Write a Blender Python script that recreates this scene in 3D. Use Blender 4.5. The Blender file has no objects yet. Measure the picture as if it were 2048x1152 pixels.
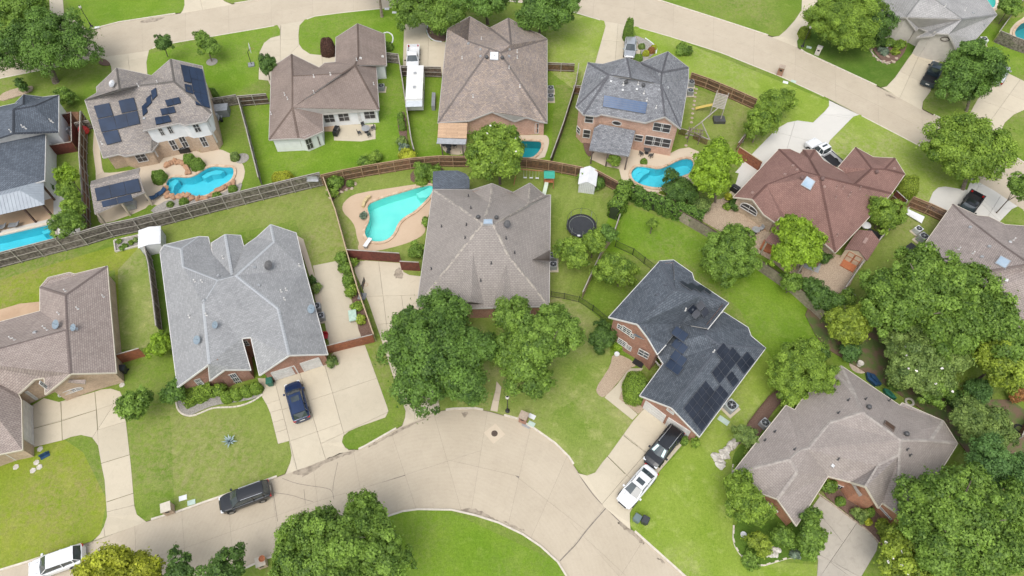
import bpy, bmesh, math, random
import numpy as np
from mathutils import Vector, Matrix
from mathutils.geometry import delaunay_2d_cdt, tessellate_polygon
random.seed(7)
sc = bpy.context.scene
COL = sc.collection
# ---------------------------------------------------------------- camera, light
TILT = math.radians(33.5); CAMH = 68.0; FPX = 1365.0
cd = bpy.data.cameras.new('camera'); cam = bpy.data.objects.new('camera', cd); COL.objects.link(cam)
cam.location = (0, 0, CAMH); cam.rotation_euler = (TILT, 0, 0)
cd.sensor_width = 36; cd.lens = FPX/2048*36; cd.clip_end = 3000; cd.clip_start = 1
sc.camera = cam
w = bpy.data.worlds.new('World'); sc.world = w; w.use_nodes = True
nt = w.node_tree; bg = nt.nodes['Background']
sky = nt.nodes.new('ShaderNodeTexSky'); sky.sky_type = 'NISHITA'; sky.sun_disc = False
SUN_EL, SUN_AZ = math.radians(62), math.radians(200)     # azimuth: direction the light comes from, clockwise from north (+y)
sky.sun_elevation = SUN_EL; sky.sun_rotation = SUN_AZ
sky.air_density = 1.2; sky.dust_density = 3.0; sky.ozone_density = 1.0
hs = nt.nodes.new('ShaderNodeHueSaturation'); hs.inputs['Saturation'].default_value = 0.35   # thin cloud over the blue
nt.links.new(sky.outputs[0], hs.inputs['Color']); nt.links.new(hs.outputs[0], bg.inputs['Color'])
bg.inputs['Strength'].default_value = 0.15
sd = bpy.data.lights.new('sun', 'SUN'); so = bpy.data.objects.new('sun', sd); COL.objects.link(so)
sd.energy = 1.05; sd.angle = math.radians(40); sd.color = (1.0, .95, .87)
dv = Vector((math.sin(SUN_AZ)*math.cos(SUN_EL), math.cos(SUN_AZ)*math.cos(SUN_EL), math.sin(SUN_EL)))
so.rotation_euler = dv.to_track_quat('Z', 'Y').to_euler(); so.location = (0, 0, 120)
sc.view_settings.view_transform = 'Standard'; sc.view_settings.look = 'None'
sc.view_settings.exposure = 0.72; sc.view_settings.gamma = 1; sc.view_settings.use_curve_mapping = False
sc.render.engine = 'CYCLES'
sc.cycles.max_bounces = 6; sc.cycles.transparent_max_bounces = 8; sc.cycles.use_denoising = True
# ---------------------------------------------------------------- photo pixel (2048 wide) -> place
CA, SA = math.cos(TILT), math.sin(TILT)
CAM = Vector((0, 0, CAMH))
def ray(px, py):
    x, y = (px-1024)/FPX, -(py-576)/FPX
    return Vector((x, y*CA+SA, y*SA-CA))
def P(px, py, z=0.0):
    r = ray(px, py); t = (z-CAMH)/r.z
    return CAM + r*t
def MPP(px, py, z=0.0):                      # metres per photo pixel there
    r = ray(px, py); return (z-CAMH)/r.z/FPX
def plane_hit(px, py, p0, n):
    r = ray(px, py); return CAM + r*((p0-CAM).dot(n)/r.dot(n))
# ---------------------------------------------------------------- materials
MATS = {}
def _new(name):
    m = bpy.data.materials.new(name); m.use_nodes = True
    return m, m.node_tree, m.node_tree.nodes['Principled BSDF']
def N(nt, t, **kw):
    n = nt.nodes.new('ShaderNode'+t)
    for k, v in kw.items():
        if k in n.inputs.keys(): n.inputs[k].default_value = v
        else: setattr(n, k, v)
    return n
def mixc(nt, fac, a, b, blend='MIX'):
    m = nt.nodes.new('ShaderNodeMix'); m.data_type = 'RGBA'; m.blend_type = blend
    for i, v in ((0, fac), (6, a), (7, b)):
        if hasattr(v, 'links'): nt.links.new(v, m.inputs[i])
        elif i == 0: m.inputs[0].default_value = v
        else: m.inputs[i].default_value = (*v, 1) if len(v) == 3 else v
    return m.outputs[2]
def ramp(nt, src, lo, hi):
    r = nt.nodes.new('ShaderNodeMapRange'); nt.links.new(src, r.inputs[0])
    r.inputs[1].default_value = lo; r.inputs[2].default_value = hi; return r.outputs[0]
def noise(nt, scale, detail=3, rough=.55, src=None, dist=0):
    n = N(nt, 'TexNoise', Scale=scale, Detail=detail, Roughness=rough, Distortion=dist)
    if src is None: src = nt.nodes.new('ShaderNodeNewGeometry').outputs['Position']
    nt.links.new(src, n.inputs['Vector']); return n.outputs['Fac']
def bumpn(nt, b, src, strength, dist=.05):
    bp = N(nt, 'Bump', Strength=strength, Distance=dist); nt.links.new(src, bp.inputs['Height']); nt.links.new(bp.outputs[0], b.inputs['Normal'])
def M(name, c1, c2=None, sc=4, rough=.8, bump=0, metal=0, rand=0, lo=.35, hi=.65, spec=None, coat=0):
    if name in MATS: return MATS[name]
    m, nt, b = _new(name)
    b.inputs['Roughness'].default_value = rough; b.inputs['Metallic'].default_value = metal
    if spec is not None: b.inputs['Specular IOR Level'].default_value = spec
    if coat: b.inputs['Coat Weight'].default_value = coat; b.inputs['Coat Roughness'].default_value = .05
    if c2 is None: c2 = tuple(c*.85 for c in c1)
    f = noise(nt, sc, 5)
    c = mixc(nt, ramp(nt, f, lo, hi), c1, c2)
    if rand:
        oi = nt.nodes.new('ShaderNodeObjectInfo'); mr = ramp(nt, oi.outputs['Random'], 0, 1)
        mm = nt.nodes.new('ShaderNodeMath'); mm.operation = 'MULTIPLY_ADD'; nt.links.new(mr, mm.inputs[0]); mm.inputs[1].default_value = rand*2; mm.inputs[2].default_value = 1-rand
        cc = nt.nodes.new('ShaderNodeCombineColor'); [nt.links.new(mm.outputs[0], cc.inputs[i]) for i in range(3)]
        c = mixc(nt, 1.0, c, cc.outputs[0], 'MULTIPLY')
    nt.links.new(c, b.inputs['Base Color'])
    if bump: bumpn(nt, b, noise(nt, sc*6, 4), bump)
    MATS[name] = m; return m
def M_grass(name, green, pale, dry, amt=.5, stripe=0, ang=0):
    m, nt, b = _new(name); b.inputs['Roughness'].default_value = .95; b.inputs['Specular IOR Level'].default_value = .15
    f1 = noise(nt, .22, 5, .6); f2 = noise(nt, 1.6, 6, .7, dist=.6); f3 = noise(nt, 9, 5, .75); f4 = noise(nt, .07, 2)
    c = mixc(nt, ramp(nt, f1, .3, .7), green, pale)
    c = mixc(nt, ramp(nt, f2, .5, .78), c, tuple(x*.62+y*.3 for x, y in zip(green, pale)))
    mm = nt.nodes.new('ShaderNodeMath'); mm.operation = 'MULTIPLY'; nt.links.new(ramp(nt, f4, .42, .62), mm.inputs[0]); nt.links.new(ramp(nt, f2, .38, .62), mm.inputs[1])
    m2 = nt.nodes.new('ShaderNodeMath'); m2.operation = 'MULTIPLY'; nt.links.new(mm.outputs[0], m2.inputs[0]); m2.inputs[1].default_value = amt
    c = mixc(nt, m2.outputs[0], c, dry)
    f7 = noise(nt, .55, 6, .72, dist=.4); m7 = nt.nodes.new('ShaderNodeMath'); m7.operation = 'MULTIPLY'; nt.links.new(ramp(nt, f7, .52, .68), m7.inputs[0]); m7.inputs[1].default_value = .3+.4*amt
    c = mixc(nt, m7.outputs[0], c, tuple(p*.75+d*.42 for p, d in zip(pale, dry)))
    if stripe:
        g = nt.nodes.new('ShaderNodeNewGeometry'); mp = N(nt, 'Mapping'); mp.inputs['Rotation'].default_value = (0, 0, ang)
        nt.links.new(g.outputs['Position'], mp.inputs[0]); wv = N(nt, 'TexWave', Scale=.28, Distortion=2.5, Detail=3); wv.inputs['Detail Scale'].default_value = .8
        nt.links.new(mp.outputs[0], wv.inputs['Vector'])
        ms = nt.nodes.new('ShaderNodeMath'); ms.operation = 'MULTIPLY'; nt.links.new(wv.outputs['Fac'], ms.inputs[0]); ms.inputs[1].default_value = stripe
        c = mixc(nt, ms.outputs[0], c, tuple(x*1.5 for x in pale))
    f6 = noise(nt, 3.6, 4, .8)
    c = mixc(nt, ramp(nt, f6, .3, .7), mixc(nt, 1., c, (.80, .82, .76), 'MULTIPLY'), mixc(nt, 1., c, (1.20, 1.16, 1.22), 'MULTIPLY'))
    c = mixc(nt, ramp(nt, f3, .25, .8), mixc(nt, 1., c, (.70, .72, .64), 'MULTIPLY'), mixc(nt, 1., c, (1.26, 1.22, 1.25), 'MULTIPLY'))
    nt.links.new(c, b.inputs['Base Color']); bumpn(nt, b, f3, .5, .08)
    MATS[name] = m; return m
def M_shingle(name, a, c, mort, mott=.5, row=.2, wid=.36, big=.12):
    m, nt, b = _new(name); b.inputs['Roughness'].default_value = .9; b.inputs['Specular IOR Level'].default_value = .25
    uv = nt.nodes.new('ShaderNodeUVMap'); br = N(nt, 'TexBrick'); br.offset = .5
    nt.links.new(uv.outputs[0], br.inputs['Vector'])
    br.inputs['Color1'].default_value = (*a, 1); br.inputs['Color2'].default_value = (*c, 1); br.inputs['Mortar'].default_value = (*mort, 1)
    br.inputs['Scale'].default_value = 1; br.inputs['Mortar Size'].default_value = .018; br.inputs['Mortar Smooth'].default_value = .4
    br.inputs['Bias'].default_value = 0; br.inputs['Brick Width'].default_value = wid; br.inputs['Row Height'].default_value = row
    f = noise(nt, .35, 4, .6); f2 = noise(nt, 6, 5, .75)
    col = mixc(nt, ramp(nt, f, .3, .7), mixc(nt, 1, br.outputs['Color'], (1-big,)*3, 'MULTIPLY'), mixc(nt, 1, br.outputs['Color'], (1+big,)*3, 'MULTIPLY'))
    col = mixc(nt, ramp(nt, f2, .3, .7), mixc(nt, 1, col, (1-mott*.35,)*3, 'MULTIPLY'), mixc(nt, 1, col, (1+mott*.35,)*3, 'MULTIPLY'))
    # weather streaks running down the slope
    mp = N(nt, 'Mapping'); mp.inputs['Scale'].default_value = (1.1, .09, 1); nt.links.new(uv.outputs[0], mp.inputs[0])
    st = noise(nt, 1.3, 4, .6, src=mp.outputs[0])
    col = mixc(nt, ramp(nt, st, .5, .8), col, mixc(nt, 1, col, (.86, .86, .87), 'MULTIPLY'))
    nt.links.new(col, b.inputs['Base Color']); bumpn(nt, b, br.outputs['Fac'], .35, -.03)
    MATS[name] = m; return m
def M_brick(name, a, c, mort, row=.075, wid=.22, big=.15):
    m, nt, b = _new(name); b.inputs['Roughness'].default_value = .9
    uv = nt.nodes.new('ShaderNodeUVMap'); br = N(nt, 'TexBrick'); nt.links.new(uv.outputs[0], br.inputs['Vector'])
    br.inputs['Color1'].default_value = (*a, 1); br.inputs['Color2'].default_value = (*c, 1); br.inputs['Mortar'].default_value = (*mort, 1)
    br.inputs['Scale'].default_value = 1; br.inputs['Mortar Size'].default_value = .01; br.inputs['Brick Width'].default_value = wid; br.inputs['Row Height'].default_value = row
    f = noise(nt, .8, 4); f2 = noise(nt, 5, 4, .7)
    col = mixc(nt, ramp(nt, f, .3, .7), mixc(nt, 1, br.outputs['Color'], (1-big,)*3, 'MULTIPLY'), mixc(nt, 1, br.outputs['Color'], (1+big,)*3, 'MULTIPLY'))
    col = mixc(nt, ramp(nt, f2, .3, .7), mixc(nt, 1, col, (.82,)*3, 'MULTIPLY'), mixc(nt, 1, col, (1.15,)*3, 'MULTIPLY'))
    nt.links.new(col, b.inputs['Base Color']); bumpn(nt, b, br.outputs['Fac'], .3, -.02)
    MATS[name] = m; return m
def M_conc(name, c1, c2, stain=(.22, .19, .16), amt=.35, rand=.05, rings=False):
    m, nt, b = _new(name); b.inputs['Roughness'].default_value = .9; b.inputs['Specular IOR Level'].default_value = .3
    f1 = noise(nt, .25, 5, .65); f2 = noise(nt, 1.1, 8, .72, dist=1.2); f3 = noise(nt, 14, 4, .7); f5 = noise(nt, .13, 5, .7, dist=.8)
    c = mixc(nt, ramp(nt, f1, .3, .7), c1, c2)
    mm = nt.nodes.new('ShaderNodeMath'); mm.operation = 'MULTIPLY'; nt.links.new(ramp(nt, f2, .5, .85), mm.inputs[0]); mm.inputs[1].default_value = amt
    c = mixc(nt, mm.outputs[0], c, stain)
    m4 = nt.nodes.new('ShaderNodeMath'); m4.operation = 'MULTIPLY'; nt.links.new(ramp(nt, f5, .55, .75), m4.inputs[0]); m4.inputs[1].default_value = amt*.5
    c = mixc(nt, m4.outputs[0], c, tuple(x*.8 for x in c1))
    c = mixc(nt, ramp(nt, f3, .25, .75), mixc(nt, 1., c, (.93,)*3, 'MULTIPLY'), mixc(nt, 1., c, (1.06,)*3, 'MULTIPLY'))
    if rings:                                # broom marks following the bend
        g = nt.nodes.new('ShaderNodeNewGeometry'); mp = N(nt, 'Mapping'); o = P(880, 1210); mp.inputs['Location'].default_value = (-o.x, -o.y, 0); nt.links.new(g.outputs['Position'], mp.inputs[0])
        wv = N(nt, 'TexWave', Scale=.8, Distortion=7.0, Detail=4); wv.wave_type = 'RINGS'; wv.rings_direction = 'Z'; wv.inputs['Detail Scale'].default_value = .35; nt.links.new(mp.outputs[0], wv.inputs['Vector'])
        c = mixc(nt, ramp(nt, wv.outputs['Fac'], 0, 1), mixc(nt, 1., c, (.988, .987, .985), 'MULTIPLY'), mixc(nt, 1., c, (1.01, 1.01, 1.01), 'MULTIPLY'))
    oi = nt.nodes.new('ShaderNodeObjectInfo'); r = nt.nodes.new('ShaderNodeMapRange'); nt.links.new(oi.outputs['Random'], r.inputs[0]); r.inputs[3].default_value = 1-rand; r.inputs[4].default_value = 1+rand
    cc = nt.nodes.new('ShaderNodeCombineColor'); [nt.links.new(r.outputs[0], cc.inputs[i]) for i in range(3)]
    c = mixc(nt, 1., c, cc.outputs[0], 'MULTIPLY')
    nt.links.new(c, b.inputs['Base Color']); bumpn(nt, b, f3, .15, .01)
    MATS[name] = m; return m
def M_leaf(name, dark, light, trans=.25):
    m, nt, b = _new(name); b.inputs['Roughness'].default_value = .55; b.inputs['Specular IOR Level'].default_value = .3
    at = nt.nodes.new('ShaderNodeAttribute'); at.attribute_name = 'tint'
    c = mixc(nt, at.outputs['Fac'], dark, light); nt.links.new(c, b.inputs['Base Color'])
    tr = N(nt, 'BsdfTranslucent'); nt.links.new(mixc(nt, 1, c, (1.3, 1.5, .7), 'MULTIPLY'), tr.inputs['Color'])
    mx = nt.nodes.new('ShaderNodeMixShader'); mx.inputs[0].default_value = trans
    out = nt.nodes['Material Output']; nt.links.new(b.outputs[0], mx.inputs[1]); nt.links.new(tr.outputs[0], mx.inputs[2]); nt.links.new(mx.outputs[0], out.inputs[0])
    MATS[name] = m; return m
def M_water(name, tint):
    m, nt, b = _new(name); nt.nodes.remove(b); out = nt.nodes['Material Output']
    g = N(nt, 'BsdfGlossy', Roughness=.05); t = N(nt, 'BsdfTransparent'); t.inputs[0].default_value = (*tint, 1)
    fr = N(nt, 'Fresnel', IOR=1.33); f = noise(nt, 2.2, 4, .6, dist=.5)
    bp = N(nt, 'Bump', Strength=.25, Distance=.05); nt.links.new(f, bp.inputs['Height']); nt.links.new(bp.outputs[0], g.inputs['Normal']); nt.links.new(bp.outputs[0], fr.inputs['Normal'])
    mx = nt.nodes.new('ShaderNodeMixShader'); nt.links.new(fr.outputs[0], mx.inputs[0]); nt.links.new(t.outputs[0], mx.inputs[1]); nt.links.new(g.outputs[0], mx.inputs[2]); nt.links.new(mx.outputs[0], out.inputs[0])
    MATS[name] = m; return m
# ---------------------------------------------------------------- mesh helpers
def origin_of(o):
    v = Vector((0, 0, 0))
    while o is not None: v += o.location; o = o.parent
    return v
def tag(o, label=None, cat=None, group=None, kind=None):
    for k, v in (('label', label), ('category', cat), ('group', group), ('kind', kind)):
        if v: o[k] = v
    return o
def link(name, me, parent=None):
    o = bpy.data.objects.new(name, me); COL.objects.link(o)
    if parent is not None: o.parent = parent
    return o
def empty(name, loc, label=None, cat=None, group=None, rz=0):
    o = bpy.data.objects.new(name, None); o.empty_display_size = .3; COL.objects.link(o)
    o.location = loc; o.rotation_euler = (0, 0, rz); tag(o, label, cat, group); return o
class MB:
    def __init__(s): s.v = []; s.f = []; s.m = []; s.uv = []
    def face(s, pts, mi=0, uv=None):
        i = len(s.v); s.v += [tuple(p) for p in pts]; s.f.append(tuple(range(i, i+len(pts)))); s.m.append(mi)
        s.uv += [tuple(u) for u in uv] if uv else [(0, 0)]*len(pts)
    def quadbox(s, c, mi=0):                 # 8 corners: bottom 0-3 ccw, top 4-7
        for f in ((3, 2, 1, 0), (4, 5, 6, 7), (0, 1, 5, 4), (1, 2, 6, 5), (2, 3, 7, 6), (3, 0, 4, 7)):
            s.face([c[k] for k in f], mi)
    def box(s, x0, x1, y0, y1, z0, z1, mi=0):
        s.quadbox([(x0, y0, z0), (x1, y0, z0), (x1, y1, z0), (x0, y1, z0), (x0, y0, z1), (x1, y0, z1), (x1, y1, z1), (x0, y1, z1)], mi)
    def bar(s, a, b, wd, hg=None, mi=0, up=Vector((0, 0, 1))):   # bar from a to b
        a, b = Vector(a), Vector(b); hg = wd if hg is None else hg
        d = (b-a); 
        if d.length < 1e-5: return
        d.normalize(); sd = d.cross(up)
        if sd.length < 1e-3: sd = d.cross(Vector((0, 1, 0)))
        sd.normalize(); u = sd.cross(d).normalized(); sd *= wd/2; u *= hg/2
        s.quadbox([a-sd-u, a+sd-u, b+sd-u, b-sd-u, a-sd+u, a+sd+u, b+sd+u, b-sd+u], mi)
    def tube(s, pts, rad, n=8, mi=0, cap=True):
        rings = []
        for k, p in enumerate(pts):
            p = Vector(p); q0 = Vector(pts[max(k-1, 0)]); q1 = Vector(pts[min(k+1, len(pts)-1)]); d = (q1-q0).normalized()
            x = d.cross(Vector((0, 0, 1)));  x = Vector((1, 0, 0)) if x.length < .1 else x.normalized(); y = d.cross(x)
            r = rad[k] if hasattr(rad, '__len__') else rad
            rings.append([p+(x*math.cos(t)+y*math.sin(t))*r for t in [2*math.pi*j/n for j in range(n)]])
        for k in range(len(rings)-1):
            for j in range(n): s.face([rings[k][j], rings[k+1][j], rings[k+1][(j+1) % n], rings[k][(j+1) % n]], mi)
        if cap: s.face(rings[0], mi); s.face(rings[-1][::-1], mi)
    def lathe(s, c, prof, n=12, mi=0):       # prof: (r, z)
        c = Vector(c); R = [[c+Vector((r*math.cos(2*math.pi*j/n), r*math.sin(2*math.pi*j/n), z)) for j in range(n)] for r, z in prof]
        for k in range(len(R)-1):
            for j in range(n):
                s.face([R[k][j], R[k][(j+1) % n], R[k+1][(j+1) % n], R[k+1][j]], mi)
        s.face(R[-1], mi)
    def prism(s, pts, z0, z1, mi=0, side=None):  # ccw list of 2d points
        pts = ccw(pts); z1f = z1 if callable(z1) else (lambda p: z1)
        tri = tessellate_polygon([[Vector((p[0], p[1], 0)) for p in pts]])
        for t in tri:
            q = [pts[k] for k in t]
            if area2(q) < 0: q = q[::-1]
            s.face([(p[0], p[1], z1f(p)) for p in q], mi, [(p[0], p[1]) for p in q])
        n = len(pts)
        for k in range(n):
            a, b = pts[k], pts[(k+1) % n]
            s.face([(a[0], a[1], z0), (b[0], b[1], z0), (b[0], b[1], z1f(b)), (a[0], a[1], z1f(a))], mi if side is None else side)
    def build(s, name, mats, parent=None, world=False, label=None, cat=None, group=None, kind=None, smooth=False):
        me = bpy.data.meshes.new(name); vs = s.v
        if world and parent is not None:
            o = origin_of(parent); vs = [(v[0]-o.x, v[1]-o.y, v[2]-o.z) for v in vs]
        me.from_pydata(vs, [], s.f)
        for m in (mats if isinstance(mats, (list, tuple)) else [mats]): me.materials.append(m)
        me.polygons.foreach_set('material_index', s.m)
        uvl = me.uv_layers.new(name='UVMap'); uvl.data.foreach_set('uv', [c for u in s.uv for c in u])
        if smooth: me.polygons.foreach_set('use_smooth', [True]*len(s.f))
        me.update(); return tag(link(name, me, parent), label, cat, group, kind)
def area2(p): return sum(p[i][0]*p[(i+1) % len(p)][1]-p[(i+1) % len(p)][0]*p[i][1] for i in range(len(p)))/2
def ccw(p): return list(p) if area2(p) > 0 else list(p)[::-1]
def offset_poly(pts, d):                     # d > 0 shrinks
    rev = area2(pts) < 0; q = [Vector(p[:2]) for p in (pts[::-1] if rev else pts)]; out = []
    n = len(q)
    for i in range(n):
        a, b, c = q[i-1], q[i], q[(i+1) % n]
        e1 = (b-a).normalized() if (b-a).length > 1e-6 else Vector((1, 0)); e2 = (c-b).normalized() if (c-b).length > 1e-6 else e1
        n1 = Vector((-e1.y, e1.x)); n2 = Vector((-e2.y, e2.x)); m = n1+n2
        if m.length < .2: m = n1
        else: m = m/m.length_squared*2
        if m.length > 2.5: m = m.normalized()*2.5
        out.append(b+m*d)
    return out[::-1] if rev else out
def inpoly(x, y, poly):
    c = False; n = len(poly)
    for i in range(n):
        (x1, y1), (x2, y2) = poly[i][:2], poly[(i+1) % n][:2]
        if (y1 > y) != (y2 > y) and x < (x2-x1)*(y-y1)/(y2-y1)+x1: c = not c
    return c
def smooth_poly(pts, it=2, closed=True):
    for _ in range(it):
        o = []; n = len(pts)
        for i in range(n if closed else n-1):
            a, b = pts[i], pts[(i+1) % n]
            o += [(a[0]*.75+b[0]*.25, a[1]*.75+b[1]*.25), (a[0]*.25+b[0]*.75, a[1]*.25+b[1]*.75)]
        pts = o if closed else [pts[0]]+o+[pts[-1]]
    return pts
def W2(pts, z=0): return [tuple(P(p[0], p[1], z)[:2]) for p in pts]
# ================================================================ GROUND
G1 = M_grass('grass_mid', (0.108, 0.190, 0.020), (0.165, 0.240, 0.036), (.27, .25, .12), .6)
G2 = M_grass('grass_vivid', (0.108, 0.212, 0.014), (0.165, 0.262, 0.027), (.24, .25, .10), .45)
G3 = M_grass('grass_lime', (0.165, 0.262, 0.026), (0.235, 0.315, 0.055), (.34, .33, .17), .75)
G4 = M_grass('grass_olive', (0.138, 0.205, 0.032), (0.195, 0.250, 0.056), (.30, .27, .14), .6, .10, .35)
G5 = M_grass('grass_dry', (0.135, 0.215, 0.030), (0.235, 0.285, 0.078), (.38, .33, .19), 1., .06, -1.1)
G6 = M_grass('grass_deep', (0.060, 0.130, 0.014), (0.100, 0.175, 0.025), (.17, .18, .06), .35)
G7 = M_grass('grass_yellowish', (0.160, 0.235, 0.019), (0.225, 0.275, 0.033), (.27, .235, .10), .7)
DIRT = M('dirt', (.16, .12, .085), (.10, .075, .05), 3, .95)
ROADM = M_conc('road_concrete', (.405, .347, .265), (.452, .392, .305), (.25, .21, .165), .3, .02, rings=True)
JOINT = M('joint_filler', (.20, .175, .15), (.14, .12, .10), 3, .95)
CONC = M_conc('driveway_concrete', (.455, .40, .305), (.505, .448, .345), (.26, .23, .19), .3)
CONCW = M_conc('new_concrete', (.50, .485, .45), (.55, .53, .49), (.40, .38, .35), .15)
CONCG = M_conc('weathered_concrete', (.34, .31, .265), (.44, .40, .34), (.18, .165, .14), .6)
TAN = M_conc('tan_pool_deck', (.47, .35, .245), (.52, .395, .28), (.36, .25, .16), .3)
TANP = M_conc('pale_pool_deck', (.49, .41, .31), (.54, .46, .355), (.42, .34, .25), .3)
PAVT = M_conc('tan_flagstone', (.52, .38, .26), (.42, .29, .19), (.3, .2, .13), .5)
KERB = M('kerb_concrete', (.58, .53, .45), (.48, .43, .36), 2.5, .9)
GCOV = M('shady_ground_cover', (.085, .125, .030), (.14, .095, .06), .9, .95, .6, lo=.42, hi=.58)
MULCH = M('mulch', (.11, .062, .045), (.17, .11, .085), 9, .95, .5)
GRAVEL = M('gravel', (.50, .40, .29), (.30, .22, .16), 14, .95, .8, lo=.42, hi=.58)
GRAVELG = M('grey_gravel', (.22, .20, .18), (.36, .34, .31), 14, .95, .8, lo=.42, hi=.58)

ROAD_TOP = [(-90,180),(0,156),(100,136),(195,116),(293,103),(315,91),(372,81),(520,56),(605,41),(629,32),(683,25),(795,13),(900,3),(1000,0),(1080,8),(1151,25),(1209,42),(1269,52),(1342,73),(1443,105),(1565,154),(1639,188),(1714,226),(1853,298),(1944,357),(2048,420),(2130,475),
 (2130,375),(2048,325),(2015,305),(1950,268),(1877,234),(1762,175),(1663,129),(1609,104),(1594,93),(1545,73),(1450,42),(1318,0),(1250,-20),(1100,-40),(900,-45),(700,-30),(460,8),(369,24),(237,44),(172,61),(100,76),(0,98),(-90,118)]
ROAD_BOT = [(-90,1168),(0,1141),(56,1124),(162,1089),(190,1081),(284,1045),(355,1024),(440,994),(524,964),(583,943),(697,899),(717,899),(730,893),(805,850),(860,828),(876,822),(907,818),(951,817),(981,823),(1035,838),(1069,858),(1110,887),(1137,914),(1156,943),(1211,1014),(1259,1056),(1269,1063),(1367,1151),(1440,1215),
 (1200,1225),(1134,1151),(1117,1123),(1083,1092),(1046,1067),(998,1044),(951,1029),(903,1018),(835,1017),(805,1021),(768,1033),(650,1078),(531,1116),(494,1133),(400,1165),(250,1215),(-90,1300)]
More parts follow.
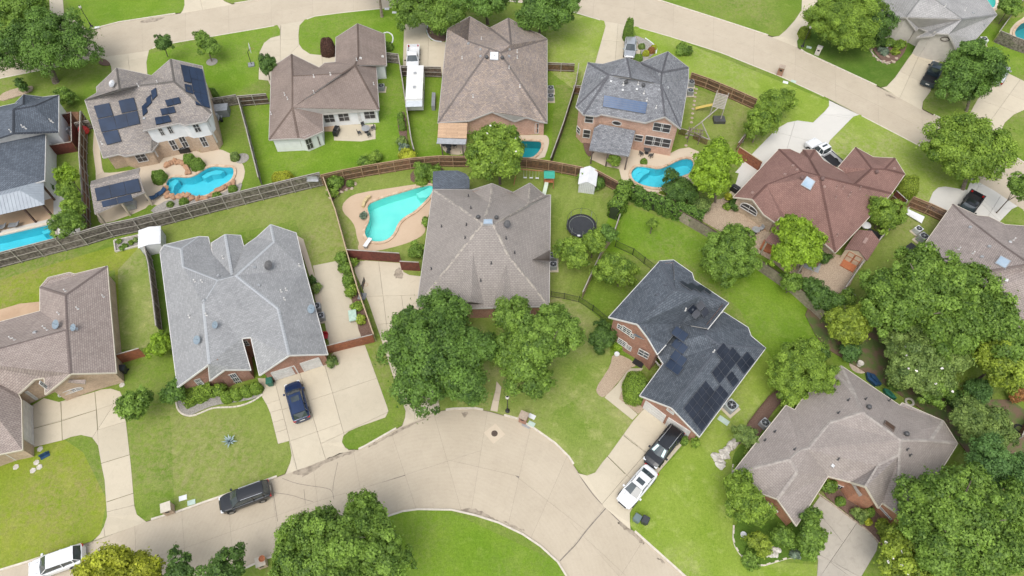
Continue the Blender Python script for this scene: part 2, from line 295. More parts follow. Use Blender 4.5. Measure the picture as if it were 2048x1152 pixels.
DRV = {  # name: (outline, joints, material, label)
 'a': ([(61,896),(61,813),(88,796),(118,804),(188,784),(203,779),(222,777),(240,783),(247,797),(241,815),(252,843),(262,930),(269,1012),(274,1029),(292,1043),(183,1083),(200,1068),(208,1052),(214,1033),(209,960),(203,931),(196,891),(184,875),(162,870),(142,874),(127,880)],
   [((121,800),(125,882)),((190,783),(195,860)),((61,858),(193,820),),((193,820),(250,800)),((195,860),(255,842)),((185,875),(196,858)),((200,928),(262,909)),((212,1004),(268,986)),((214,1024),(270,1010))], CONC, 'cream concrete driveway curving up to the brown house at the left edge'),
 'b': ([(524,794),(520,772),(515,756),(548,757),(598,740),(645,728),(672,700),(730,690),(774,812),(777,822),(771,835),(717,854),(697,863),(687,872),(684,884),(690,894),(700,900),(569,949),(580,926),(583,911),(580,893),(578,882),(556,888),(541,828),(534,811)],
   [((548,755),(580,884)),((598,740),(650,915)),((649,728),(690,876)),((563,820),(752,757)),((578,883),(684,846)),((683,868),(700,860)),((532,808),(557,800)),((537,826),(560,819)),((543,846),(565,839)),((549,866),(571,859)),((520,780),(550,772))], CONC, 'wide cream driveway of the pale grey roofed house with the blue car'),
 'c': ([(717,523),(732,521),(802,526),(807,544),(819,550),(845,553),(845,605),(875,690),(872,760),(880,819),(803,853),(810,835),(811,822),(800,791),(785,750),(766,690),(737,605),(710,545),(708,534)],
   [((757,520),(766,592)),((730,593),(846,590)),((803,591),(812,660)),((740,650),(860,640)),((812,655),(830,840)),((775,715),(875,705)),((795,785),(875,770))], CONC, 'long concrete driveway beside the house shaded by two large oaks'),
 'd': ([(993,762),(1003,774),(995,824),(980,821),(991,779)], [((990,785),(1002,787)),((987,800),(999,802))], TANP, 'narrow front walk running from the oaks to the kerb'),
 'e': ([(1266,842),(1289,816),(1377,872),(1365,889),(1306,958),(1268,1010),(1260,1026),(1260,1046),(1262,1059),(1209,1014),(1155,945),(1174,951),(1190,945),(1205,924),(1218,909)],
   [((1247,868),(1278,893)),((1214,911),(1254,950)),((1204,1008),(1340,850)),((1275,893),(1300,912))], CONC, 'concrete driveway of the solar roofed house with a black and a white car'),
 'f': ([(1640,992),(1690,1026),(1745,1070),(1756,1087),(1753,1102),(1724,1151),(1690,1210),(1610,1210),(1634,1151),(1636,1120),(1625,1090),(1640,1060),(1618,1023)],
   [((1715,1044),(1660,1124)),((1655,1047),(1682,1080)),((1630,1105),(1665,1124)),((1660,1124),(1730,1175))], CONCG, 'weathered stained driveway of the brown roofed house at bottom right'),
 'g': ([(196,114),(212,119),(222,132),(224,150),(225,175),(300,175),(295,149),(293,125),(298,100)], [((215,130),(296,113)),((255,104),(262,170))], CONC, 'driveway behind the two storey house with pool heating panels'),
 'h': ([(554,49),(560,59),(560,71),(541,76),(528,86),(519,105),(517,159),(536,161),(545,180),(671,180),(671,109),(640,110),(620,108),(605,98),(598,88),(597,70),(599,51),(609,40)],
   [((556,80),(600,78)),((561,71),(560,150)),((519,118),(560,112)),((644,106),(645,140)),((598,90),(570,120))], CONC, 'horseshoe driveway of the brown house with the white walls'),
 'i': ([(808,60),(818,10),(860,5),(868,40),(852,54),(852,66),(862,81),(891,84),(889,150),(805,150)], [((812,92),(890,92)),((857,60),(856,135))], CONC, 'driveway of the mottled tan roofed house with the white pickup'),
 'j': ([(1208,41),(1211,52),(1190,127),(1195,150),(1275,150),(1279,112),(1284,86),(1265,75),(1251,70),(1256,60),(1271,52)], [((1200,80),(1250,84)),((1236,50),(1228,150))], CONC, 'driveway beside the grey two storey house with the silver sedan'),
 'k': ([(1658,199),(1658,212),(1650,222),(1626,245),(1595,241),(1575,245),(1553,258),(1501,311),(1470,345),(1500,352),(1640,360),(1700,330),(1690,325),(1656,291),(1660,281),(1707,233),(1720,229)], [((1616,243),(1690,250)),((1640,228),(1712,238)),((1575,270),(1650,290)),((1590,243),(1560,345))], CONCW, 'pale new driveway of the red brown roofed house with the white pickup'),
 'l': ([(1850,415),(1858,403),(1866,384),(1876,375),(1890,373),(1934,380),(1944,355),(1990,380),(2037,412),(2024,418),(2000,443),(1985,455),(1895,440)], [((1940,372),(2003,436)),((1934,380),(2000,443)),((1962,360),(1930,440)),((2004,388),(1965,450))], CONCW, 'pale driveway at the right edge with the dark pickup'),
 'm': ([(1762,174),(1773,173),(1790,155),(1819,113),(1838,92),(1890,105),(1873,135),(1861,183),(1846,203),(1845,217),(1855,225)], [((1800,142),(1872,180)),((1843,100),(1800,195)),((1822,112),(1870,130))], CONC, 'driveway of the grey roofed house at top right with the dark pickup'),
 'n': ([(2015,146),(2048,162),(2090,180),(2090,220),(2048,220),(2028,229),(2010,245),(2002,262),(2003,285),(2016,306),(1935,262),(1932,240),(1960,190)], [((1960,200),(2040,228)),((1985,175),(2060,205)),((2040,160),(1960,270)),((1945,235),(2005,262))], CONC, 'wide driveway at the right edge with the silver car'),
 'o': ([(1604,-10),(1603,20),(1590,40),(1572,60),(1558,72),(1543,73),(1596,94),(1594,82),(1619,44),(1640,10),(1648,-10)], [((1575,55),(1612,65))], CONC, 'driveway beyond the upper street beside the spreading tree'),
 'p': ([(368,-12),(369,10),(366,20),(360,26),(465,8),(448,2),(440,-12)], [((400,-5),(405,20))], CONC, 'driveway meeting the upper street left of the top edge'),
 'q': ([(98,-12),(100,30),(88,60),(95,78),(175,61),(165,50),(148,40),(129,36),(125,-12)], [((95,50),(145,44))], CONC, 'driveway beyond the upper street beside the lamp post'),
}
POOLS = {
 'A': [(-90,489),(0,472),(108,447),(110,479),(0,508),(-90,526)],
 'B': smooth_poly([(332,372),(334,362),(342,355),(355,354),(376,356),(392,351),(406,341),(420,334),(433,333),(450,335),(464,334),(469,341),(468,353),(460,364),(446,372),(436,378),(427,386),(406,394),(389,394),(376,388),(359,390),(346,394),(338,386)],1),
 'J': smooth_poly([(866,369),(832,376),(805,385),(775,393),(751,402),(738,408),(734,418),(739,432),(738,444),(730,458),(729,470),(736,480),(748,485),(764,485),(779,479),(790,466),(796,449),(810,435),(829,425),(846,409),(862,392),(867,380)],1),
 'D': smooth_poly([(992,286),(1000,281),(1076,282),(1084,286),(1082,300),(1070,314),(1058,318),(992,318)],1),
 'E': smooth_poly([(1261,350),(1263,342),(1271,334),(1282,333),(1297,335),(1317,339),(1334,333),(1354,322),(1371,317),(1385,320),(1388,332),(1380,348),(1369,352),(1342,362),(1328,376),(1308,377),(1281,371),(1265,361)],1),
 'G': smooth_poly([(1915,-14),(1985,-14),(1992,2),(1990,14),(1982,19),(1965,15),(1935,2)],1),
 'R': smooth_poly([(2046,44),(2075,40),(2095,60),(2090,82),(2048,83),(2034,79),(2027,70),(2031,58)],1)}
PATCH = [ # (outline, material, label)
 ([(-300,690),(0,560),(300,470),(330,700),(240,760),(230,540),(100,560),(80,640),(-300,660)], G7, 'yellow green lawn behind the brown house'),
 ([(236,540),(300,470),(322,660),(320,720),(240,725)], G5, 'pale patchy side lawn by the weathered fence'),
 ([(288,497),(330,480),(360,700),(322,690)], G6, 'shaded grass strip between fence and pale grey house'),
 ([(-300,1200),(-300,905),(130,880),(166,904),(214,1000),(200,1070),(160,1095),(-300,1300)], G7, 'left front lawn with brown and yellow patches'),
 ([(240,700),(350,690),(340,800),(350,830),(360,1030),(270,1050),(252,843)], G1, 'green side lawn beside the driveway'),
 ([(340,820),(535,800),(590,900),(580,945),(350,1030)], G4, 'mown front lawn around the agave'),
 ([(315,450),(520,400),(655,370),(700,520),(626,540),(590,440),(330,500)], G4, 'striped back lawn behind the pale grey house'),
 ([(655,365),(850,325),(1120,340),(1270,385),(1210,560),(1180,600),(1090,600),(850,560),(700,520)], G4, 'back lawn around the kidney pool'),
 ([(730,680),(760,670),(830,850),(700,905),(680,890),(690,860),(775,830)], G1, 'grass strip between the two driveways'),
 ([(870,740),(960,600),(1100,590),(1155,600),(1215,650),(1230,800),(1290,830),(1180,960),(1060,850),(950,815),(870,820)], G5, 'front lawn with dry patches beside the solar roofed house'),
 ([(1232,400),(1410,470),(1660,640),(1640,730),(1530,720),(1480,620),(1380,530),(1310,520),(1190,500)], G2, 'bright back lawn behind the solar roofed house'),
 ([(1205,500),(1310,520),(1225,640),(1155,600)], G1, 'fenced side lawn with a small tree'),
 ([(1265,1000),(1400,860),(1530,700),(1600,780),(1470,900),(1465,1060),(1500,1120),(1640,1130),(1630,1240),(1400,1240),(1260,1050)], G3, 'sunny front lawn sloping to the kerb'),
 ([(1700,400),(1830,400),(1920,440),(1800,640),(1670,600)], G4, 'narrow yard between the red brown and the right hand house'),
 ([(478,205),(545,185),(760,100),(800,120),(820,310),(700,345),(523,378)], G2, 'vivid green lawn around the brown house with white walls'),
 ([(800,140),(890,140),(930,320),(824,322)], G2, 'vivid green strip beside the trailer'),
 ([(1085,130),(1150,140),(1100,330),(1060,320)], G2, 'vivid strip of grass beside the mottled roofed house'),
 ([(1110,170),(1180,170),(1240,330),(1260,385),(1100,345)], G1, 'green yard beside the pink brick house'),
 ([(1340,160),(1530,225),(1470,290),(1400,310),(1340,290)], G4, 'play yard lawn with swing set'),
 ([(1260,40),(1700,220),(1600,300),(1480,330),(1500,220),(1380,155),(1290,110)], G3, 'bright front lawn along the upper street'),
 ([(1640,280),(1720,222),(1960,350),(1870,400),(1830,420),(1700,330)], G3, 'corner lawn beside the upper street'),
 ([(290,110),(600,30),(560,75),(520,160),(420,215),(300,180)], G2, 'lime green front lawn with two young trees'),
 ([(597,35),(900,-10),(900,130),(770,130),(600,110)], G2, 'front lawn of the brown house'),
 ([(1090,20),(1215,40),(1195,120),(1150,180),(1095,140)], G3, 'lawn with pale patch beside the driveway'),
 ([(760,1020),(850,1000),(1150,1140),(1160,1230),(700,1230)], G2, 'lawn of the park inside the street bend'),
 ([(-300,240),(0,180),(200,120),(240,230),(170,470),(-300,560)], G1, 'lawn under the large tree at top left'),
 ([(125,-20),(380,-20),(380,30),(160,70)], G2, 'lawn above the upper street'),
 ([(1300,-30),(1620,-30),(1580,80),(1450,50)], G1, 'lawn at the top edge beyond the street'),
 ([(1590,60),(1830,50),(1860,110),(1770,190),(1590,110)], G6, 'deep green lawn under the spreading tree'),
 ([(1930,60),(2100,20),(2100,150),(2010,150),(1900,120)], G2, 'lawn behind the grey roofed house'),
]
def region_tris(outer, cons):
    vs = []; es = []
    for poly in [outer]+cons:
        i = len(vs); n = len(poly); vs += [Vector((p[0], p[1])) for p in poly]; es += [(i+k, i+(k+1) % n) for k in range(n)]
    r = delaunay_2d_cdt(vs, es, [], 0, 1e-4)
    return r[0], r[2]
ROADS_W = [W2(ROAD_TOP), W2(ROAD_BOT)]
DRV_W = {k: W2(v[0]) for k, v in DRV.items()}
POOL_W = {k: W2(v) for k, v in POOLS.items()}
HOLES = ROADS_W+list(DRV_W.values())+list(POOL_W.values())
outer = [(-420, -160), (420, -160), (420, 560), (-420, 560)]
PW = [W2(p[0]) for p in PATCH]
vs, tris = region_tris(outer, HOLES+PW)
reg = {}
for t in tris:
    q = [vs[k] for k in t]; cx = sum(p.x for p in q)/3; cy = sum(p.y for p in q)/3
    if any(inpoly(cx, cy, h) for h in HOLES): continue
    if area2(q) < 0: q = q[::-1]
    ri = -1
    for i, pw in enumerate(PW):
        if inpoly(cx, cy, pw): ri = i
    reg.setdefault(ri, []).append(q)
for ri, ts in reg.items():
    mb = MB()
    for q in ts: mb.face([(p.x, p.y, 0) for p in q])
    if ri < 0: mb.build('ground', G1, kind='structure', label='wide green lawns around the houses')
    else: mb.build('lawn', PATCH[ri][1], kind='structure', label=PATCH[ri][2])
mb = MB(); vs, tris = region_tris(outer, list(POOL_W.values()))
for t in tris:
    q = [vs[k] for k in t]; cx = sum(p.x for p in q)/3; cy = sum(p.y for p in q)/3
    if not any(inpoly(cx, cy, h) for h in POOL_W.values()): mb.face([(p.x, p.y, -.2) for p in (q if area2(q) > 0 else q[::-1])])
mb.build('soil', DIRT, kind='structure', label='bare soil under the paving')
# ---- slabs
def seg_dist(p, a, b):
    a = Vector(a); b = Vector(b); p = Vector(p); d = b-a; t = max(0, min(1, (p-a).dot(d)/max(d.length_squared, 1e-9))); return (p-a-d*t).length
def road_dist(p): return min(seg_dist(p, r[i], r[(i+1) % len(r)]) for r in ROADS_W for i in range(len(r)))
def cut_faces(poly, cuts):
    bm = bmesh.new(); bm.faces.new([bm.verts.new((x, y, 0)) for x, y in ccw(poly)])
    for a, b in cuts:
        A = P(*a); B = P(*b); d = (B-A).normalized(); n = Vector((-d.y, d.x, 0))
        sm = [A.lerp(B, (k+.5)/24) for k in range(24)]
        fs = [f for f in bm.faces if any(inpoly(s.x, s.y, [(v.co.x, v.co.y) for v in f.verts]) for s in sm)]
        if not fs: continue
        geom = list({v for f in fs for v in f.verts})+list({e for f in fs for e in f.edges})+fs
        bmesh.ops.bisect_plane(bm, geom=geom, dist=1e-3, plane_co=A, plane_no=n)
    out = [[(v.co.x, v.co.y) for v in f.verts] for f in bm.faces if f.calc_area() > .15]; bm.free(); return out
def slabs(name, poly, cuts, mat, label, z=.015, gap=.014, apron=False, zroad=-.115, pname='slab'):
    mb = MB(); base = offset_poly(ccw(poly), .03)
    mb.prism(base, -.19, -.14 if not apron else -.17); root = mb.build(name, JOINT, kind='structure', label=label)
    for f in cut_faces(poly, cuts):
        q = offset_poly(f, gap)
        if area2(q) < .1: continue
        s = MB()
        zf = (lambda p: zroad if road_dist(p[:2]) < .4 else z) if apron else z
        s.prism([tuple(p) for p in q], -.19, zf); s.build(pname, mat, root)
    return root
for k, (o, cuts, mat, lab) in DRV.items(): slabs('driveway', DRV_W[k], cuts, mat, lab, apron=True)
cb = [((707,905),(732,1040)),((783,867),(836,1030)),((868,828),(925,1030)),((976,815),(940,1035)),((1062,850),(1015,1055)),((1212,1010),(1118,1125)),((362,1018),(374,1180)),((454,988),(469,1160)),((268,1045),(275,1200)),((540,955),(560,1110)),((625,925),(645,1085)),((1290,1075),(1195,1225)),((1135,910),(1060,1080)),((170,1085),(185,1230)),((60,1120),(75,1260)),((1370,1150),(1290,1260)),
 ((-60,1220),(370,1095)),((370,1095),(630,1003)),((630,1003),(760,965)),((760,965),(900,920)),((900,920),(1030,950)),((1030,950),(1120,1020)),((1120,1020),(1165,1070)),((1165,1070),(1300,1195))]
ct = []
south = ROAD_TOP[:27]; north = ROAD_TOP[27:][::-1]
def along(pl, t):
    W = [P(*p) for p in pl]; L = [0]
    for i in range(1, len(W)): L.append(L[-1]+(W[i]-W[i-1]).length)
    d = t*L[-1]
    for i in range(1, len(W)):
        if L[i] >= d: return W[i-1].lerp(W[i], (d-L[i-1])/max(L[i]-L[i-1], 1e-6))
    return W[-1]
def cut_world(poly, cuts):                   # cuts as world points
    bm = bmesh.new(); bm.faces.new([bm.verts.new((x, y, 0)) for x, y in ccw(poly)])
    for A, B in cuts:
        d = (B-A).normalized(); n = Vector((-d.y, d.x, 0)); sm = [A.lerp(B, (k+.5)/24) for k in range(24)]
        fs = [f for f in bm.faces if any(inpoly(s.x, s.y, [(v.co.x, v.co.y) for v in f.verts]) for s in sm)]
        if not fs: continue
        bmesh.ops.bisect_plane(bm, geom=list({v for f in fs for v in f.verts})+list({e for f in fs for e in f.edges})+fs, dist=1e-3, plane_co=A, plane_no=n)
    out = [[(v.co.x, v.co.y) for v in f.verts] for f in bm.faces if f.calc_area() > .15]; bm.free(); return out
def road(poly, faces, label):
    mb = MB(); mb.prism(poly, -.35, -.135); root = mb.build('road', JOINT, kind='structure', label=label)
    for f in faces:
        q = offset_poly(f, .007)
        s = MB(); s.prism([tuple(p) for p in q], -.18, -.12); s.build('slab', ROADM, root)
tc = [(along(south, t/26), along(north, t/26)) for t in range(1, 26)]
mids = [a.lerp(b, .5) for a, b in tc]
tc += [(mids[i], mids[i+1]) for i in range(len(mids)-1)]
road(ROADS_W[0], cut_world(ROADS_W[0], tc), 'pale concrete street curving across the top')
road(ROADS_W[1], cut_faces(ROADS_W[1], cb), 'pale concrete street bending round at the bottom')
# ---- kerbs
kb = 0
for r in ROADS_W:
    rr = ccw(r); n = len(rr); pts = []
    for i in range(n):
        a, b = Vector(rr[i]), Vector(rr[(i+1) % n]); k = max(1, int((b-a).length/.7))
        pts += [a.lerp(b, j/k) for j in range(k)]
    inner = offset_poly(pts, .03); out = offset_poly(pts, -.16); runs = []; cur = []
    for i, p in enumerate(pts):
        bad = any(inpoly(p.x, p.y, d) or min(seg_dist(p, d[j], d[(j+1) % len(d)]) for j in range(len(d))) < .25 for d in DRV_W.values())
        if bad or abs(p.x) > 110:
            if len(cur) > 1: runs.append(cur)
            cur = []
        else: cur.append(i)
    if len(cur) > 1: runs.append(cur)
    for c in runs:
        mb = MB()
        for a, b in zip(c[:-1], c[1:]):
            A, B, Cc, D = inner[a], inner[b], out[b], out[a]
            mb.quadbox([(D.x, D.y, -.19), (Cc.x, Cc.y, -.19), (B.x, B.y, -.19), (A.x, A.y, -.19), (D.x, D.y, .015), (Cc.x, Cc.y, .015), (B.x, B.y, .005), (A.x, A.y, .005)][::1])
        mb.build('kerb', KERB, kind='structure', label='pale concrete kerb along the street')
# ---- sheets, beds, decks
DZ = [0]
def deck(name, px, mat, label, holes=(), z=.03, kind='structure', world=False, bot=-.02):
    DZ[0] += .0035; z = .006+DZ[0]
    o = px if world else W2(px); H = [POOL_W[h] for h in holes]
    vs, tris = region_tris(o, H); mb = MB()
    for t in tris:
        q = [vs[k] for k in t]; cx = sum(p.x for p in q)/3; cy = sum(p.y for p in q)/3
        if not inpoly(cx, cy, o) or any(inpoly(cx, cy, h) for h in H): continue
        if area2(q) < 0: q = q[::-1]
        mb.face([(p.x, p.y, z) for p in q])
    o = ccw(o)
    for i in range(len(o)):
        a, b = o[i], o[(i+1) % len(o)]; mb.face([(a[0], a[1], bot), (b[0], b[1], bot), (b[0], b[1], z), (a[0], a[1], z)])
    return mb.build(name, mat, kind=kind, label=label)
WAT = M_water('pool_water', (.62, .92, .95)); WATJ = M_water('pool_water_pale', (.74, .95, .93))
PLB = M('pool_plaster_blue', (.13, .57, .66), (.17, .62, .71), .5, .7); PLJ = M('pool_plaster_aqua', (.24, .70, .68), (.32, .76, .72), .35, .7)
PLT = M('pool_plaster_teal', (.02, .28, .30), (.04, .33, .35), .5, .7)
COP = M('coping_stone', (.55, .43, .31), (.40, .27, .18), 2.2, .9); COPW = M('pale_coping', (.62, .56, .47), (.54, .47, .38), 2, .9)
def pool(k, label, plaster, wat, coping, steps=(), cw=.3, depth=1.4):
    o = ccw(POOL_W[k]); n = len(o); c = Vector((sum(p[0] for p in o)/n, sum(p[1] for p in o)/n, 0))
    root = empty('swimming_pool', c, label, 'pool')
    b = MB()
    tri = tessellate_polygon([[Vector((p[0], p[1], 0)) for p in o]])
    for t in tri:
        q = [o[j] for j in t]; q = q if area2(q) > 0 else q[::-1]; b.face([(p[0], p[1], -depth) for p in q])
    for i in range(n):
        p, q = o[i], o[(i+1) % n]; b.face([(q[0], q[1], -depth), (p[0], p[1], -depth), (p[0], p[1], .02), (q[0], q[1], .02)])
    b.build('basin', plaster, root, world=True)
    wm = MB(); wm.prism(offset_poly(o, -.01), -.121, -.12)
    wm = MB()
    for t in tri:
        q = [o[j] for j in t]; q = q if area2(q) > 0 else q[::-1]; wm.face([(p[0], p[1], -.12) for p in q])
    wm.build('water', wat, root, world=True)
    cp = MB(); oo = offset_poly(o, -cw); ii = offset_poly(o, .05)
    for i in range(n):
        a, b_, c_, d = oo[i], oo[(i+1) % n], ii[(i+1) % n], ii[i]
        cp.quadbox([(*a, -.02), (*b_, -.02), (*c_, -.02), (*d, -.02), (*a, .165), (*b_, .165), (*c_, .165), (*d, .165)])
    cp.build('coping', coping, root, world=True)
    for st, zz in steps:
        s = MB(); s.prism(W2(st), -depth, zz); s.build('step', plaster, root, world=True)
    return root
deck('patio', [(-90,478),(-90,420),(0,400),(88,380),(107,378),(122,378),(140,420),(160,455),(162,474),(116,487),(0,516),(-90,538)], CONCW, 'white concrete pool surround of the dark roofed house', ['A'], z=.03)
deck('patio', [(-90,470),(-90,400),(0,395),(90,378),(107,382),(107,436),(0,462)], PAVT, 'tan flagstone patio under the metal roof', z=.045)
deck('patio', smooth_poly([(193,352),(186,300),(200,290),(203,345),(225,346),(275,338),(318,318),(355,308),(406,300),(440,298),(456,305),(476,315),(491,337),(487,361),(474,381),(440,396),(400,402),(339,402),(318,412),(300,407),(288,420),(205,450),(195,440),(189,400)],1), TANP, 'tan stamped concrete patio round the free form pool', ['B'])
deck('patio', smooth_poly([(866,365),(829,369),(802,373),(717,386),(697,395),(684,410),(686,425),(700,438),(710,452),(714,476),(719,487),(715,495),(719,503),(751,503),(805,490),(839,476),(852,462),(848,446),(860,425),(866,402)],1), TAN, 'salmon tan deck round the kidney pool', ['J'])
deck('patio', smooth_poly([(985,268),(1043,271),(1090,269),(1098,276),(1098,290),(1087,322),(985,326)],1), TANP, 'pool deck behind the flowering magnolia', ['D'])
deck('patio', [(1180,318),(1186,300),(1200,285),(1270,285),(1342,306),(1358,298),(1378,295),(1397,303),(1408,325),(1400,365),(1370,385),(1325,386),(1284,384),(1258,376),(1243,358),(1238,338),(1210,332)], TANP, 'tan deck round the pool of the pink brick house', ['E'])
deck('patio', smooth_poly([(1890,-20),(1992,-20),(1998,0),(1996,18),(1985,25),(1962,20),(1930,6)],1), TAN, 'tan deck of the pool at the top edge', ['G'])
deck('patio', smooth_poly([(2060,22),(2046,36),(2030,46),(2018,62),(2022,80),(2038,92),(2095,96),(2110,30)],1), TANP, 'deck of the pool in the top right corner', ['R'])
deck('patio', smooth_poly([(668,249),(751,249),(751,278),(722,283),(668,281)],0), CONC, 'small concrete patio with table and grill', z=.03)
deck('patio', [(648,247),(668,247),(668,263),(648,263)], PAVT, 'brick stoop beside the concrete patio')
deck('patio', smooth_poly([(878,290),(878,268),(935,268),(932,300),(925,310),(895,309)],1), TANP, 'round edged patio under the tan roofed cover')
deck('path', [(186,300),(188,262),(198,250),(200,300),(206,345),(193,352)], TANP, 'side walk along the two storey house')
deck('path', [(1428,418),(1436,405),(1470,375),(1490,385),(1475,410),(1560,470),(1545,500),(1524,480)], CONC, 'concrete walk behind the red brown house', z=.04)
deck('patio', [(1470,372),(1484,326),(1520,345),(1500,380),(1480,388)], CONCW, 'pale slab behind the reddish gate', z=.05)
deck('gravel_bed', [(1400,440),(1430,400),(1480,392),(1520,430),(1560,450),(1580,520),(1650,505),(1700,515),(1720,528),(1700,570),(1676,588),(1600,570),(1540,520)], GRAVEL, 'tan stone gravel yard behind the red brown house', z=.02)
deck('path', [(1209,795),(1233,771),(1258,737),(1286,737),(1262,765),(1246,783),(1240,798),(1275,829),(1265,840)], CONC, 'concrete front walk of the solar roofed house', z=.035)
deck('gravel_bed', smooth_poly([(1225,707),(1252,714),(1275,731),(1258,737),(1231,771),(1208,797),(1194,788),(1192,776),(1208,752),(1221,731)],1), GRAVEL, 'pale stone bed beside the front walk')
deck('gravel_bed', [(1242,785),(1262,760),(1290,760),(1300,790),(1284,822),(1276,828),(1238,798)], GRAVEL, 'stone bed around the clipped round hedge', z=.025)
deck('patio', [(626,532),(676,522),(684,534),(688,557),(700,591),(710,622),(724,682),(672,690),(659,690),(640,600)], CONC, 'concrete pad beside the pale grey roofed house')
deck('path', [(592,470),(598,474),(607,479),(630,554),(645,600),(640,640),(622,560)], TANP, 'narrow walk along the pale grey roofed house', z=.04)
deck('patio', [(-90,650),(0,620),(40,608),(80,604),(80,625),(0,650),(-90,680)], PAVT, 'flagstone patio behind the brown house at left')
deck('planting_bed', smooth_poly([(676,520),(690,512),(700,520),(722,590),(750,672),(738,680),(722,682),(705,600),(690,550)],1), MULCH, 'mulched bed along the side fence')
deck('planting_bed', smooth_poly([(353,800),(368,790),(440,785),(524,770),(527,785),(515,797),(470,805),(430,810),(400,822),(375,835),(362,828)],1), GRAVELG, 'mulched bed with scalloped edge in front of the clipped hedge', z=.022)
deck('planting_bed', smooth_poly([(655,375),(665,360),(695,362),(710,362),(705,378),(690,380),(672,395),(664,405),(658,390)],1), MULCH, 'bed in the corner by the long fence')
deck('planting_bed', smooth_poly([(820,345),(850,332),(890,335),(880,355),(860,368),(845,362),(822,366)],1), MULCH, 'bed behind the kidney pool')
deck('planting_bed', smooth_poly([(340,398),(380,396),(440,390),(470,372),(486,364),(480,385),(460,398),(400,410),(330,424),(310,428),(300,420)],1), GRAVELG, 'stony bed on the fence side of the free form pool')
deck('planting_bed', smooth_poly([(1258,376),(1284,386),(1325,388),(1370,382),(1375,400),(1345,408),(1300,398),(1262,385)],1), GRAVELG, 'bed below the pool of the pink brick house')
deck('planting_bed', smooth_poly([(852,52),(878,50),(890,60),(892,80),(888,84),(868,80),(855,68)],1), MULCH, 'red mulch island under the street tree')
deck('planting_bed', smooth_poly([(1265,72),(1280,74),(1310,92),(1312,104),(1300,115),(1285,125),(1278,118),(1284,100)],1), GRAVELG, 'curved bed beside the silver sedan')
deck('planting_bed', smooth_poly([(1739,90),(1770,70),(1815,75),(1812,100),(1800,118),(1785,128),(1765,124),(1752,110)],1), MULCH, 'rock edged flower bed of the grey roofed house')
deck('planting_bed', smooth_poly([(1462,930),(1470,900),(1500,880),(1525,850),(1560,860),(1600,1060),(1640,1030),(1636,1100),(1630,1118),(1610,1124),(1590,1114),(1560,1122),(1520,1132),(1490,1120),(1468,1095),(1466,1060),(1485,1030)],1), G6, 'dense garden bed at the corner of the brown roofed house', z=.03)
deck('planting_bed', smooth_poly([(1480,880),(1495,845),(1550,776),(1575,790),(1540,830),(1520,870),(1495,900)],1), MULCH, 'bark bed between the two right hand houses')
deck('planting_bed', smooth_poly([(1640,985),(1655,960),(1700,1000),(1780,1020),(1850,1060),(1840,1120),(1800,1110),(1765,1095),(1745,1068),(1690,1024)],1), MULCH, 'flower bed beside the weathered driveway')
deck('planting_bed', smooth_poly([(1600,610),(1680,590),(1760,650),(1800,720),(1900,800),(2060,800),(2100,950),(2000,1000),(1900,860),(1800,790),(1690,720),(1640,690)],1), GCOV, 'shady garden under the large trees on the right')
deck('planting_bed', smooth_poly([(197,121),(210,119),(220,126),(221,132),(200,131)],1), MULCH, 'mulch crescent beside the upper driveway')
deck('planting_bed', smooth_poly([(0,190),(30,178),(55,175),(66,172),(67,180),(55,188),(30,195),(0,205)],1), GRAVEL, 'stone bed behind the dark roofed house')
deck('planting_bed', smooth_poly([(795,225),(812,225),(815,290),(828,318),(800,318),(806,290),(796,260)],1), MULCH, 'shrub bed along the fence of the brown house')
deck('planting_bed', smooth_poly([(1165,282),(1185,275),(1192,300),(1180,316),(1170,305)],1), MULCH, 'bed beside the shingled patio roof')
deck('deck_floor', [(120,225),(158,225),(160,292),(97,300),(97,290),(118,268)], M('cedar', (.36, .19, .10), (.27, .13, .07), 4, .8), 'cedar coloured deck behind the dark roofed house', z=.05)
BLU = [([(856,372),(866,370),(866,381),(852,392),(838,392),(832,384)], -.35)]
pool('A', 'long rectangular lap pool behind the dark roofed house', PLB, WAT, COPW, [([(80,460),(106,450),(108,456),(84,466)], -.35)])
pool('B', 'free form blue pool with boulders beside the two storey house', PLB, WAT, COP, [([(333,372),(337,360),(349,355),(356,358),(346,370),(344,384),(338,384)], -.35), ([(400,348),(412,340),(430,335),(446,337),(438,343),(420,345),(408,352)], -.5)])
pool('J', 'pale turquoise kidney pool with white diving board', PLJ, WATJ, COP, BLU)
pool('D', 'small teal pool partly hidden by the magnolia', PLT, WAT, COP, [])
pool('E', 'blue pool with curved entry steps behind the pink brick house', PLB, WAT, COP, [([(1262,352),(1264,342),(1273,334),(1288,333),(1300,337),(1298,342),(1288,347),(1282,354),(1275,362),(1266,360)], -.35), ([(1262,350),(1266,340),(1275,334),(1285,334),(1284,340),(1275,345),(1272,354),(1264,356)], -.22)])
pool('G', 'light blue pool at the top edge behind the grey roofed house', PLJ, WATJ, COPW, [])
pool('R', 'teal pool in the top right corner', PLT, WAT, COP, [])

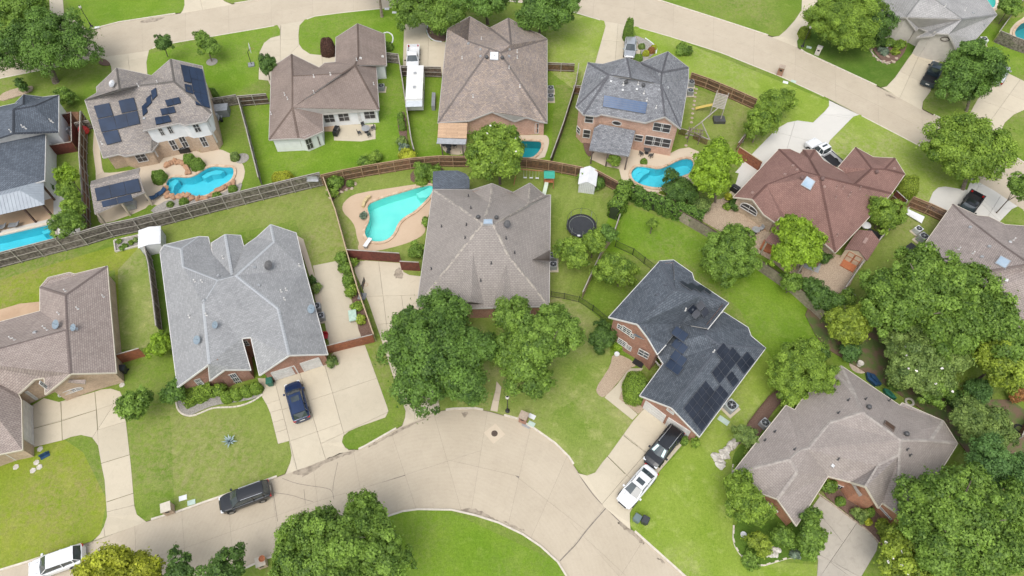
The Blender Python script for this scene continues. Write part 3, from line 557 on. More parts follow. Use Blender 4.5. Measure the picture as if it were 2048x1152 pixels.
STAIN = M('gutter_stain', (.20, .165, .125), (.34, .29, .225), 2.2, .9, lo=.35, hi=.6)
def stain(px, label, z=-.115):
    W = smooth_poly(W2(px, z), 2); rnd = random.Random(len(px)+int(px[0][0])); W = [(x+rnd.uniform(-.12, .12), y+rnd.uniform(-.12, .12)) for x, y in W]; m = MB(); m.prism(W, z-.001, z); m.build('stain', STAIN, kind='structure', label=label)
S8 = lambda ox, oy, pts: [(ox+x/2.954, oy+y/2.954) for x, y in pts]
stain(S8(480, 762, [(290,545),(380,508),(500,462),(640,410),(700,408),(640,440),(590,450),(500,490),(440,525),(385,568),(350,560)]), 'brown water stain along the lower gutter')
stain(S8(480, 762, [(740,400),(800,362),(880,318),(960,272),(1060,232),(1130,208),(1120,218),(1040,246),(960,290),(880,330),(810,372)]), 'thin dark stain in the gutter below the oaks')
stain(S8(480, 762, [(1290,757),(1370,748),(1440,768),(1500,812),(1530,835),(1480,820),(1440,800),(1380,782)]), 'dark stain at the inner kerb of the bend')
stain(S8(900, 762, [(985,822),(1060,868),(1140,935),(1155,965),(1120,950),(1060,905),(1010,862)]), 'dark stain at the kerb beside the bins')
stain(S8(900, 762, [(1215,1038),(1250,1055),(1275,1082),(1250,1078)]), 'small stain lower down the same kerb'); stain(S8(900, 762, [(300,822),(360,840),(440,880),(430,888),(360,858)]), 'thin stain along the park kerb')
stain(S8(0, 762, [(480,972),(520,950),(560,945),(540,962),(500,978)]), 'brown leaf stain at the driveway mouth'); stain(S8(0, 0, [(815,130),(880,110),(985,98),(940,120),(860,138)]), 'brown stain on the upper street'); stain(S8(1528, 0, [(705,545),(745,560),(785,582),(760,582),(720,562)]), 'brown stain across the upper street')
stain(S8(900, 762, [(60,185),(120,180),(90,215),(70,205)]), 'damp patch at the kerb under the oaks'); stain(S8(480, 300, [(905,745),(925,700),(945,692),(955,720),(970,760),(940,760),(920,752)]), 'brown puddle mark on the long driveway', .022)
def crack(px, label, z=-.117, w_=.022):
    W = [P(x, y, z) for x, y in smooth_poly(px, 1, False)]; m = MB()
    for a, b_ in zip(W[:-1], W[1:]):
        d = (b_-a).normalized(); n = Vector((-d.y, d.x, 0))*w_; m.face([a-n, b_-n, b_+n, a+n])
    m.build('crack', JOINT, kind='structure', label=label)
for px in ([(250,575),(330,605),(420,620),(500,630),(545,645),(555,700)], [(578,480),(552,600),(548,650)], [(378,640),(386,725)], [(200,660),(300,672),(380,700),(430,712)], [(186,600),(200,680),(222,830)]): crack(S8(480, 762, px), 'thin crack in the lower street')
crack(S8(900, 762, [(650,1062),(700,1010),(745,965),(800,890),(860,820),(922,750)]), 'weedy joint across the lower street', w_=.05); crack(S8(900, 762, [(755,540),(800,610),(860,690),(922,750),(990,820),(1060,880)]), 'weedy joint along the driveway mouth', w_=.045)
WEED = M('weed_joint', (.10, .115, .045), (.17, .14, .09), 3, .95)
def weeds(px, label):
    W = [P(x, y, .022) for x, y in px]; m = MB()
    for a, b_ in zip(W[:-1], W[1:]): d = (b_-a).normalized(); n = Vector((-d.y, d.x, 0))*.028; m.face([a-n, b_-n, b_+n, a+n])
    m.build('weeds', WEED, kind='stuff', label=label)
for px in ([(1028,322),(1075,362),(1110,386)], [(930,445),(975,490),(1035,550)]): weeds(S8(900, 762, px), 'grass growing in the driveway joint')
for px in ([(360,125),(364,250),(368,350)], [(190,283),(360,238),(570,170)], [(560,65),(572,200),(577,290)], [(595,488),(768,435)], [(630,715),(790,662)]): weeds(S8(0, 762, px), 'dirt and grass in the left driveway joints')
# ================================================================ HOUSES
WHT = M('white_trim', (.60, .59, .565), (.50, .49, .47), 2, .6); CREAMT = M('cream_trim', (.55, .50, .41), (.47, .43, .35), 2, .6)
GREYT = M('grey_trim', (.42, .40, .37), (.36, .34, .32), 2, .7); DARKT = M('brown_trim', (.13, .10, .085), (.10, .08, .07), 2, .7)
GLASS = M('window_glass', (.035, .045, .055), (.075, .09, .105), .6, .08, spec=.8); SCREEN = M('window_screen', (.035, .033, .035), (.055, .05, .05), 1, .5)
GLASSB = M('skylight_glass', (.26, .36, .46), (.36, .44, .52), .8, .12, spec=.8)
SOL = M('solar_black', (.014, .018, .028), (.022, .028, .042), .7, .38, spec=.25); SOLF = M('solar_frame', (.13, .14, .16), None, 2, .5, metal=.2)
SOLW = M('solar_slate_blue', (.030, .044, .075), (.040, .056, .09), .7, .35, spec=.3); SOLB = M('solar_blue', (.035, .075, .16), (.05, .10, .20), 1.2, .25, spec=.5); SOLFK = M('black_frame', (.02, .022, .027), None, 2, .4)
PHM = M('heating_mat', (.012, .022, .045), (.018, .034, .07), .5, .5, spec=.25)
METG = M('galvanised_metal', (.42, .43, .44), (.34, .35, .36), 3, .4, metal=.4); METD = M('dark_metal', (.07, .07, .075), (.05, .05, .05), 3, .5)
def newell(pts):
    n = Vector((0, 0, 0))
    for i in range(len(pts)):
        a, b = pts[i], pts[(i+1) % len(pts)]; n += Vector(((a.y-b.y)*(a.z+b.z), (a.z-b.z)*(a.x+b.x), (a.x-b.x)*(a.y+b.y)))
    n.normalize(); return n if n.z > 0 else -n
class House: pass
def house(name, label, ze, pitch, V, F, loops, roofm, wallm, trim, capm=None, cat='house', over=.38, upper=None, caps=True, wallfrom=-.05, chk=False, skip=()):
    H = House(); H.V = V; pos = {}
    for k, v in V.items():
        if len(v) > 2: pos[k] = P(v[0], v[1], v[2])
        elif k[0].islower(): pos[k] = P(v[0], v[1], ze)
    planes = []; draw = []
    for f in F:
        mode = f[0] if f[0] in '!?' else ''; ids = f.lstrip('!? ').split()
        if mode != '?': draw.append(ids)
        if mode == '!': continue
        A, B = pos[ids[0]], pos[ids[1]]
        d = (B-A); d.z = 0; d.normalize(); inn = Vector((-d.y, d.x, 0))
        cx = sum(V[i][0] for i in ids)/len(ids); cy = sum(V[i][1] for i in ids)/len(ids)
        if (P(cx, cy, A.z+1.5)-A).dot(inn) < 0: inn = -inn
        n = Vector((-pitch*inn.x, -pitch*inn.y, 1)).normalized(); planes.append((n, n.dot((A+B)/2), ids))
    res = []; late = []
    for k, v in V.items():
        if k in pos: continue
        r = ray(v[0], v[1]); num = den = 0
        for n, d, ids in planes:
            if k in ids: a = n.dot(CAM)-d; b = n.dot(r); num += -a*b; den += b*b
        if den == 0: late.append(k); continue
        t = num/den; pos[k] = CAM+r*t
        res += [abs(n.dot(pos[k])-d) for n, d, ids in planes if k in ids]
    for k in late:
        best = None
        for ids in draw:
            kn = [i for i in ids if i in pos and (pos[i]-P(*V[k][:2], pos[i].z)).length > .3]
            if k in ids and len(kn) >= 3:
                nn = newell([pos[i] for i in kn])
                if nn.z < .55: continue
                q = plane_hit(V[k][0], V[k][1], sum((pos[i] for i in kn), Vector())/len(kn), nn)
                if ze-.2 < q.z < ze+6 and (best is None or len(kn) > best[0]): best = (len(kn), q)
        if best: pos[k] = best[1]
        else:
            nb = [pos[i].z for ids in draw if k in ids for i in ids if i in pos and i[0].isupper()]
            pos[k] = P(V[k][0], V[k][1], (sum(nb)/len(nb) if nb else ze+.8))
            if chk: print('FALLBACK', k, pos[k].z)
    if chk: print('HOUSE', name, 'res', [round(x, 2) for x in res], {k: round(p.z, 1) for k, p in pos.items() if k[0].isupper()})
    H.pos = pos
    c = sum((p for p in pos.values()), Vector())/len(pos); c.z = 0
    root = empty(name, c, label, cat); H.root = root; H.tris = []
    mb = MB(); cap_edges = {}
    for ids in draw:
        pts = [pos[i] for i in ids]; n = newell(pts); u = Vector((0, 0, 1)).cross(n)
        u = Vector((1, 0, 0)) if u.length < .05 else u.normalized(); vv = n.cross(u)
        px = [Vector((V[i][0], V[i][1], 0)) for i in ids]
        for t in tessellate_polygon([px]):
            q = [pts[j] for j in t]
            if (q[1]-q[0]).cross(q[2]-q[0]).z < 0: q = q[::-1]
            mb.face(q, 0, [(x.dot(u), x.dot(vv)) for x in q]); mb.face([x-Vector((0, 0, .14)) for x in q][::-1], 1)
            H.tris.append(([(V[ids[j]][0], V[ids[j]][1]) for j in t], [pts[j] for j in t], n))
        for j in range(len(ids)):
            e = tuple(sorted((ids[j], ids[(j+1) % len(ids)]))); cap_edges.setdefault(e, []).append((n, sum(pts, Vector())/len(pts)))
    roof = mb.build('roof', [roofm, trim], root, world=True); H.roof = roof
    # fascia + wall
    wb = MB(); fb = MB(); H.seg = {}; H.ins = {}
    for lp in loops:
        ids = lp.split(); pts = [pos[i] for i in ids]
        ins = offset_poly([(p.x, p.y) for p in pts], over); n = len(ids); outp = offset_poly([(p.x, p.y) for p in pts], -.03)
        cw = area2([(p.x, p.y) for p in pts]) < 0
        tops = [p.z-.07+(0 if i[0].isupper() else over*pitch*.55 if len(V[i]) < 3 or V[i][2] == ze else -.12) for i, p in zip(ids, pts)]; acc = 0
        for j in range(n):
            k = (j+1) % n; a, b = ins[j], ins[k]; L = (b-a).length; H.ins[ids[j]] = a
            H.seg[(ids[j], ids[k])] = (a, b); H.seg[(ids[k], ids[j])] = (a, b)
            za, zb = tops[j], tops[k]
            def wallq(z0a, z0b, z1a, z1b, mi):
                q = [(a.x, a.y, z0a), (b.x, b.y, z0b), (b.x, b.y, z1b), (a.x, a.y, z1a)]; uv = [(acc, z0a), (acc+L, z0b), (acc+L, z1b), (acc, z1a)]
                if cw: q = q[::-1]; uv = uv[::-1]
                wb.face(q, mi, uv)
            if (ids[j], ids[k]) in skip: pass
            elif upper and za > upper[0]+.3 and zb > upper[0]+.3:
                wallq(wallfrom, wallfrom, upper[0], upper[0], 0); wallq(upper[0], upper[0], za, zb, 1)
            else: wallq(wallfrom, wallfrom, za, zb, 0)
            acc += L
            pa, pb = Vector((outp[j].x, outp[j].y, pts[j].z-.10)), Vector((outp[k].x, outp[k].y, pts[k].z-.10))
            if (ids[j], ids[k]) not in skip: fb.bar(pa, pb, .07, .20)
    wb.build('wall', [wallm, upper[1] if upper else wallm], root, world=True)
    fb.build('fascia', trim, root, world=True)
    if caps:
        for (a, b), fs in cap_edges.items():
            cb = MB()
            if len(fs) != 2 or (a[0].islower() and b[0].islower()): continue
            A, B = pos[a], pos[b]; (n1, c1), (n2, c2) = fs
            if (c2-A).dot(n1) > -.05: continue       # valley or flat
            d = (B-A); L = d.length
            if L < .6: continue
            d.normalize(); ks = max(1, int(L/.34))
            s1 = n1.cross(d); s1 = -s1 if s1.dot(c1-A) < 0 else s1; s2 = n2.cross(d); s2 = -s2 if s2.dot(c2-A) < 0 else s2
            up = (n1+n2).normalized()*.03
            for q in range(ks):
                p0 = A+d*(L*q/ks); p1 = A+d*(L*(q+1)/ks-.02); e = up*1.35
                for s in (s1, s2):
                    fq = [p0+up, p1+e, p1+e*.6+s*.17, p0+up*.5+s*.17]
                    if (fq[1]-fq[0]).cross(fq[2]-fq[0]).z < 0: fq = fq[::-1]
                    cb.face(fq)
            if cb.f: cb.build('ridge_cap', capm or roofm, roof, world=True)
    return H
def on_roof(H, px, py):
    best = None
    for tp, tw, n in H.tris:
        if inpoly(px, py, tp):
            nn = (tw[1]-tw[0]).cross(tw[2]-tw[0]).normalized()
            p = plane_hit(px, py, tw[0], nn); d = (p-CAM).length
            if best is None or d < best[2]: best = (p, n, d)
    if best is None:
        tp, tw, n = min(H.tris, key=lambda t: (t[0][0][0]-px)**2+(t[0][0][1]-py)**2); return plane_hit(px, py, tw[0], n), n
    return best[0], best[1]
def basis(n):
    u = Vector((0, 0, 1)).cross(n); u = Vector((1, 0, 0)) if u.length < .05 else u.normalized(); return u, n.cross(u)
def quad_on(H, px):                           # 4 photo corners on one roof plane
    cx = sum(p[0] for p in px)/4; cy = sum(p[1] for p in px)/4; p0, n = on_roof(H, cx, cy)
    q = [on_roof(H, x, y)[0] for x, y in px]; nn = newell(q)
    nn = nn if nn.dot(n) > .8 else n; m = sum(q, Vector())/4
    if max(abs((p-m).dot(nn)) for p in q) > .03:          # corners straddle a fold: one plane, resting on the highest corner
        m = m+nn*max((p-m).dot(nn) for p in q); q = [plane_hit(x, y, m, nn) for x, y in px]
    return q, nn
def panels(H, px, nx, ny, mat=SOL, frame=SOLF, name='solar_panel', gap=.008, lift=.14, cells=0, fw=.014):
    q, n = quad_on(H, px)
    for j in range(ny):
        for i in range(nx):
            def at(s, t):
                a = q[0].lerp(q[1], s); b = q[3].lerp(q[2], s); return a.lerp(b, t)+n*lift
            c = [at(i/nx, j/ny), at((i+1)/nx, j/ny), at((i+1)/nx, (j+1)/ny), at(i/nx, (j+1)/ny)]
            m = sum(c, Vector())/4; g = [p+(m-p).normalized()*gap for p in c]; g2 = [p+(m-p).normalized()*(gap+fw*1.4)+n*.03 for p in c]
            mb = MB(); lo = [p-n*.05 for p in g]; mb.quadbox(lo+g, 1); 
            if (g2[1]-g2[0]).cross(g2[2]-g2[0]).dot(n) < 0: g2 = g2[::-1]
            mb.face(g2, 0)
            if cells:
                for k in range(1, cells):
                    for (a, b, c_, d) in ((0, 1, 3, 2), (0, 3, 1, 2)):
                        A = g2[a].lerp(g2[b], k/cells)+n*.004; B = g2[c_].lerp(g2[d], k/cells)+n*.004; mb.bar(A, B, .025, .004, 1, up=n)
            mb.build(name, [mat, frame], H.roof, world=True)
def pipe(H, x, y, h=.45, r=.06, mat=None, name='vent_pipe'):
    p, n = on_roof(H, x, y); mb = MB(); mb.tube([p-n*.05, p+n*.03], .13, 8); mb.tube([p, p+Vector((0, 0, h))], r, 8); mb.tube([p+Vector((0, 0, h)), p+Vector((0, 0, h+.08))], r*1.3, 8)
    mb.build(name, mat or WHT, H.roof, world=True)
def rbox(H, x, y, s=.35, h=.16, mat=None, name='roof_vent'):
    p, n = on_roof(H, x, y); u, v = basis(n); mb = MB(); c = []
    for hh, k in ((-.03, 1), (h, .8)):
        c += [p+n*hh-u*s/2*k-v*s/2*k, p+n*hh+u*s/2*k-v*s/2*k, p+n*hh+u*s/2*k+v*s/2*k, p+n*hh-u*s/2*k+v*s/2*k]
    mb.quadbox(c); mb.build(name, mat or METG, H.roof, world=True)
def turbine(H, x, y, mat=None, r=.24):
    p, n = on_roof(H, x, y); mb = MB(); mb.lathe(p-Vector((0, 0, .25)), [(r*.5, 0), (r*.5, .3), (r, .36), (r*1.1, .5), (r*.85, .64), (r*.3, .7), (0.01, .71)], 12)
    mb.build('turbine_vent', mat or METD, H.roof, world=True, smooth=True)
def skylight(H, px, glass=GLASSB, frame=METG):
    q, n = quad_on(H, px); mb = MB(); t = [p+n*.14 for p in q]; mb.quadbox([p-n*.05 for p in q]+t)
    s = mb.build('skylight', frame, H.roof, world=True); m = sum(t, Vector())/4
    g = [p+(m-p).normalized()*.13+n*.012 for p in t]
    if (g[1]-g[0]).cross(g[2]-g[0]).dot(n) < 0: g = g[::-1]
    b = MB(); b.face(g); b.build('pane', glass, s, world=True)
def dish(H, x, y, mat, r=.38):
    p, n = on_roof(H, x, y); ax = Vector((-.25, -.45, 1)).normalized(); u = ax.cross(Vector((0, 1, 0))).normalized(); v = ax.cross(u); c = p+Vector((0, 0, .42)); mb = MB()
    ring = lambda rr, hh: [c+u*rr*math.cos(2*math.pi*j/14)+v*rr*1.15*math.sin(2*math.pi*j/14)+ax*hh for j in range(14)]
    R = [ring(.02, 0), ring(r*.6, .05), ring(r, .14)]
    for a, b in zip(R[:-1], R[1:]):
        for j in range(14): mb.face([a[j], a[(j+1) % 14], b[(j+1) % 14], b[j]])
    mb.tube([p, c], .03, 6); mb.bar(c, c+ax*.5-v*.1, .03); mb.build('satellite_dish', mat, H.roof, world=True)
def wall_plane(H, seg):
    if isinstance(seg, str): a, b = [H.ins[k] for k in seg.split()]
    else: a, b = Vector(P(*seg[0])[:2]), Vector(P(*seg[1])[:2])
    d = Vector((b.x-a.x, b.y-a.y, 0)).normalized(); n = Vector((d.y, -d.x, 0)); A = Vector((a.x, a.y, 0))
    if n.dot(Vector((0, 0, 0))-A) < 0: n = -n
    return A, d, n
def window(H, seg, tl, br, cols=2, rows=2, frame=WHT, glass=GLASS, arch=False, name='window', round_=False, shut=False):
    A, d, n = wall_plane(H, seg); p = plane_hit(*tl, A, n); q = plane_hit(*br, A, n)
    if d.x < 0: d = -d
    s0, s1 = (p-A).dot(d), (q-A).dot(d); z1, z0 = p.z, q.z
    if s0 > s1: s0, s1 = s1, s0
    if z0 > z1: z0, z1 = z1, z0
    at = lambda s, z, o=0: A+d*s+n*o+Vector((0, 0, z))
    f = MB(); g = MB(); w_ = s1-s0; h_ = z1-z0; t = .08
    if round_ or arch:
        cx = (s0+s1)/2; pts = []
        if round_: pts = [(cx+w_/2*math.cos(a), (z0+z1)/2+h_/2*math.sin(a)) for a in [2*math.pi*k/20 for k in range(20)]]
        else:
            r = min(w_/2, h_*.6); zs = z1-r; pts = [(s0, z0), (s1, z0)]+[(cx+w_/2*math.cos(a), zs+r*math.sin(a)) for a in [math.pi*k/12 for k in range(13)]]
        for k in range(len(pts)):
            a, b = pts[k], pts[(k+1) % len(pts)]
            if (Vector(a)-Vector(b)).length > .01: f.bar(at(*a, .03), at(*b, .03), t*1.2, t*1.2, up=n)
        g.face([at(*k, .02) for k in pts])
        for c in range(1, cols):
            s = s0+w_*c/cols; zt = z1 if not arch else zs+r*math.sqrt(max(0, 1-((s-cx)/(w_/2))**2)); f.bar(at(s, z0, .04), at(s, zt, .04), .05, .05, up=n)
        for c in range(1, rows): z = z0+(h_-(r if arch else 0))*c/(rows-1 if arch and rows > 1 else rows); f.bar(at(s0, z, .04), at(s1, z, .04), .05, .05, up=n)
    else:
        for a, b in (((s0, z0), (s1, z0)), ((s1, z0), (s1, z1)), ((s1, z1), (s0, z1)), ((s0, z1), (s0, z0))): f.bar(at(*a, .03), at(*b, .03), t, t, up=n)
        for c in range(1, cols): f.bar(at(s0+w_*c/cols, z0, .035), at(s0+w_*c/cols, z1, .035), .045, .045, up=n)
        for c in range(1, rows): f.bar(at(s0, z0+h_*c/rows, .04), at(s1, z0+h_*c/rows, .04), .035, .045, up=n)
        g.face([at(s0, z0, .02), at(s1, z0, .02), at(s1, z1, .02), at(s0, z1, .02)])
    o = f.build(name, frame, H.root, world=True); g.build('pane', glass, o, world=True)
    return o
def garage(H, seg, tl, br, mat=WHT, rows=4):
    A, d, n = wall_plane(H, seg); p = plane_hit(*tl, A, n); q = plane_hit(*br, A, n)
    if d.x < 0: d = -d
    s0, s1 = sorted(((p-A).dot(d), (q-A).dot(d))); z1 = max(1.9, min(2.35, max(p.z, q.z))); at = lambda s, z, o: A+d*s+n*o+Vector((0, 0, z))
    f = MB(); f.bar(at(s0, z1, .04), at(s1, z1, .04), .12, .12, up=n); f.bar(at(s0, 0, .04), at(s0, z1, .04), .12, .1, up=n); f.bar(at(s1, 0, .04), at(s1, z1, .04), .12, .1, up=n)
    o = f.build('garage_door', mat, H.root, world=True)
    for r in range(rows):
        a, b = .04+(z1-.06)*r/rows, .04+(z1-.06)*(r+1)/rows-.025; m = MB()
        m.quadbox([at(s0+.05, a, .0), at(s1-.05, a, .0), at(s1-.05, a, .05), at(s0+.05, a, .05), at(s0+.05, b, .0), at(s1-.05, b, .0), at(s1-.05, b, .05), at(s0+.05, b, .05)])
        for k in range(8):
            u0 = s0+.2+(s1-s0-.4)*k/8; u1 = s0+.1+(s1-s0-.4)*(k+1)/8; m.quadbox([at(u0, a+.08, .04), at(u1, a+.08, .04), at(u1, a+.08, .065), at(u0, a+.08, .065), at(u0, b-.08, .04), at(u1, b-.08, .04), at(u1, b-.08, .065), at(u0, b-.08, .065)])
        m.build('panel', mat, o, world=True)
def slab_roof(parent, name, pts, mat, trim, th=.16, posts=(), postm=None, world=True):  # pts: (px,py,z)
    w_ = [P(*p) for p in pts]; n = newell(w_); u, v = basis(n); mb = MB()
    tri = tessellate_polygon([[Vector((p[0], p[1], 0)) for p in pts]])
    for t in tri:
        q = [w_[j] for j in t]; q = q if (q[1]-q[0]).cross(q[2]-q[0]).z > 0 else q[::-1]
        mb.face(q, 0, [(x.dot(u), x.dot(v)) for x in q]); mb.face([x-Vector((0, 0, th)) for x in q][::-1], 1)
    for i in range(len(w_)):
        a, b = w_[i], w_[(i+1) % len(w_)]; dn = Vector((0, 0, th)); mb.face([a-dn, b-dn, b, a], 1); mb.face([a, b, b-dn, a-dn], 1)
    o = mb.build(name, [mat, trim], parent, world=True)
    for x, y, z in posts:
        t = P(x, y, z); m = MB(); m.box(t.x-.08, t.x+.08, t.y-.08, t.y+.08, 0, z); m.build('post', postm or trim, parent, world=True)
    return o
# ---- shingles, walls
SH_A = M_shingle('shingle_blue_black', (.085, .10, .122), (.12, .14, .168), (.04, .045, .055), .35)
SH_B = M_shingle('shingle_warm_grey', (.30, .265, .235), (.22, .20, .19), (.12, .11, .10), .9)
SH_C = M_shingle('shingle_brown', (.255, .205, .178), (.22, .175, .152), (.12, .09, .075), .3)
SH_D = M_shingle('shingle_mottled_tan', (.33, .265, .215), (.23, .195, .18), (.14, .12, .11), 1.)
SH_E = M_shingle('shingle_mottled_grey', (.24, .247, .26), (.15, .156, .168), (.10, .10, .11), 1.)
SH_F = M_shingle('shingle_red_brown', (.245, .145, .122), (.212, .123, .104), (.12, .065, .055), .3)
SH_G = M_shingle('shingle_light_grey', (.30, .295, .29), (.35, .34, .335), (.2, .2, .2), .5)
SH_H = M_shingle('shingle_taupe', (.270, .222, .198), (.325, .275, .245), (.15, .12, .11), .4, big=.08)
SH_I = M_shingle('shingle_pale_grey', (.30, .303, .305), (.24, .243, .247), (.20, .205, .21), .45, big=.06)
SH_J = M_shingle('shingle_grey_brown', (.25, .225, .205), (.285, .258, .235), (.15, .13, .12), .3, big=.07)
SH_K = M_shingle('shingle_slate', (.075, .088, .105), (.115, .130, .150), (.035, .042, .052), .55, big=.15)
SH_L = M_shingle('shingle_rosy_grey', (.262, .230, .210), (.295, .262, .240), (.2, .165, .15), .4, big=.08)
SH_M = M_shingle('shingle_rosy_taupe', (.265, .226, .208), (.325, .28, .257), (.15, .12, .11), .4)
CAPI = M('cap_pale', (.36, .375, .39), (.32, .335, .35), 6, .9); CAPJ = M('cap_tan', (.35, .315, .27), (.24, .215, .195), 2.2, .9, lo=.48, hi=.52)
CAPK = M('cap_slate', (.09, .10, .12), (.06, .07, .085), 6, .9); CAPL = M('cap_rosy', (.33, .30, .27), (.27, .24, .22), 2.2, .9, lo=.46, hi=.54)
BR_RED = M_brick('brick_red', (.33, .135, .085), (.25, .10, .065), (.35, .28, .22)); BR_ORG = M_brick('brick_orange', (.42, .17, .09), (.34, .125, .065), (.40, .30, .22))
BR_PINK = M_brick('brick_pink', (.52, .30, .22), (.46, .26, .19), (.5, .40, .32)); BR_TAN = M_brick('brick_tan', (.44, .31, .21), (.37, .26, .175), (.45, .38, .3))
BR_BUFF = M_brick('stone_buff', (.48, .38, .27), (.38, .29, .20), (.5, .42, .33), .14, .3); SID_W = M('white_siding', (.70, .71, .71), (.64, .65, .65), 1.5, .7); SID_G = M('putty_siding', (.50, .47, .42), (.45, .42, .38), 2, .7)
# ---- H: brown roof at the left edge
HH = house('brick_house', 'brown shingled tan brick house cut by the left edge with an arched front window', 2.8, .6,
 dict(a=(-80,665,3.2),a2=(80,622),b=(80,574),c=(96,555),d=(138,545),e=(149,548),f=(214,532),g=(219,597),i=(232,745),A=(141,747),t=(122,763,4.1),j=(91,788,3.1),k=(89,755,4.0),l=(69,758,3.9),m=(36,788),n=(42,800),o=(44,899),p=(0,908),q=(-90,940),P1=(131,590),P2=(134,660),W1=(-90,722,6.3)),
 ['i g P1 P2 A', '! f P1 g', '! f e d c b P1', '! b a2 P2 P1', '! a2 a W1 P2', '! W1 P2 A t j k l m n o p q'],
 ['a a2 b c d e f g i A t j k l m n o p q'], SH_H, BR_TAN, CREAMT)
window(HH, 'A t', (119,793), (160,772), 4, 2, arch=True)
# ---- I: pale grey roof
HI = house('brick_house', 'large pale grey shingled red brick house with a double garage and blue car in front', 2.7, .62,
 dict(a=(320,503),b=(355,774),c=(421,760,3.2),q=(449,739,4.0),d=(501,739),f=(483,676,4.9),g=(502,674,4.9),h=(519,750),i=(655,708),j=(609,537),k=(592,466),l=(514,474),m=(487,493),n=(481,471),o=(423,486),p=(425,508),r=(416,474),s=(398,473),t=(328,490),
  A=(418,728),B=(406,608),C=(435,561),D=(366,534),E=(362,498),F=(450,469),G=(464,551),H=(472,551),I=(541,449),J=(548,483),K=(556,617),L=(578,710)),
 ['a b A B C D E t', 's t E', 'r p D E s', '! D C p', 'o p C G F', 'n m H G F', '! C H G', '! l m H J I', 'j i L K H J I k', '! q d f g h L K H C B A c'],
 ['a b A c q d f g h L i j k I l m n F o p r s t'], SH_I, BR_RED, WHT, CAPI)
# ---- J: centre
HJ = house('brick_house', 'wide grey brown hip roofed brick house behind the two large oaks beside the kidney pool', 2.8, .55,
 dict(a=(866,379),b=(834,612),c=(951,616),d=(1098,612),e=(1101,390),f=(1089,390),g=(1026,385),h=(943,380),A=(984,367),A2=(980,408),B=(1060,366),B2=(1057,408),C=(965,446),D=(987,449),K=(1016,510)),
 ['a b C', '! h a C A2', '? h a C D A2 B2', '! h A A2', '! A g A2', '! A2 C D g', '! g B B2', '! g B2 D', '! B f B2', '! B2 f e D', 'e d K D', '! b c d K D C'],
 ['a b c d e f B g A h'], SH_J, BR_RED, GREYT, CAPJ)
# ---- K: slate roof with solar panels
HK = house('brick_house', 'two storey red brick house with slate grey roof covered in black solar panels', 5.4, .6,
 dict(a=(1218,634),b=(1320,522),c=(1347,520),d=(1384,546),e=(1388,560),f=(1457,606),g=(1416,657),A=(1275,648),S0=(1295,674,6.0),t=(1315,708,5.0),u=(1332,689,5.2),R=(1350,580),S=(1402,591),
  v=(1280,791,2.8),x=(1327,727,2.8),x2=(1317,712,3.1),U=(1332,689),P0=(1364,648),Q1=(1411,669,5.4),g2=(1416,657,4.9),n1=(1447,624,2.8),n2=(1496,655,2.8),n3=(1502,672,2.8),z=(1531,696,2.8),w=(1399,873,2.8),B=(1343,815),D=(1440,690)),
 ['a b R A', '! b c d R', '! c d R', '! d e R', 'e f S R', '! S f g P0', '! A R S P0', '! A P0 u t S0', 'v x D B', '? v x P0 U', '! x x2 U P0 Q1 D', '! g2 n1 n2 n3 D Q1', '! P0 g2 Q1', 'z w B D', '! n3 z D'],
 ['a b c d e f g P0 u t S0 A', 'v x x2 n1 n2 n3 z w B'], SH_K, BR_RED, WHT, CAPK, skip=(('g', 'P0'), ('P0', 'u')))
# ---- L: bottom right
HL = house('brick_house', 'long rosy grey roofed orange brick house among garden beds at bottom right', 2.7, .55,
 dict(a=(1464,947),b=(1572,811),c=(1590,820),d=(1602,802),e=(1665,738),f=(1683,732),g=(1800,811),h=(1805,806),i=(1887,842),j=(1915,887),k=(1812,1052),K=(1795,1026),l=(1765,1005),m=(1757,1015),M=(1732,973,5.0),L1=(1702,964,3.2),n=(1656,952),o=(1593,1051),G=(1555,998),p=(1522,986),
  P1=(1601,900),P2=(1579,918),Q2=(1710,789),Q3=(1726,824),Q4=(1660,845),P3=(1616,898),S1=(1802,880),S2=(1861,881),T1=(1799,911),M3=(1757,932),G1=(1594,945)),
 ['a b P1 P2', '! b c P1', 'd e Q2 Q3 Q4 P3', '! c d P3 P1', '! e f Q2', 'f g S1 Q3 Q2', '! g h i S2 S1', 'i j S2', 'k j S2 S1 T1 K', '? d e P1', 'n o G G1 P2 P1 P3', '! Q4 Q3 S1 T1 M3 M L1 n P3', '! M3 T1 K l m M', '! a P2 G1 G p', '? a p G1 G'],
 ['a b c d e f g h i j k K l m M L1 n o G p'], SH_L, BR_ORG, CREAMT, CAPL)
# ---- M: right edge
HM = house('brick_house', 'rosy taupe roofed house at the right edge behind the huge tree with a square skylight', 2.8, .55,
 dict(w=(1790,572),a=(1906,408),b=(1955,431),c=(1978,433),d=(2010,449),e=(2130,458),R1=(1928,430),R2=(2000,486),R3=(2060,528),X=(2130,530),Y=(2130,700,3.0),y=(1792,640,2.8)),
 ['w a R1 R2 R3', '! a b R1', '! b c R2 R1', '! c d R3 R2', '! d e X R3', '? e d X', '! R3 X Y y w'], ['w a b c d e Y y'], SH_M, BR_TAN, CREAMT)
# ---- A: dark roof at the left edge
HA = house('white_house', 'dark blue grey roofed white house at the left edge behind the lap pool', 3.4, .5,
 dict(a=(117,190),b=(117,264),c=(91,267),d=(89,360),s=(-90,415),n1=(85,194),N1=(47,189,5.2),n2=(29,207),w=(-90,232),P1=(27,219),P2=(27,267),P3=(-90,305),Q=(68,212,5.0),Q2=(46,210,5.4)),
 ['b a Q P1 P2', '! b c d s P3 P2', '! a n1 Q', '! n1 N1 Q2 P1 Q', '! N1 n2 Q2', '! n2 w P3 P2 P1 Q2', '? d s P3'], ['a b c d s w n2 N1 n1'], SH_A, SID_W, WHT)
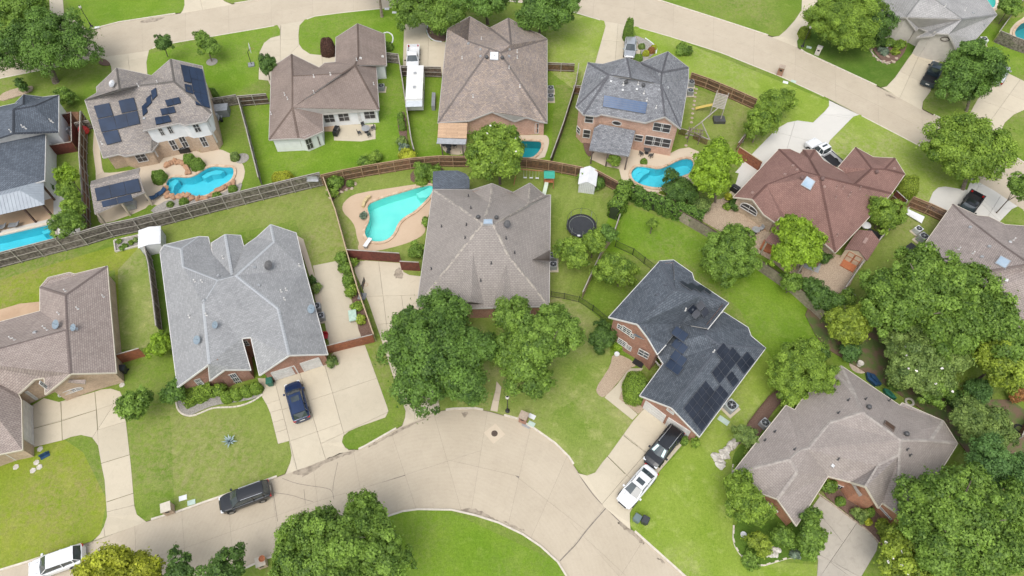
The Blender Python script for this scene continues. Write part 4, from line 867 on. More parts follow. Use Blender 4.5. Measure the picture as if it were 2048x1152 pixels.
# ---- B: two storey, pool heating mats
HB = house('two_storey_house', 'two storey cream brick and white house with black pool heating mats on its roof', 2.7, .5,
 dict(b=(206,315),c=(237,308),d=(250,312),e=(304,302),f=(317,285),g=(293,262,3.2),A=(170,200),V0=(283,240,5.2),P1=(275,171),P2=(314,167),m=(193,174,5.2),m2=(194,185,5.2),N1=(233,136,7.4),N3=(239,178,8.2),v=(303,151,5.6),
  h=(286,261,5.5),i=(358,246,5.5),j=(370,250,5.5),k=(412,242,5.5),l=(423,227,5.5),n=(404,132,5.5),N2=(341,118),P3=(348,163)),
 ['? b e A P1 P2', '! A b c d e P2 P1', '! e f g V0 P2', '! A m2 m N1 N3 P1', '! N1 v N3', '! N3 v P2 P1', '? l n N2 P3', '! h i j k l P3 P2 V0', '! v N2 P3 P2', '! l n N2 P3'],
 ['A b c d e f g h i j k l n N2 v N1 m m2'], SH_B, BR_TAN, GREYT, upper=(2.75, SID_W))
# ---- C
HC = house('white_house', 'brown shingled white walled single storey house with a horseshoe driveway', 2.7, .5,
 dict(a=(538,279),b=(597,276),c=(609,278),d=(646,262),e=(645,228),f=(758,219),g=(752,132),h=(773,130),i=(769,68),N1=(715,47),j=(672,75),k=(671,124),l=(649,126),n=(638,135),N2=(583,108),p=(543,135),P1=(585,152),P0=(585,215),P2=(683,147),Q1=(710,130),Q0=(717,112)),
 ['a p N2 P1 P0', '! a b P0', '? e f P1 P2', '! b c d e f Q1 P2 P1 P0', '! f g h i N1 Q0 Q1', '? h i N1 Q0 Q1', '! N2 n P1', '! n l k Q0 Q1 P2 P1', '! k j N1 Q0'],
 ['a b c d e f g h i N1 j k l n N2 p'], SH_C, SID_W, GREYT)
# ---- D
HD = house('brick_house', 'big mottled tan roofed pink brick house with a tan covered patio behind the magnolia', 2.8, .6,
 dict(a=(895,58),b=(876,245),f=(938,241),A=(984,223,4.6),g=(1029,242),B=(1053,234,3.7),k=(1077,242),d=(1094,245),e=(1094,78),m2=(1078,67),m=(1061,61),N2=(1017,36),v=(979,56),N1=(940,33),P1=(936,82),C=(980,97),D=(1000,105),P2=(1022,89,6.6)),
 ['b a N1 P1 C', 'd e D', '? m d N2 P2', '! b f A g B k d D C', '! a N1 P1', '! N1 v P2 C P1', '! v N2 P2', '! e m2 m N2 P2 D', '! C P2 D'],
 ['a b f A g B k d e m2 m N2 v N1'], SH_D, BR_PINK, GREYT)
# ---- E
HE = house('two_storey_house', 'two storey pink brick house with mottled grey roof and a single blue solar array', 5.5, .5,
 dict(a=(1176,125),b=(1152,213),c=(1167,229),d=(1193,232),d2=(1202,228),f=(1291,245),G=(1330,233,7.0),h=(1361,257),i2=(1377,160),i=(1377,135),N1=(1336,103,8.0),v=(1280,125),N2=(1254,115,7.8),M1=(1206,128,5.6),P1=(1218,150),P2=(1322,168),N3=(1262,156,8.6),N4=(1324,145,8.6)),
 ['! a b P1', '? c f P2 P1', '! b c P1', '! c d d2 f P2 P1', '! f G P2', '! G h P2', '! h i2 P2', '! a P1 N3 N2 M1', '! N2 v N3', '! P1 P2 N3', '! v P2 N3', '! v N1 N4', '! v N4 P2', '! N1 i N4', '! N4 i i2 P2'],
 ['a b c d d2 f G h i2 i N1 v N2 M1'], SH_E, BR_PINK, GREYT)
# ---- F
HF = house('brick_house', 'sprawling red brown shingled tan stone house with the white pickup behind it', 2.7, .5,
 dict(a=(1467,394),b=(1558,298),b2=(1580,298),c=(1600,307),d=(1607,299),d2=(1630,299),e=(1647,320),f=(1691,346),g=(1676,335),h=(1711,294),i=(1747,314),j=(1790,316),k=(1810,348),l=(1783,387),m=(1671,505),t=(1650,487),s=(1572,438),q=(1561,433,3.3),p=(1551,445),r=(1527,428),A=(1505,398,3.6),
  P1=(1533,370),P2=(1605,343),P3=(1639,352),P4=(1708,369),D1=(1619,317,4.2),H1=(1744,337),H2=(1769,338)),
 ['a b P2 P1 A', '! b b2 P2', '! b2 c d D1 P3 P2', '! d d2 D1', '! d2 e f P4 P3 D1', '! f g h H1 P4', '? g h H1', '! h i H1', '! i j H2 H1', '! j k H2', '? m l P4 P3', '! l k H2 H1 P4', '! m l P4 P3', '! m P3 P2 P1 s t', '! P1 A r p q s'],
 ['a b b2 c d d2 e f g h i j k l m t s q p r A'], SH_F, BR_BUFF, CREAMT)
# ---- G
HG = house('grey_house', 'light grey roofed putty coloured house at top right with open carport', 2.8, .55,
 dict(a=(1755,38),A=(1813,34,4.9),b=(1833,61),c=(1838,55,3.1),d=(1856,63,3.2),e=(1833,75),B=(1868,71,4.3),B2=(1872,66,4.6),C=(1898,68,4.9),f=(1912,97),g=(1951,79),h=(1994,29),i=(1960,-20),R1=(1925,38,6.5),R2=(1850,-15,7.5),l=(1740,-20)),
 ['! a A R2 l', '! A b c d R1 R2', '! d e B B2 C R1', '! C f g h R1', '! R1 h i R2'], ['a A b c d e B B2 C f g h i l'], SH_G, SID_G, GREYT)
# ================================================================ WINDOWS, PANELS, VENTS
def Z(ox, oy, s, pts): return [(ox+x/s, oy+y/s) for x, y in pts]
for seg, tl, br, kw in [('A i', (121,776), (166,789), dict(cols=4, rows=3, arch=True)), ('j k', (80,762), (92,778), {}), ('l m', (50,784), (76,797), dict(cols=3, rows=3)), (((0,930),(61,911)), (2,906), (33,920), dict(cols=4, rows=3))]:
    window(HH, seg, tl, br, **kw)
garage(HH, 'n o', (52,806), (60,886))
for seg, tl, br, kw in [('b A', (388,760), (412,772), dict(cols=4, rows=3)), ('q d', (450,751), (486,767), dict(cols=5, rows=3)), ('f g', (485,682), (500,690), dict(cols=2, rows=2))]: window(HI, seg, tl, br, **kw)
garage(HI, 'h i', (542,745), (596,745)); garage(HI, 'h i', (600,726), (645,731))
k = (1200, 510, 4.267)
for seg, tl, br, kw in [('a A', (155,585), (190,645), {}), ('a A', (197,600), (258,690), dict(cols=2, rows=3)), ('a A', (262,660), (290,715), {}), ('a A', (160,705), (222,790), dict(rows=3)), ('a A', (222,755), (262,820), dict(rows=3, cols=2)), ('x2 x', (462,895), (528,960), dict(cols=3, rows=3))]:
    window(HK, seg, *Z(*k, [tl, br]), **kw)
window(HK, ((1262,716),(1303,738)), (1279,697), (1296,718), cols=2, rows=2)
garage(HK, 'v B', (1292,803), (1327,840)); garage(HK, 'B w', (1338,835), (1375,872)); window(HK, 'v B', (1335,816), (1347,829), 2, 2)
for seg, tl, br in [('n L1', (1668,966), (1688,985)), ('l K', (1757,1012), (1784,1038)), ('p o', (1528,998), (1554,1025))]: window(HL, seg, tl, br, 2, 1, glass=GLASS)
window(HL, 'l K', (1738,996), (1748,1008), 1, 2, frame=DARKT)
for a, b, c_ in [((490,678),(565,720),2), ((575,668),(650,712),2), ((728,655),(803,698),2)]: window(HC, 'e f', *Z(480, 0, 2.954, [a, b]), c_, 2, glass=SCREEN)
window(HC, 'e f', (714,223), (723,241), 1, 2, name='door', glass=WHT); window(HC, 'c d', (609,279), (628,295), 2, 2, glass=SCREEN); window(HC, 'c d', (633,273), (642,290), 1, 2, glass=SCREEN); window(HC, 'b c', (598,281), (604,292), 1, 2, glass=SCREEN)
for seg, tl, br in [('h i', (740,745), (820,815)), ('h i', (822,725), (905,795)), ('j k', (1070,705), (1170,780)), ('k l', (1208,645), (1253,735)), ('h i', (845,870), (950,950)), ('h i', (942,838), (1050,925)), ('j k', (1140,838), (1240,920)), ('k l', (1262,785), (1318,880)), ('d e', (515,1000), (660,1060)), ('e f', (700,950), (750,1020))]:
    window(HB, seg, *Z(160, 100, 4.8, [tl, br]), 2 if 'e f' != seg else 1, 2, glass=SCREEN)
for seg, tl, br, kw in [('f g', (290,700), (322,742), dict(cols=1)), ('f g', (347,705), (380,752), dict(cols=1)), ('f g', (405,705), (435,740), dict(cols=1)), ('g k', (528,733), (603,790), {}), ('g k', (622,728), (640,785), dict(cols=1)), ('g k', (548,712), (588,729), dict(arch=True))]:
    window(HD, seg, *Z(860, 0, 2.954, [tl, br]), glass=SCREEN, **kw)
for seg, tl, br in [('c d', (170,770), (250,855)), ('f h', (925,845), (1005,950)), ('f h', (1010,860), (1090,965)), ('b c', (80,885), (108,985)), ('c d', (150,925), (215,1020)), ('f h', (718,980), (790,1060)), ('f h', (835,990), (915,1105)), ('f h', (920,1005), (1000,1115)), ('f h', (1005,1020), (1088,1130))]:
    window(HE, seg, *Z(1140, 90, 5.486, [tl, br]), 1, 2, glass=SCREEN)
window(HE, 'd2 f', (1225,240), (1242,252), 1, 1, glass=SCREEN, round_=True)
window(HF, 'a r', (1485,401), (1512,432), 2, 2, glass=SCREEN, arch=True)
window(HG, 'a b', (1781,46), (1811,77), 3, 3, glass=GLASSB, arch=True); window(HG, 'C f', (1884,73), (1896,83), 1, 1, glass=SID_G, frame=DARKT, round_=True)
# solar
for q, nx, ny in [([(670,238),(692,226),(748,262),(724,280)],1,1), ([(724,276),(776,244),(828,278),(776,312)],1,1), ([(803,292),(853,260),(900,290),(850,328)],1,1), ([(880,310),(900,288),(950,325),(932,348)],1,1),
  ([(738,465),(788,410),(828,455),(780,510)],1,1), ([(780,510),(828,455),(862,500),(815,552)],1,1), ([(818,435),(865,390),(902,435),(855,482)],1,1), ([(858,487),(900,440),(932,487),(885,537)],1,1),
  ([(650,612),(755,685),(710,750),(602,675)],2,1), ([(655,710),(757,790),(708,855),(605,775)],2,1), ([(645,815),(750,895),(700,960),(597,880)],2,1), ([(605,890),(715,970),(668,1035),(558,955)],2,1),
  ([(980,830),(1045,750),(1100,815),(1035,895)],1,2), ([(945,1005),(1125,785),(1195,870),(1012,1100)],4,2), ([(1155,930),(1250,825),(1315,905),(1220,1020)],2,2), ([(1068,1045),(1118,990),(1178,1075),(1128,1132)],1,2)]:
    panels(HK, Z(*k, q), nx, ny, SOLW if q[0] in ((650,612),(655,710),(645,815),(605,890)) else SOL)
for q, nx, ny in [([(735,395),(1045,10),(1165,160),(860,555)],5,2), ([(864,562),(1245,68),(1365,200),(985,720)],6,2)]: panels(HK, Z(1260, 760, 6.98, q), nx, ny)
panels(HE, Z(1140, 90, 5.486, [(375,555),(850,635),(825,760),(360,680)]), 7, 1, SOLB, SOLF, cells=5)
for q, nx, ny in [([(135,540),(285,510),(325,632),(175,662)],1,1), ([(370,490),(520,458),(555,580),(405,612)],1,1), ([(175,668),(325,637),(365,762),(210,793)],1,1), ([(327,637),(555,585),(582,710),(364,764)],2,1), ([(215,797),(365,767),(405,880),(262,915)],1,1),
  ([(598,545),(640,508),(655,600),(610,640)],1,1), ([(640,470),(685,432),(695,510),(645,560)],1,1), ([(685,395),(733,365),(747,440),(698,490)],1,1), ([(818,485),(955,455),(975,515),(840,548)],2,1), ([(772,570),(905,545),(925,605),(790,632)],2,1), ([(720,655),(855,632),(880,695),(735,725)],2,1),
  ([(965,145),(1040,160),(1070,325),(1000,310)],1,1), ([(1042,160),(1175,190),(1250,565),(1112,530)],2,3), ([(1002,330),(1072,345),(1090,430),(1015,410)],1,1)]:
    panels(HB, Z(160, 100, 4.8, q), nx, ny, PHM, SOLFK, name='heating_panel', gap=.01, lift=.12, fw=.02)
# skylights and vents
skylight(HF, Z(1400, 280, 3.6, [(770,262),(832,300),(795,365),(725,325)])); skylight(HM, Z(1780, 380, 5.76, [(1275,762),(1397,825),(1330,920),(1205,850)])); skylight(HJ, Z(860, 300, 2.954, [(315,413),(370,413),(372,444),(312,444)]))
skylight(HD, Z(860, 20, 5.908, [(712,500),(810,503),(808,598),(708,595)]), glass=M('bright_acrylic', (.85, .87, .9), (.8, .82, .85), 1, .3)); skylight(HL, Z(1460, 720, 3.2, [(990,388),(1057,435),(1045,462),(980,412)]), glass=M('brown_tint', (.10, .06, .05), None, 2, .2), frame=DARKT)
BRWN = M('roof_brown_paint', (.14, .085, .075), None, 2, .7); ROSE = M('vent_rose', (.30, .20, .17), None, 2, .6); BLUEG = M('vent_bluegrey', (.20, .25, .29), (.16, .21, .25), 2, .6)
for H, o, tur, box, pip, mat in [
 (HI, (300,430,3.84), [], [(800,405),(832,545),(418,660),(525,470)], [(345,512),(305,785),(435,770),(400,515),(1048,578),(1010,590),(1035,650),(1150,390),(563,330)], METG),
 (HJ, (860,300,2.954), [(285,402),(393,405)], [], [(227,275),(242,345),(500,610),(450,525),(8,705),(68,455),(362,672),(300,775),(215,445),(208,522)], METD),
 (HF, (1400,280,3.6), [(732,280),(878,287),(1267,238)], [(893,338),(700,217),(612,250),(670,188),(378,382),(1398,207)], [(980,345),(1030,350),(1150,352),(975,420),(1080,388),(1065,410),(985,690)], ROSE),
 (HL, (1460,720,3.2), [(885,305),(1125,477)], [(657,677)], [(692,340),(285,460),(690,637),(755,258),(412,573),(1132,575),(1150,612),(222,515),(865,252),(1015,262)], METD),
 (HE, (1140,90,5.486), [(613,420),(803,455)], [(450,402),(982,497),(355,370),(1070,470),(578,497),(733,488),(985,325)], [(585,438),(748,432),(810,532),(945,690),(842,610)], METD),
 (HD, (860,20,5.908), [(672,572),(853,577)], [(457,400),(600,470),(935,468),(600,550),(932,550)], [(935,690),(1030,500),(1030,570),(380,575),(510,1030),(1062,910),(608,348)], METG),
 (HC, (480,0,2.954), [], [(712,345),(842,335)], [(437,455),(535,442),(437,548),(265,562),(282,587),(690,358),(790,500),(185,675)], WHT),
 (HB, (160,100,4.8), [], [(620,660)], [(560,345),(745,315),(213,900)], METG),
 (HM, (1780,380,5.76), [], [(925,432),(1145,655),(1062,775),(1098,898),(1338,1040),(1382,600)], [(792,685),(955,732),(1422,578)], METG),
 (HH, (0,520,4.267), [], [(298,620),(650,592)], [(95,670),(125,682),(380,580),(402,598),(665,418),(885,315),(505,462),(560,268)], METG),
 (HK, (1200,510,4.267), [], [(565,255),(488,340),(968,752),(880,860)], [(728,472),(970,828)], CAPK),
 (HG, (1700,0,4.43), [], [(1090,118),(1188,225)], [(1018,92),(840,60)], METG), (HA, (0,80,5.908), [], [], [(270,1030),(305,1048),(600,960),(625,975),(130,1085)], WHT)]:
    s = o[2]
    for x, y in tur: turbine(H, o[0]+x/s, o[1]+y/s, BRWN if H is HF else METD)
    for x, y in box: rbox(H, o[0]+x/s, o[1]+y/s, mat=mat if mat is not METD else METG)
    for x, y in pip: pipe(H, o[0]+x/s, o[1]+y/s, .35, .055, mat if mat in (ROSE, METD) and H is not HE else WHT)
dish(HI, 398, 684, BLUEG, .42); dish(HI, 625, 622, BLUEG, .45); dish(HI, 540, 535, METD, .5); dish(HI, 434, 654, BLUEG, .35); dish(HH, 117, 653, BLUEG, .45); dish(HH, 152, 659, BLUEG, .35); dish(HJ, 1015, 453, METD, .42); dish(HB, 228, 173, METG, .45)
# front gable dormer ridge on J and chimney like step
def bump_ridge(H, a, b, l, r, lift, mat, capm=None):
    pa, n = on_roof(H, *a); pb, _ = on_roof(H, *b); pl, _ = on_roof(H, *l); pr, _ = on_roof(H, *r); pb = P(b[0], b[1], pb.z+lift); mb = MB()
    for q in ((pa, pb, pl), (pa, pr, pb)):
        nn = newell(list(q)); u, v = basis(nn); q = q if (q[1]-q[0]).cross(q[2]-q[0]).z > 0 else q[::-1]; mb.face(q, 0, [(x.dot(u), x.dot(v)) for x in q])
    mb.face([pl, pb, pr]); mb.build('dormer_roof', mat, H.root, world=True)
bump_ridge(HJ, (946,503), (942,604), (893,610), (968,608), .9, SH_J); bump_ridge(HJ, (1012,527), (1003,608), (985,610), (1030,610), .6, SH_J); bump_ridge(HJ, (1064,520), (1098,520), (1100,500), (1100,524), .35, SH_J)
# patio covers and porches
GR_ST = M_shingle('decking_tan', (.50, .34, .22), (.42, .28, .18), (.25, .17, .11), .5, row=.3, wid=3)
slab_roof(HD.root, 'patio_roof', [(877,246,2.75),(935,246,2.75),(933,277,2.6),(875,275,2.6)], GR_ST, DARKT, posts=[(883,288,2.3),(925,290,2.3)], postm=DARKT)
slab_roof(HD.root, 'awning', [(875,276,2.58),(933,278,2.58),(931,289,2.45),(873,287,2.45)], METG, METG, .08)
slab_roof(HE.root, 'patio_roof', [(1200,248,3.9),(1271,261,3.9),(1258,313,2.7),(1178,300,2.7),(1188,256,3.5)], SH_E, GREYT, posts=[(1185,300,2.6),(1216,305,2.6),(1255,312,2.6)], postm=DARKT)
slab_roof(HF.root, 'porch_roof', [(1530,481,2.6),(1561,443,3.3),(1640,488,3.3),(1612,528,2.6)], SH_F, CREAMT, posts=[(1534,482,2.5),(1572,504,2.5),(1608,525,2.5)], postm=CREAMT)
slab_roof(HJ.root, 'patio_roof', [(865,378,2.75),(866,343,2.6),(884,341,2.6),(915,341,2.6),(931,347,2.6),(939,356,2.6),(939,377,2.75)], SH_A, METG, posts=[(870,346,2.5),(930,350,2.5)])
slab_roof(HK.root, 'entry_roof', [(1266,670,4.6),(1272,665,4.9),(1295,675,4.9),(1294,681,4.6)], SH_K, WHT, .12)
slab_roof(HH.root, 'eyebrow_roof', [(122,763,3.1),(128,759,3.5),(171,759,3.5),(170,768,3.1)], SH_H, CREAMT, .12)
slab_roof(HL.root, 'entry_roof', [(1702,964,3.3),(1708,966,3.6),(1725,990,3.4),(1719,993,3.0)], SH_L, CREAMT, .12)
# metal roofed pavilion
pv = empty('pavilion', P(30, 440), 'grey standing seam metal pavilion over the flagstone patio beside the lap pool', 'pavilion')
MRF = M('standing_seam', (.30, .335, .37), (.26, .29, .325), 1, .6)
def seam_face(mb, pts, step=.42):
    n = newell(pts); q = pts if (pts[1]-pts[0]).cross(pts[2]-pts[0]).z > 0 else pts[::-1]; mb.face(q); u = (pts[1]-pts[0]).normalized(); v = n.cross(u).normalized()
    if (sum(pts, Vector())/len(pts)-pts[0]).dot(v) < 0: v = -v
    us = [(p-pts[0]).dot(u) for p in pts]; a = min(us)+step/2
    while a < max(us):
        hit = []
        for i in range(len(pts)):
            p, q_ = pts[i], pts[(i+1) % len(pts)]; s0, s1 = (p-pts[0]).dot(u)-a, (q_-pts[0]).dot(u)-a
            if s0*s1 < 0: hit.append(p.lerp(q_, s0/(s0-s1)))
        if len(hit) == 2: mb.bar(hit[0]+n*.012, hit[1]+n*.012, .03, .035, up=n)
        a += step
mb = MB(); e0, e1, b0, b1 = P(-80,448,3.0), P(89,409,3.0), P(-80,397,3.0), P(87,356,3.0); r0, r1 = P(-80,410,4.1), P(40,381,4.1)
seam_face(mb, [e0, e1, r1, r0]); seam_face(mb, [b0, b1, r1, r0]); seam_face(mb, [e1, b1, r1]); mb.build('roof', MRF, pv, world=True)
WOODD = M('dark_stained_wood', (.11, .055, .035), (.07, .04, .03), 4, .7)
for x, y in ((84, 408), (45, 415), (-30, 435), (84, 370)):
    t = P(x, y, 2.9); m = MB(); m.box(t.x-.1, t.x+.1, t.y-.1, t.y+.1, 0, 2.95); m.build('post', WOODD, pv, world=True)
# shingled pool pavilion with heating mats
pb = house('pool_pavilion', 'small shingled pool pavilion with dark heating mats on the slope facing the fence', 2.7, .45,
 dict(a=(176,376,3.3),b=(182,362,2.9),c=(280,335,2.9),d=(277,350,3.6),e=(289,384,2.7),f=(189,428,2.7),R1=(180,371,3.9),R2=(277,346,3.9)), ['! f e R2 R1', '! b c R2 R1'], [], SH_B, GREYT, GREYT, cat='pavilion', caps=False)
for x, y in ((192, 426), (286, 383), (240, 404)):
    t = P(x, y, 2.7); m = MB(); m.box(t.x-.12, t.x+.12, t.y-.02, t.y+.22, 0, 2.65); m.build('post', BR_TAN, pb.root, world=True)
for q, nx in [([(910,228),(1330,130),(1358,255),(935,350)],3), ([(975,355),(1262,282),(1285,345),(990,412)],2)]: panels(pb, Z(0, 330, 4.8, q), nx, 1, PHM, SOLFK, name='heating_panel', gap=.01, lift=.12, fw=.02)
# ================================================================ FENCES
FW = {'grey': M('weathered_wood', (.20, .175, .15), (.085, .07, .06), 3.2, .9, .3, rand=.25, lo=.4, hi=.6), 'dark': M('dark_fence_wood', (.105, .065, .045), (.05, .035, .028), 3, .9, .3, rand=.25, lo=.4, hi=.6),
 'brown': M('brown_fence_wood', (.17, .085, .05), (.09, .05, .035), 3, .9, .3, rand=.3, lo=.4, hi=.6), 'red': M('red_stained_wood', (.30, .105, .05), (.20, .07, .04), 3, .85, .2, rand=.15),
 'mahog': M('mahogany_stained_wood', (.16, .045, .03), (.10, .03, .022), 3, .85, .2, rand=.12), 'silver': M('silvered_wood', (.33, .29, .22), (.22, .185, .14), 3, .9, .3, rand=.2), 'tan': M('pale_top_wood', (.42, .32, .21), (.34, .26, .17), 3, .9)}
RAILM = M('silver_rail', (.36, .33, .29), (.26, .24, .21), 2, .85); RAILT = M('tan_rail', (.36, .24, .15), (.26, .17, .10), 2, .85)
def fence(pts, h, wood, label, rails=3, side=-1, rail=RAILM, cap=True, group=None, z0=0, bay=2.4, pw=.14, gapv=.012, capm=None, pick=None, panelname='panel'):
    """pts: photo pixels of the foot of the fence; side: -1 rails on the near side, +1 on the far side"""
    W = [P(*p) for p in pts]; c = sum(W, Vector())/len(W); root = empty('fence', c, label, 'fence', group); wm = FW[wood]; rnd = random.Random(int(pts[0][0]*7+pts[0][1]))
    for a, b in zip(W[:-1], W[1:]):
        L = (b-a).length; d = (b-a)/L; n = Vector((d.y, -d.x, 0)); n = n if n.y < 0 else -n
        if abs(n.y) < .25: n = n if n.x*(1 if a.x < 0 else -1) > 0 else -n      # fences seen end on
        o = n*(-side); k = max(1, round(L/bay))
        for i in range(k):
            s0, s1 = L*i/k, L*(i+1)/k; m = MB(); x = s0; q = 0
            while x < s1-.02:
                w_ = min(pw, s1-x); hh = h+rnd.uniform(-.025, .025); t = .022+rnd.uniform(0, .008)
                p0, p1 = a+d*(x+gapv/2), a+d*(x+w_-gapv/2)
                m.quadbox([p0-n*t/2, p1-n*t/2, p1+n*t/2, p0+n*t/2]+[v+Vector((0, 0, hh)) for v in (p0-n*t/2, p1-n*t/2, p1+n*t/2, p0+n*t/2)]); x += pw
            m.build(panelname, wm, root, world=True)
            if rails:
                for r in range(rails):
                    z = .25+(h-.45)*r/max(1, rails-1) if rails > 1 else h*.5; m = MB(); m.bar(a+d*s0+o*.05+Vector((0, 0, z)), a+d*s1+o*.05+Vector((0, 0, z)), .045, .09); m.build('rail', rail, root, world=True)
            if cap:
                m = MB(); m.bar(a+d*s0+Vector((0, 0, h+.035)), a+d*s1+Vector((0, 0, h+.035)), .12, .035); m.build('cap_rail', capm or rail, root, world=True)
            if rails: m = MB(); p = a+d*s0+o*.07; m.box(p.x-.05, p.x+.05, p.y-.05, p.y+.05, z0, h); m.build('post', rail, root, world=True)
    return root
fence([(-80,556),(0,536),(177,490),(229,474),(283,463),(420,427),(527,400),(622,377),(648,371)], 2.5, 'grey', 'long weathered grey fence with pale rails running from the left edge past the grey shed', 3)
fence([(648,371),(690,361),(727,354),(822,338),(880,333),(934,334),(985,334)], 2.0, 'brown', 'brown rail fence curving behind the kidney pool', 3, rail=RAILT)
fence([(985,334),(1053,336),(1097,342),(1150,352),(1192,361),(1232,383)], 1.9, 'brown', 'dark brown fence behind the white shed and green topped play tower', 2, rail=RAILT)
fence([(1232,383),(1260,392),(1308,404),(1345,418),(1391,392)], 1.7, 'dark', 'fence hugging the bed below the pink brick house pool', 0, capm=FW['tan'])
fence([(1345,434),(1409,471),(1450,497),(1511,537),(1584,588),(1640,640)], 1.8, 'silver', 'silvered picket fence behind the solar roofed house', 2, side=1, rail=FW['dark'])
fence([(484,216),(500,275),(525,374)], 1.9, 'grey', 'thin looking fence seen end on left of the brown roofed house', 2, side=1)
fence([(482,213),(540,208)], 1.9, 'dark', 'short dark fence panel left of the brown roofed house', 3)
fence([(425,218),(480,209)], 1.8, 'grey', 'short fence between the shed and the two storey house', 2)
fence([(800,130),(808,180),(826,300),(831,318)], 1.8, 'dark', 'fence running down beside the white trailer', 2, side=1)
fence([(773,125),(800,128)], 1.8, 'grey', 'grey gate with diagonal brace right of the brown roofed house', 3)
fence([(805,153),(884,155)], 1.9, 'dark', 'dark fence closing the driveway above the white trailer', 3)
fence([(1095,142),(1148,144)], 1.5, 'brown', 'cross braced gate right of the mottled tan roof', 2)
fence([(1156,146),(1150,185),(1125,265),(1100,335)], 1.8, 'dark', 'narrow dark fence between the mottled roof and the pink brick house', 0)
fence([(1146,188),(1164,190)], 1.6, 'brown', 'short dark gate left of the pink brick house', 2)
fence([(1378,166),(1410,177),(1460,198),(1507,219)], 1.9, 'brown', 'brown rail fence behind the wooden swing set', 3, rail=RAILT)
fence([(1498,262),(1484,285),(1471,302)], 1.5, 'red', 'reddish planter fence below the three round trees', 1)
fence([(1472,312),(1490,324),(1517,342)], 1.7, 'red', 'orange red double gate between driveway and garden', 2, side=1, rail=FW['tan'])
fence([(1356,268),(1370,272)], 1.1, 'brown', 'low picket fence left of the arbour', 0, pw=.17, gapv=.07)
fence([(1385,277),(1413,291)], 1.1, 'brown', 'low picket fence right of the arbour', 0, pw=.17, gapv=.07)
fence([(120,254),(154,246)], 1.9, 'mahog', 'upper red brown screen of the equipment deck', 0)
fence([(98,312),(120,309),(156,303)], 1.8, 'mahog', 'lower red brown screen of the equipment deck', 0)
fence([(156,244),(158,303)], 1.9, 'mahog', 'side screen of the equipment deck with pale cap', 0)
fence([(176,245),(174,330),(180,400),(182,474)], 2.1, 'brown', 'brown fence seen end on left of the two storey house', 3, side=1)
fence([(160,262),(188,257)], 1.5, 'grey', 'short fence beside the red cover', 2)
fence([(299,500),(310,545),(320,620),(326,668)], 1.9, 'grey', 'weathered fence seen end on left of the pale grey roof', 2, side=1)
fence([(241,727),(292,712)], 1.8, 'red', 'short rust red gate right of the brown house', 0)
fence([(652,373),(676,437),(697,513),(722,598),(752,684)], 1.8, 'tan', 'long side fence between the back lawns and the driveway', 2, side=1, rail=FW['tan'])
fence([(658,707),(697,697),(750,684)], 1.7, 'red', 'red picket gate across the concrete pad beside the garage', 0)
fence([(699,518),(745,521),(803,525)], 1.9, 'mahog', 'dark red fence at the top of the long driveway', 0)
fence([(803,540),(841,542)], 1.8, 'mahog', 'short dark red fence stepped forward beside the grey brown roof', 0)
fence([(1237,445),(1225,480),(1205,508),(1163,600)], 1.7, 'tan', 'tan fence between the trampoline lawn and the small fenced lawn', 0)
fence([(1802,420),(1780,400)], 1.8, 'mahog', 'dark red gate beside the yellow round bush', 1)
fence([(1813,413),(1848,427),(1882,443)], 1.9, 'brown', 'brown rail fence leaning a white panel in the narrow yard', 3, rail=RAILT)
fence([(1806,432),(1752,490),(1715,540),(1680,590)], 1.7, 'dark', 'long dark fence beside the garden shed', 2, side=1)
fence([(1680,592),(1700,606)], 1.6, 'dark', 'short dark fence at the corner of the gravel yard', 1)
fence([(1987,84),(2018,97),(2100,125)], 2.0, 'grey', 'grey picket fence below the top right pool', 0)
fence([(1985,84),(2020,35),(2060,-15)], 1.8, 'tan', 'tan fence running up to the top right corner', 0)
fence([(1494,848),(1520,815),(1552,778)], .45, 'brown', 'low timber edging beside the bark bed', 0, cap=False)
fence([(2030,880),(2045,850),(2070,820)], 1.2, 'brown', 'low brown fence at the right edge', 1)
BLK = M('black_iron', (.02, .02, .022), None, 3, .5)
def iron(pts, h, label, mat=BLK, step=.13, mesh=False):
    W = [P(*p) for p in pts]; root = empty('iron_fence', sum(W, Vector())/len(W), label, 'fence', 'black metal fences')
    for a, b in zip(W[:-1], W[1:]):
        L = (b-a).length; d = (b-a)/L; k = max(1, round(L/2.4))
        for i in range(k):
            s0, s1 = L*i/k, L*(i+1)/k; m = MB(); x = s0
            while x < s1: p = a+d*x; m.box(p.x-.012, p.x+.012, p.y-.012, p.y+.012, .06, h); x += step
            m.build('picket_panel', mat, root, world=True); m = MB(); p = a+d*s0; m.box(p.x-.035, p.x+.035, p.y-.035, p.y+.035, 0, h+.1); m.build('post', mat, root, world=True)
            for z in (.12, h-.05): m = MB(); m.bar(a+d*s0+Vector((0, 0, z)), a+d*s1+Vector((0, 0, z)), .03, .04); m.build('rail', mat, root, world=True)
iron([(1102,594),(1128,598),(1155,604)], 1.2, 'low black metal fence from the grey brown roof to the tan fence')
iron([(1157,604),(1185,622),(1219,650)], 1.2, 'black metal fence sloping down to the slate roofed house')
iron([(1230,494),(1265,510),(1310,545)], 1.3, 'thin dark fence above the small fenced lawn')
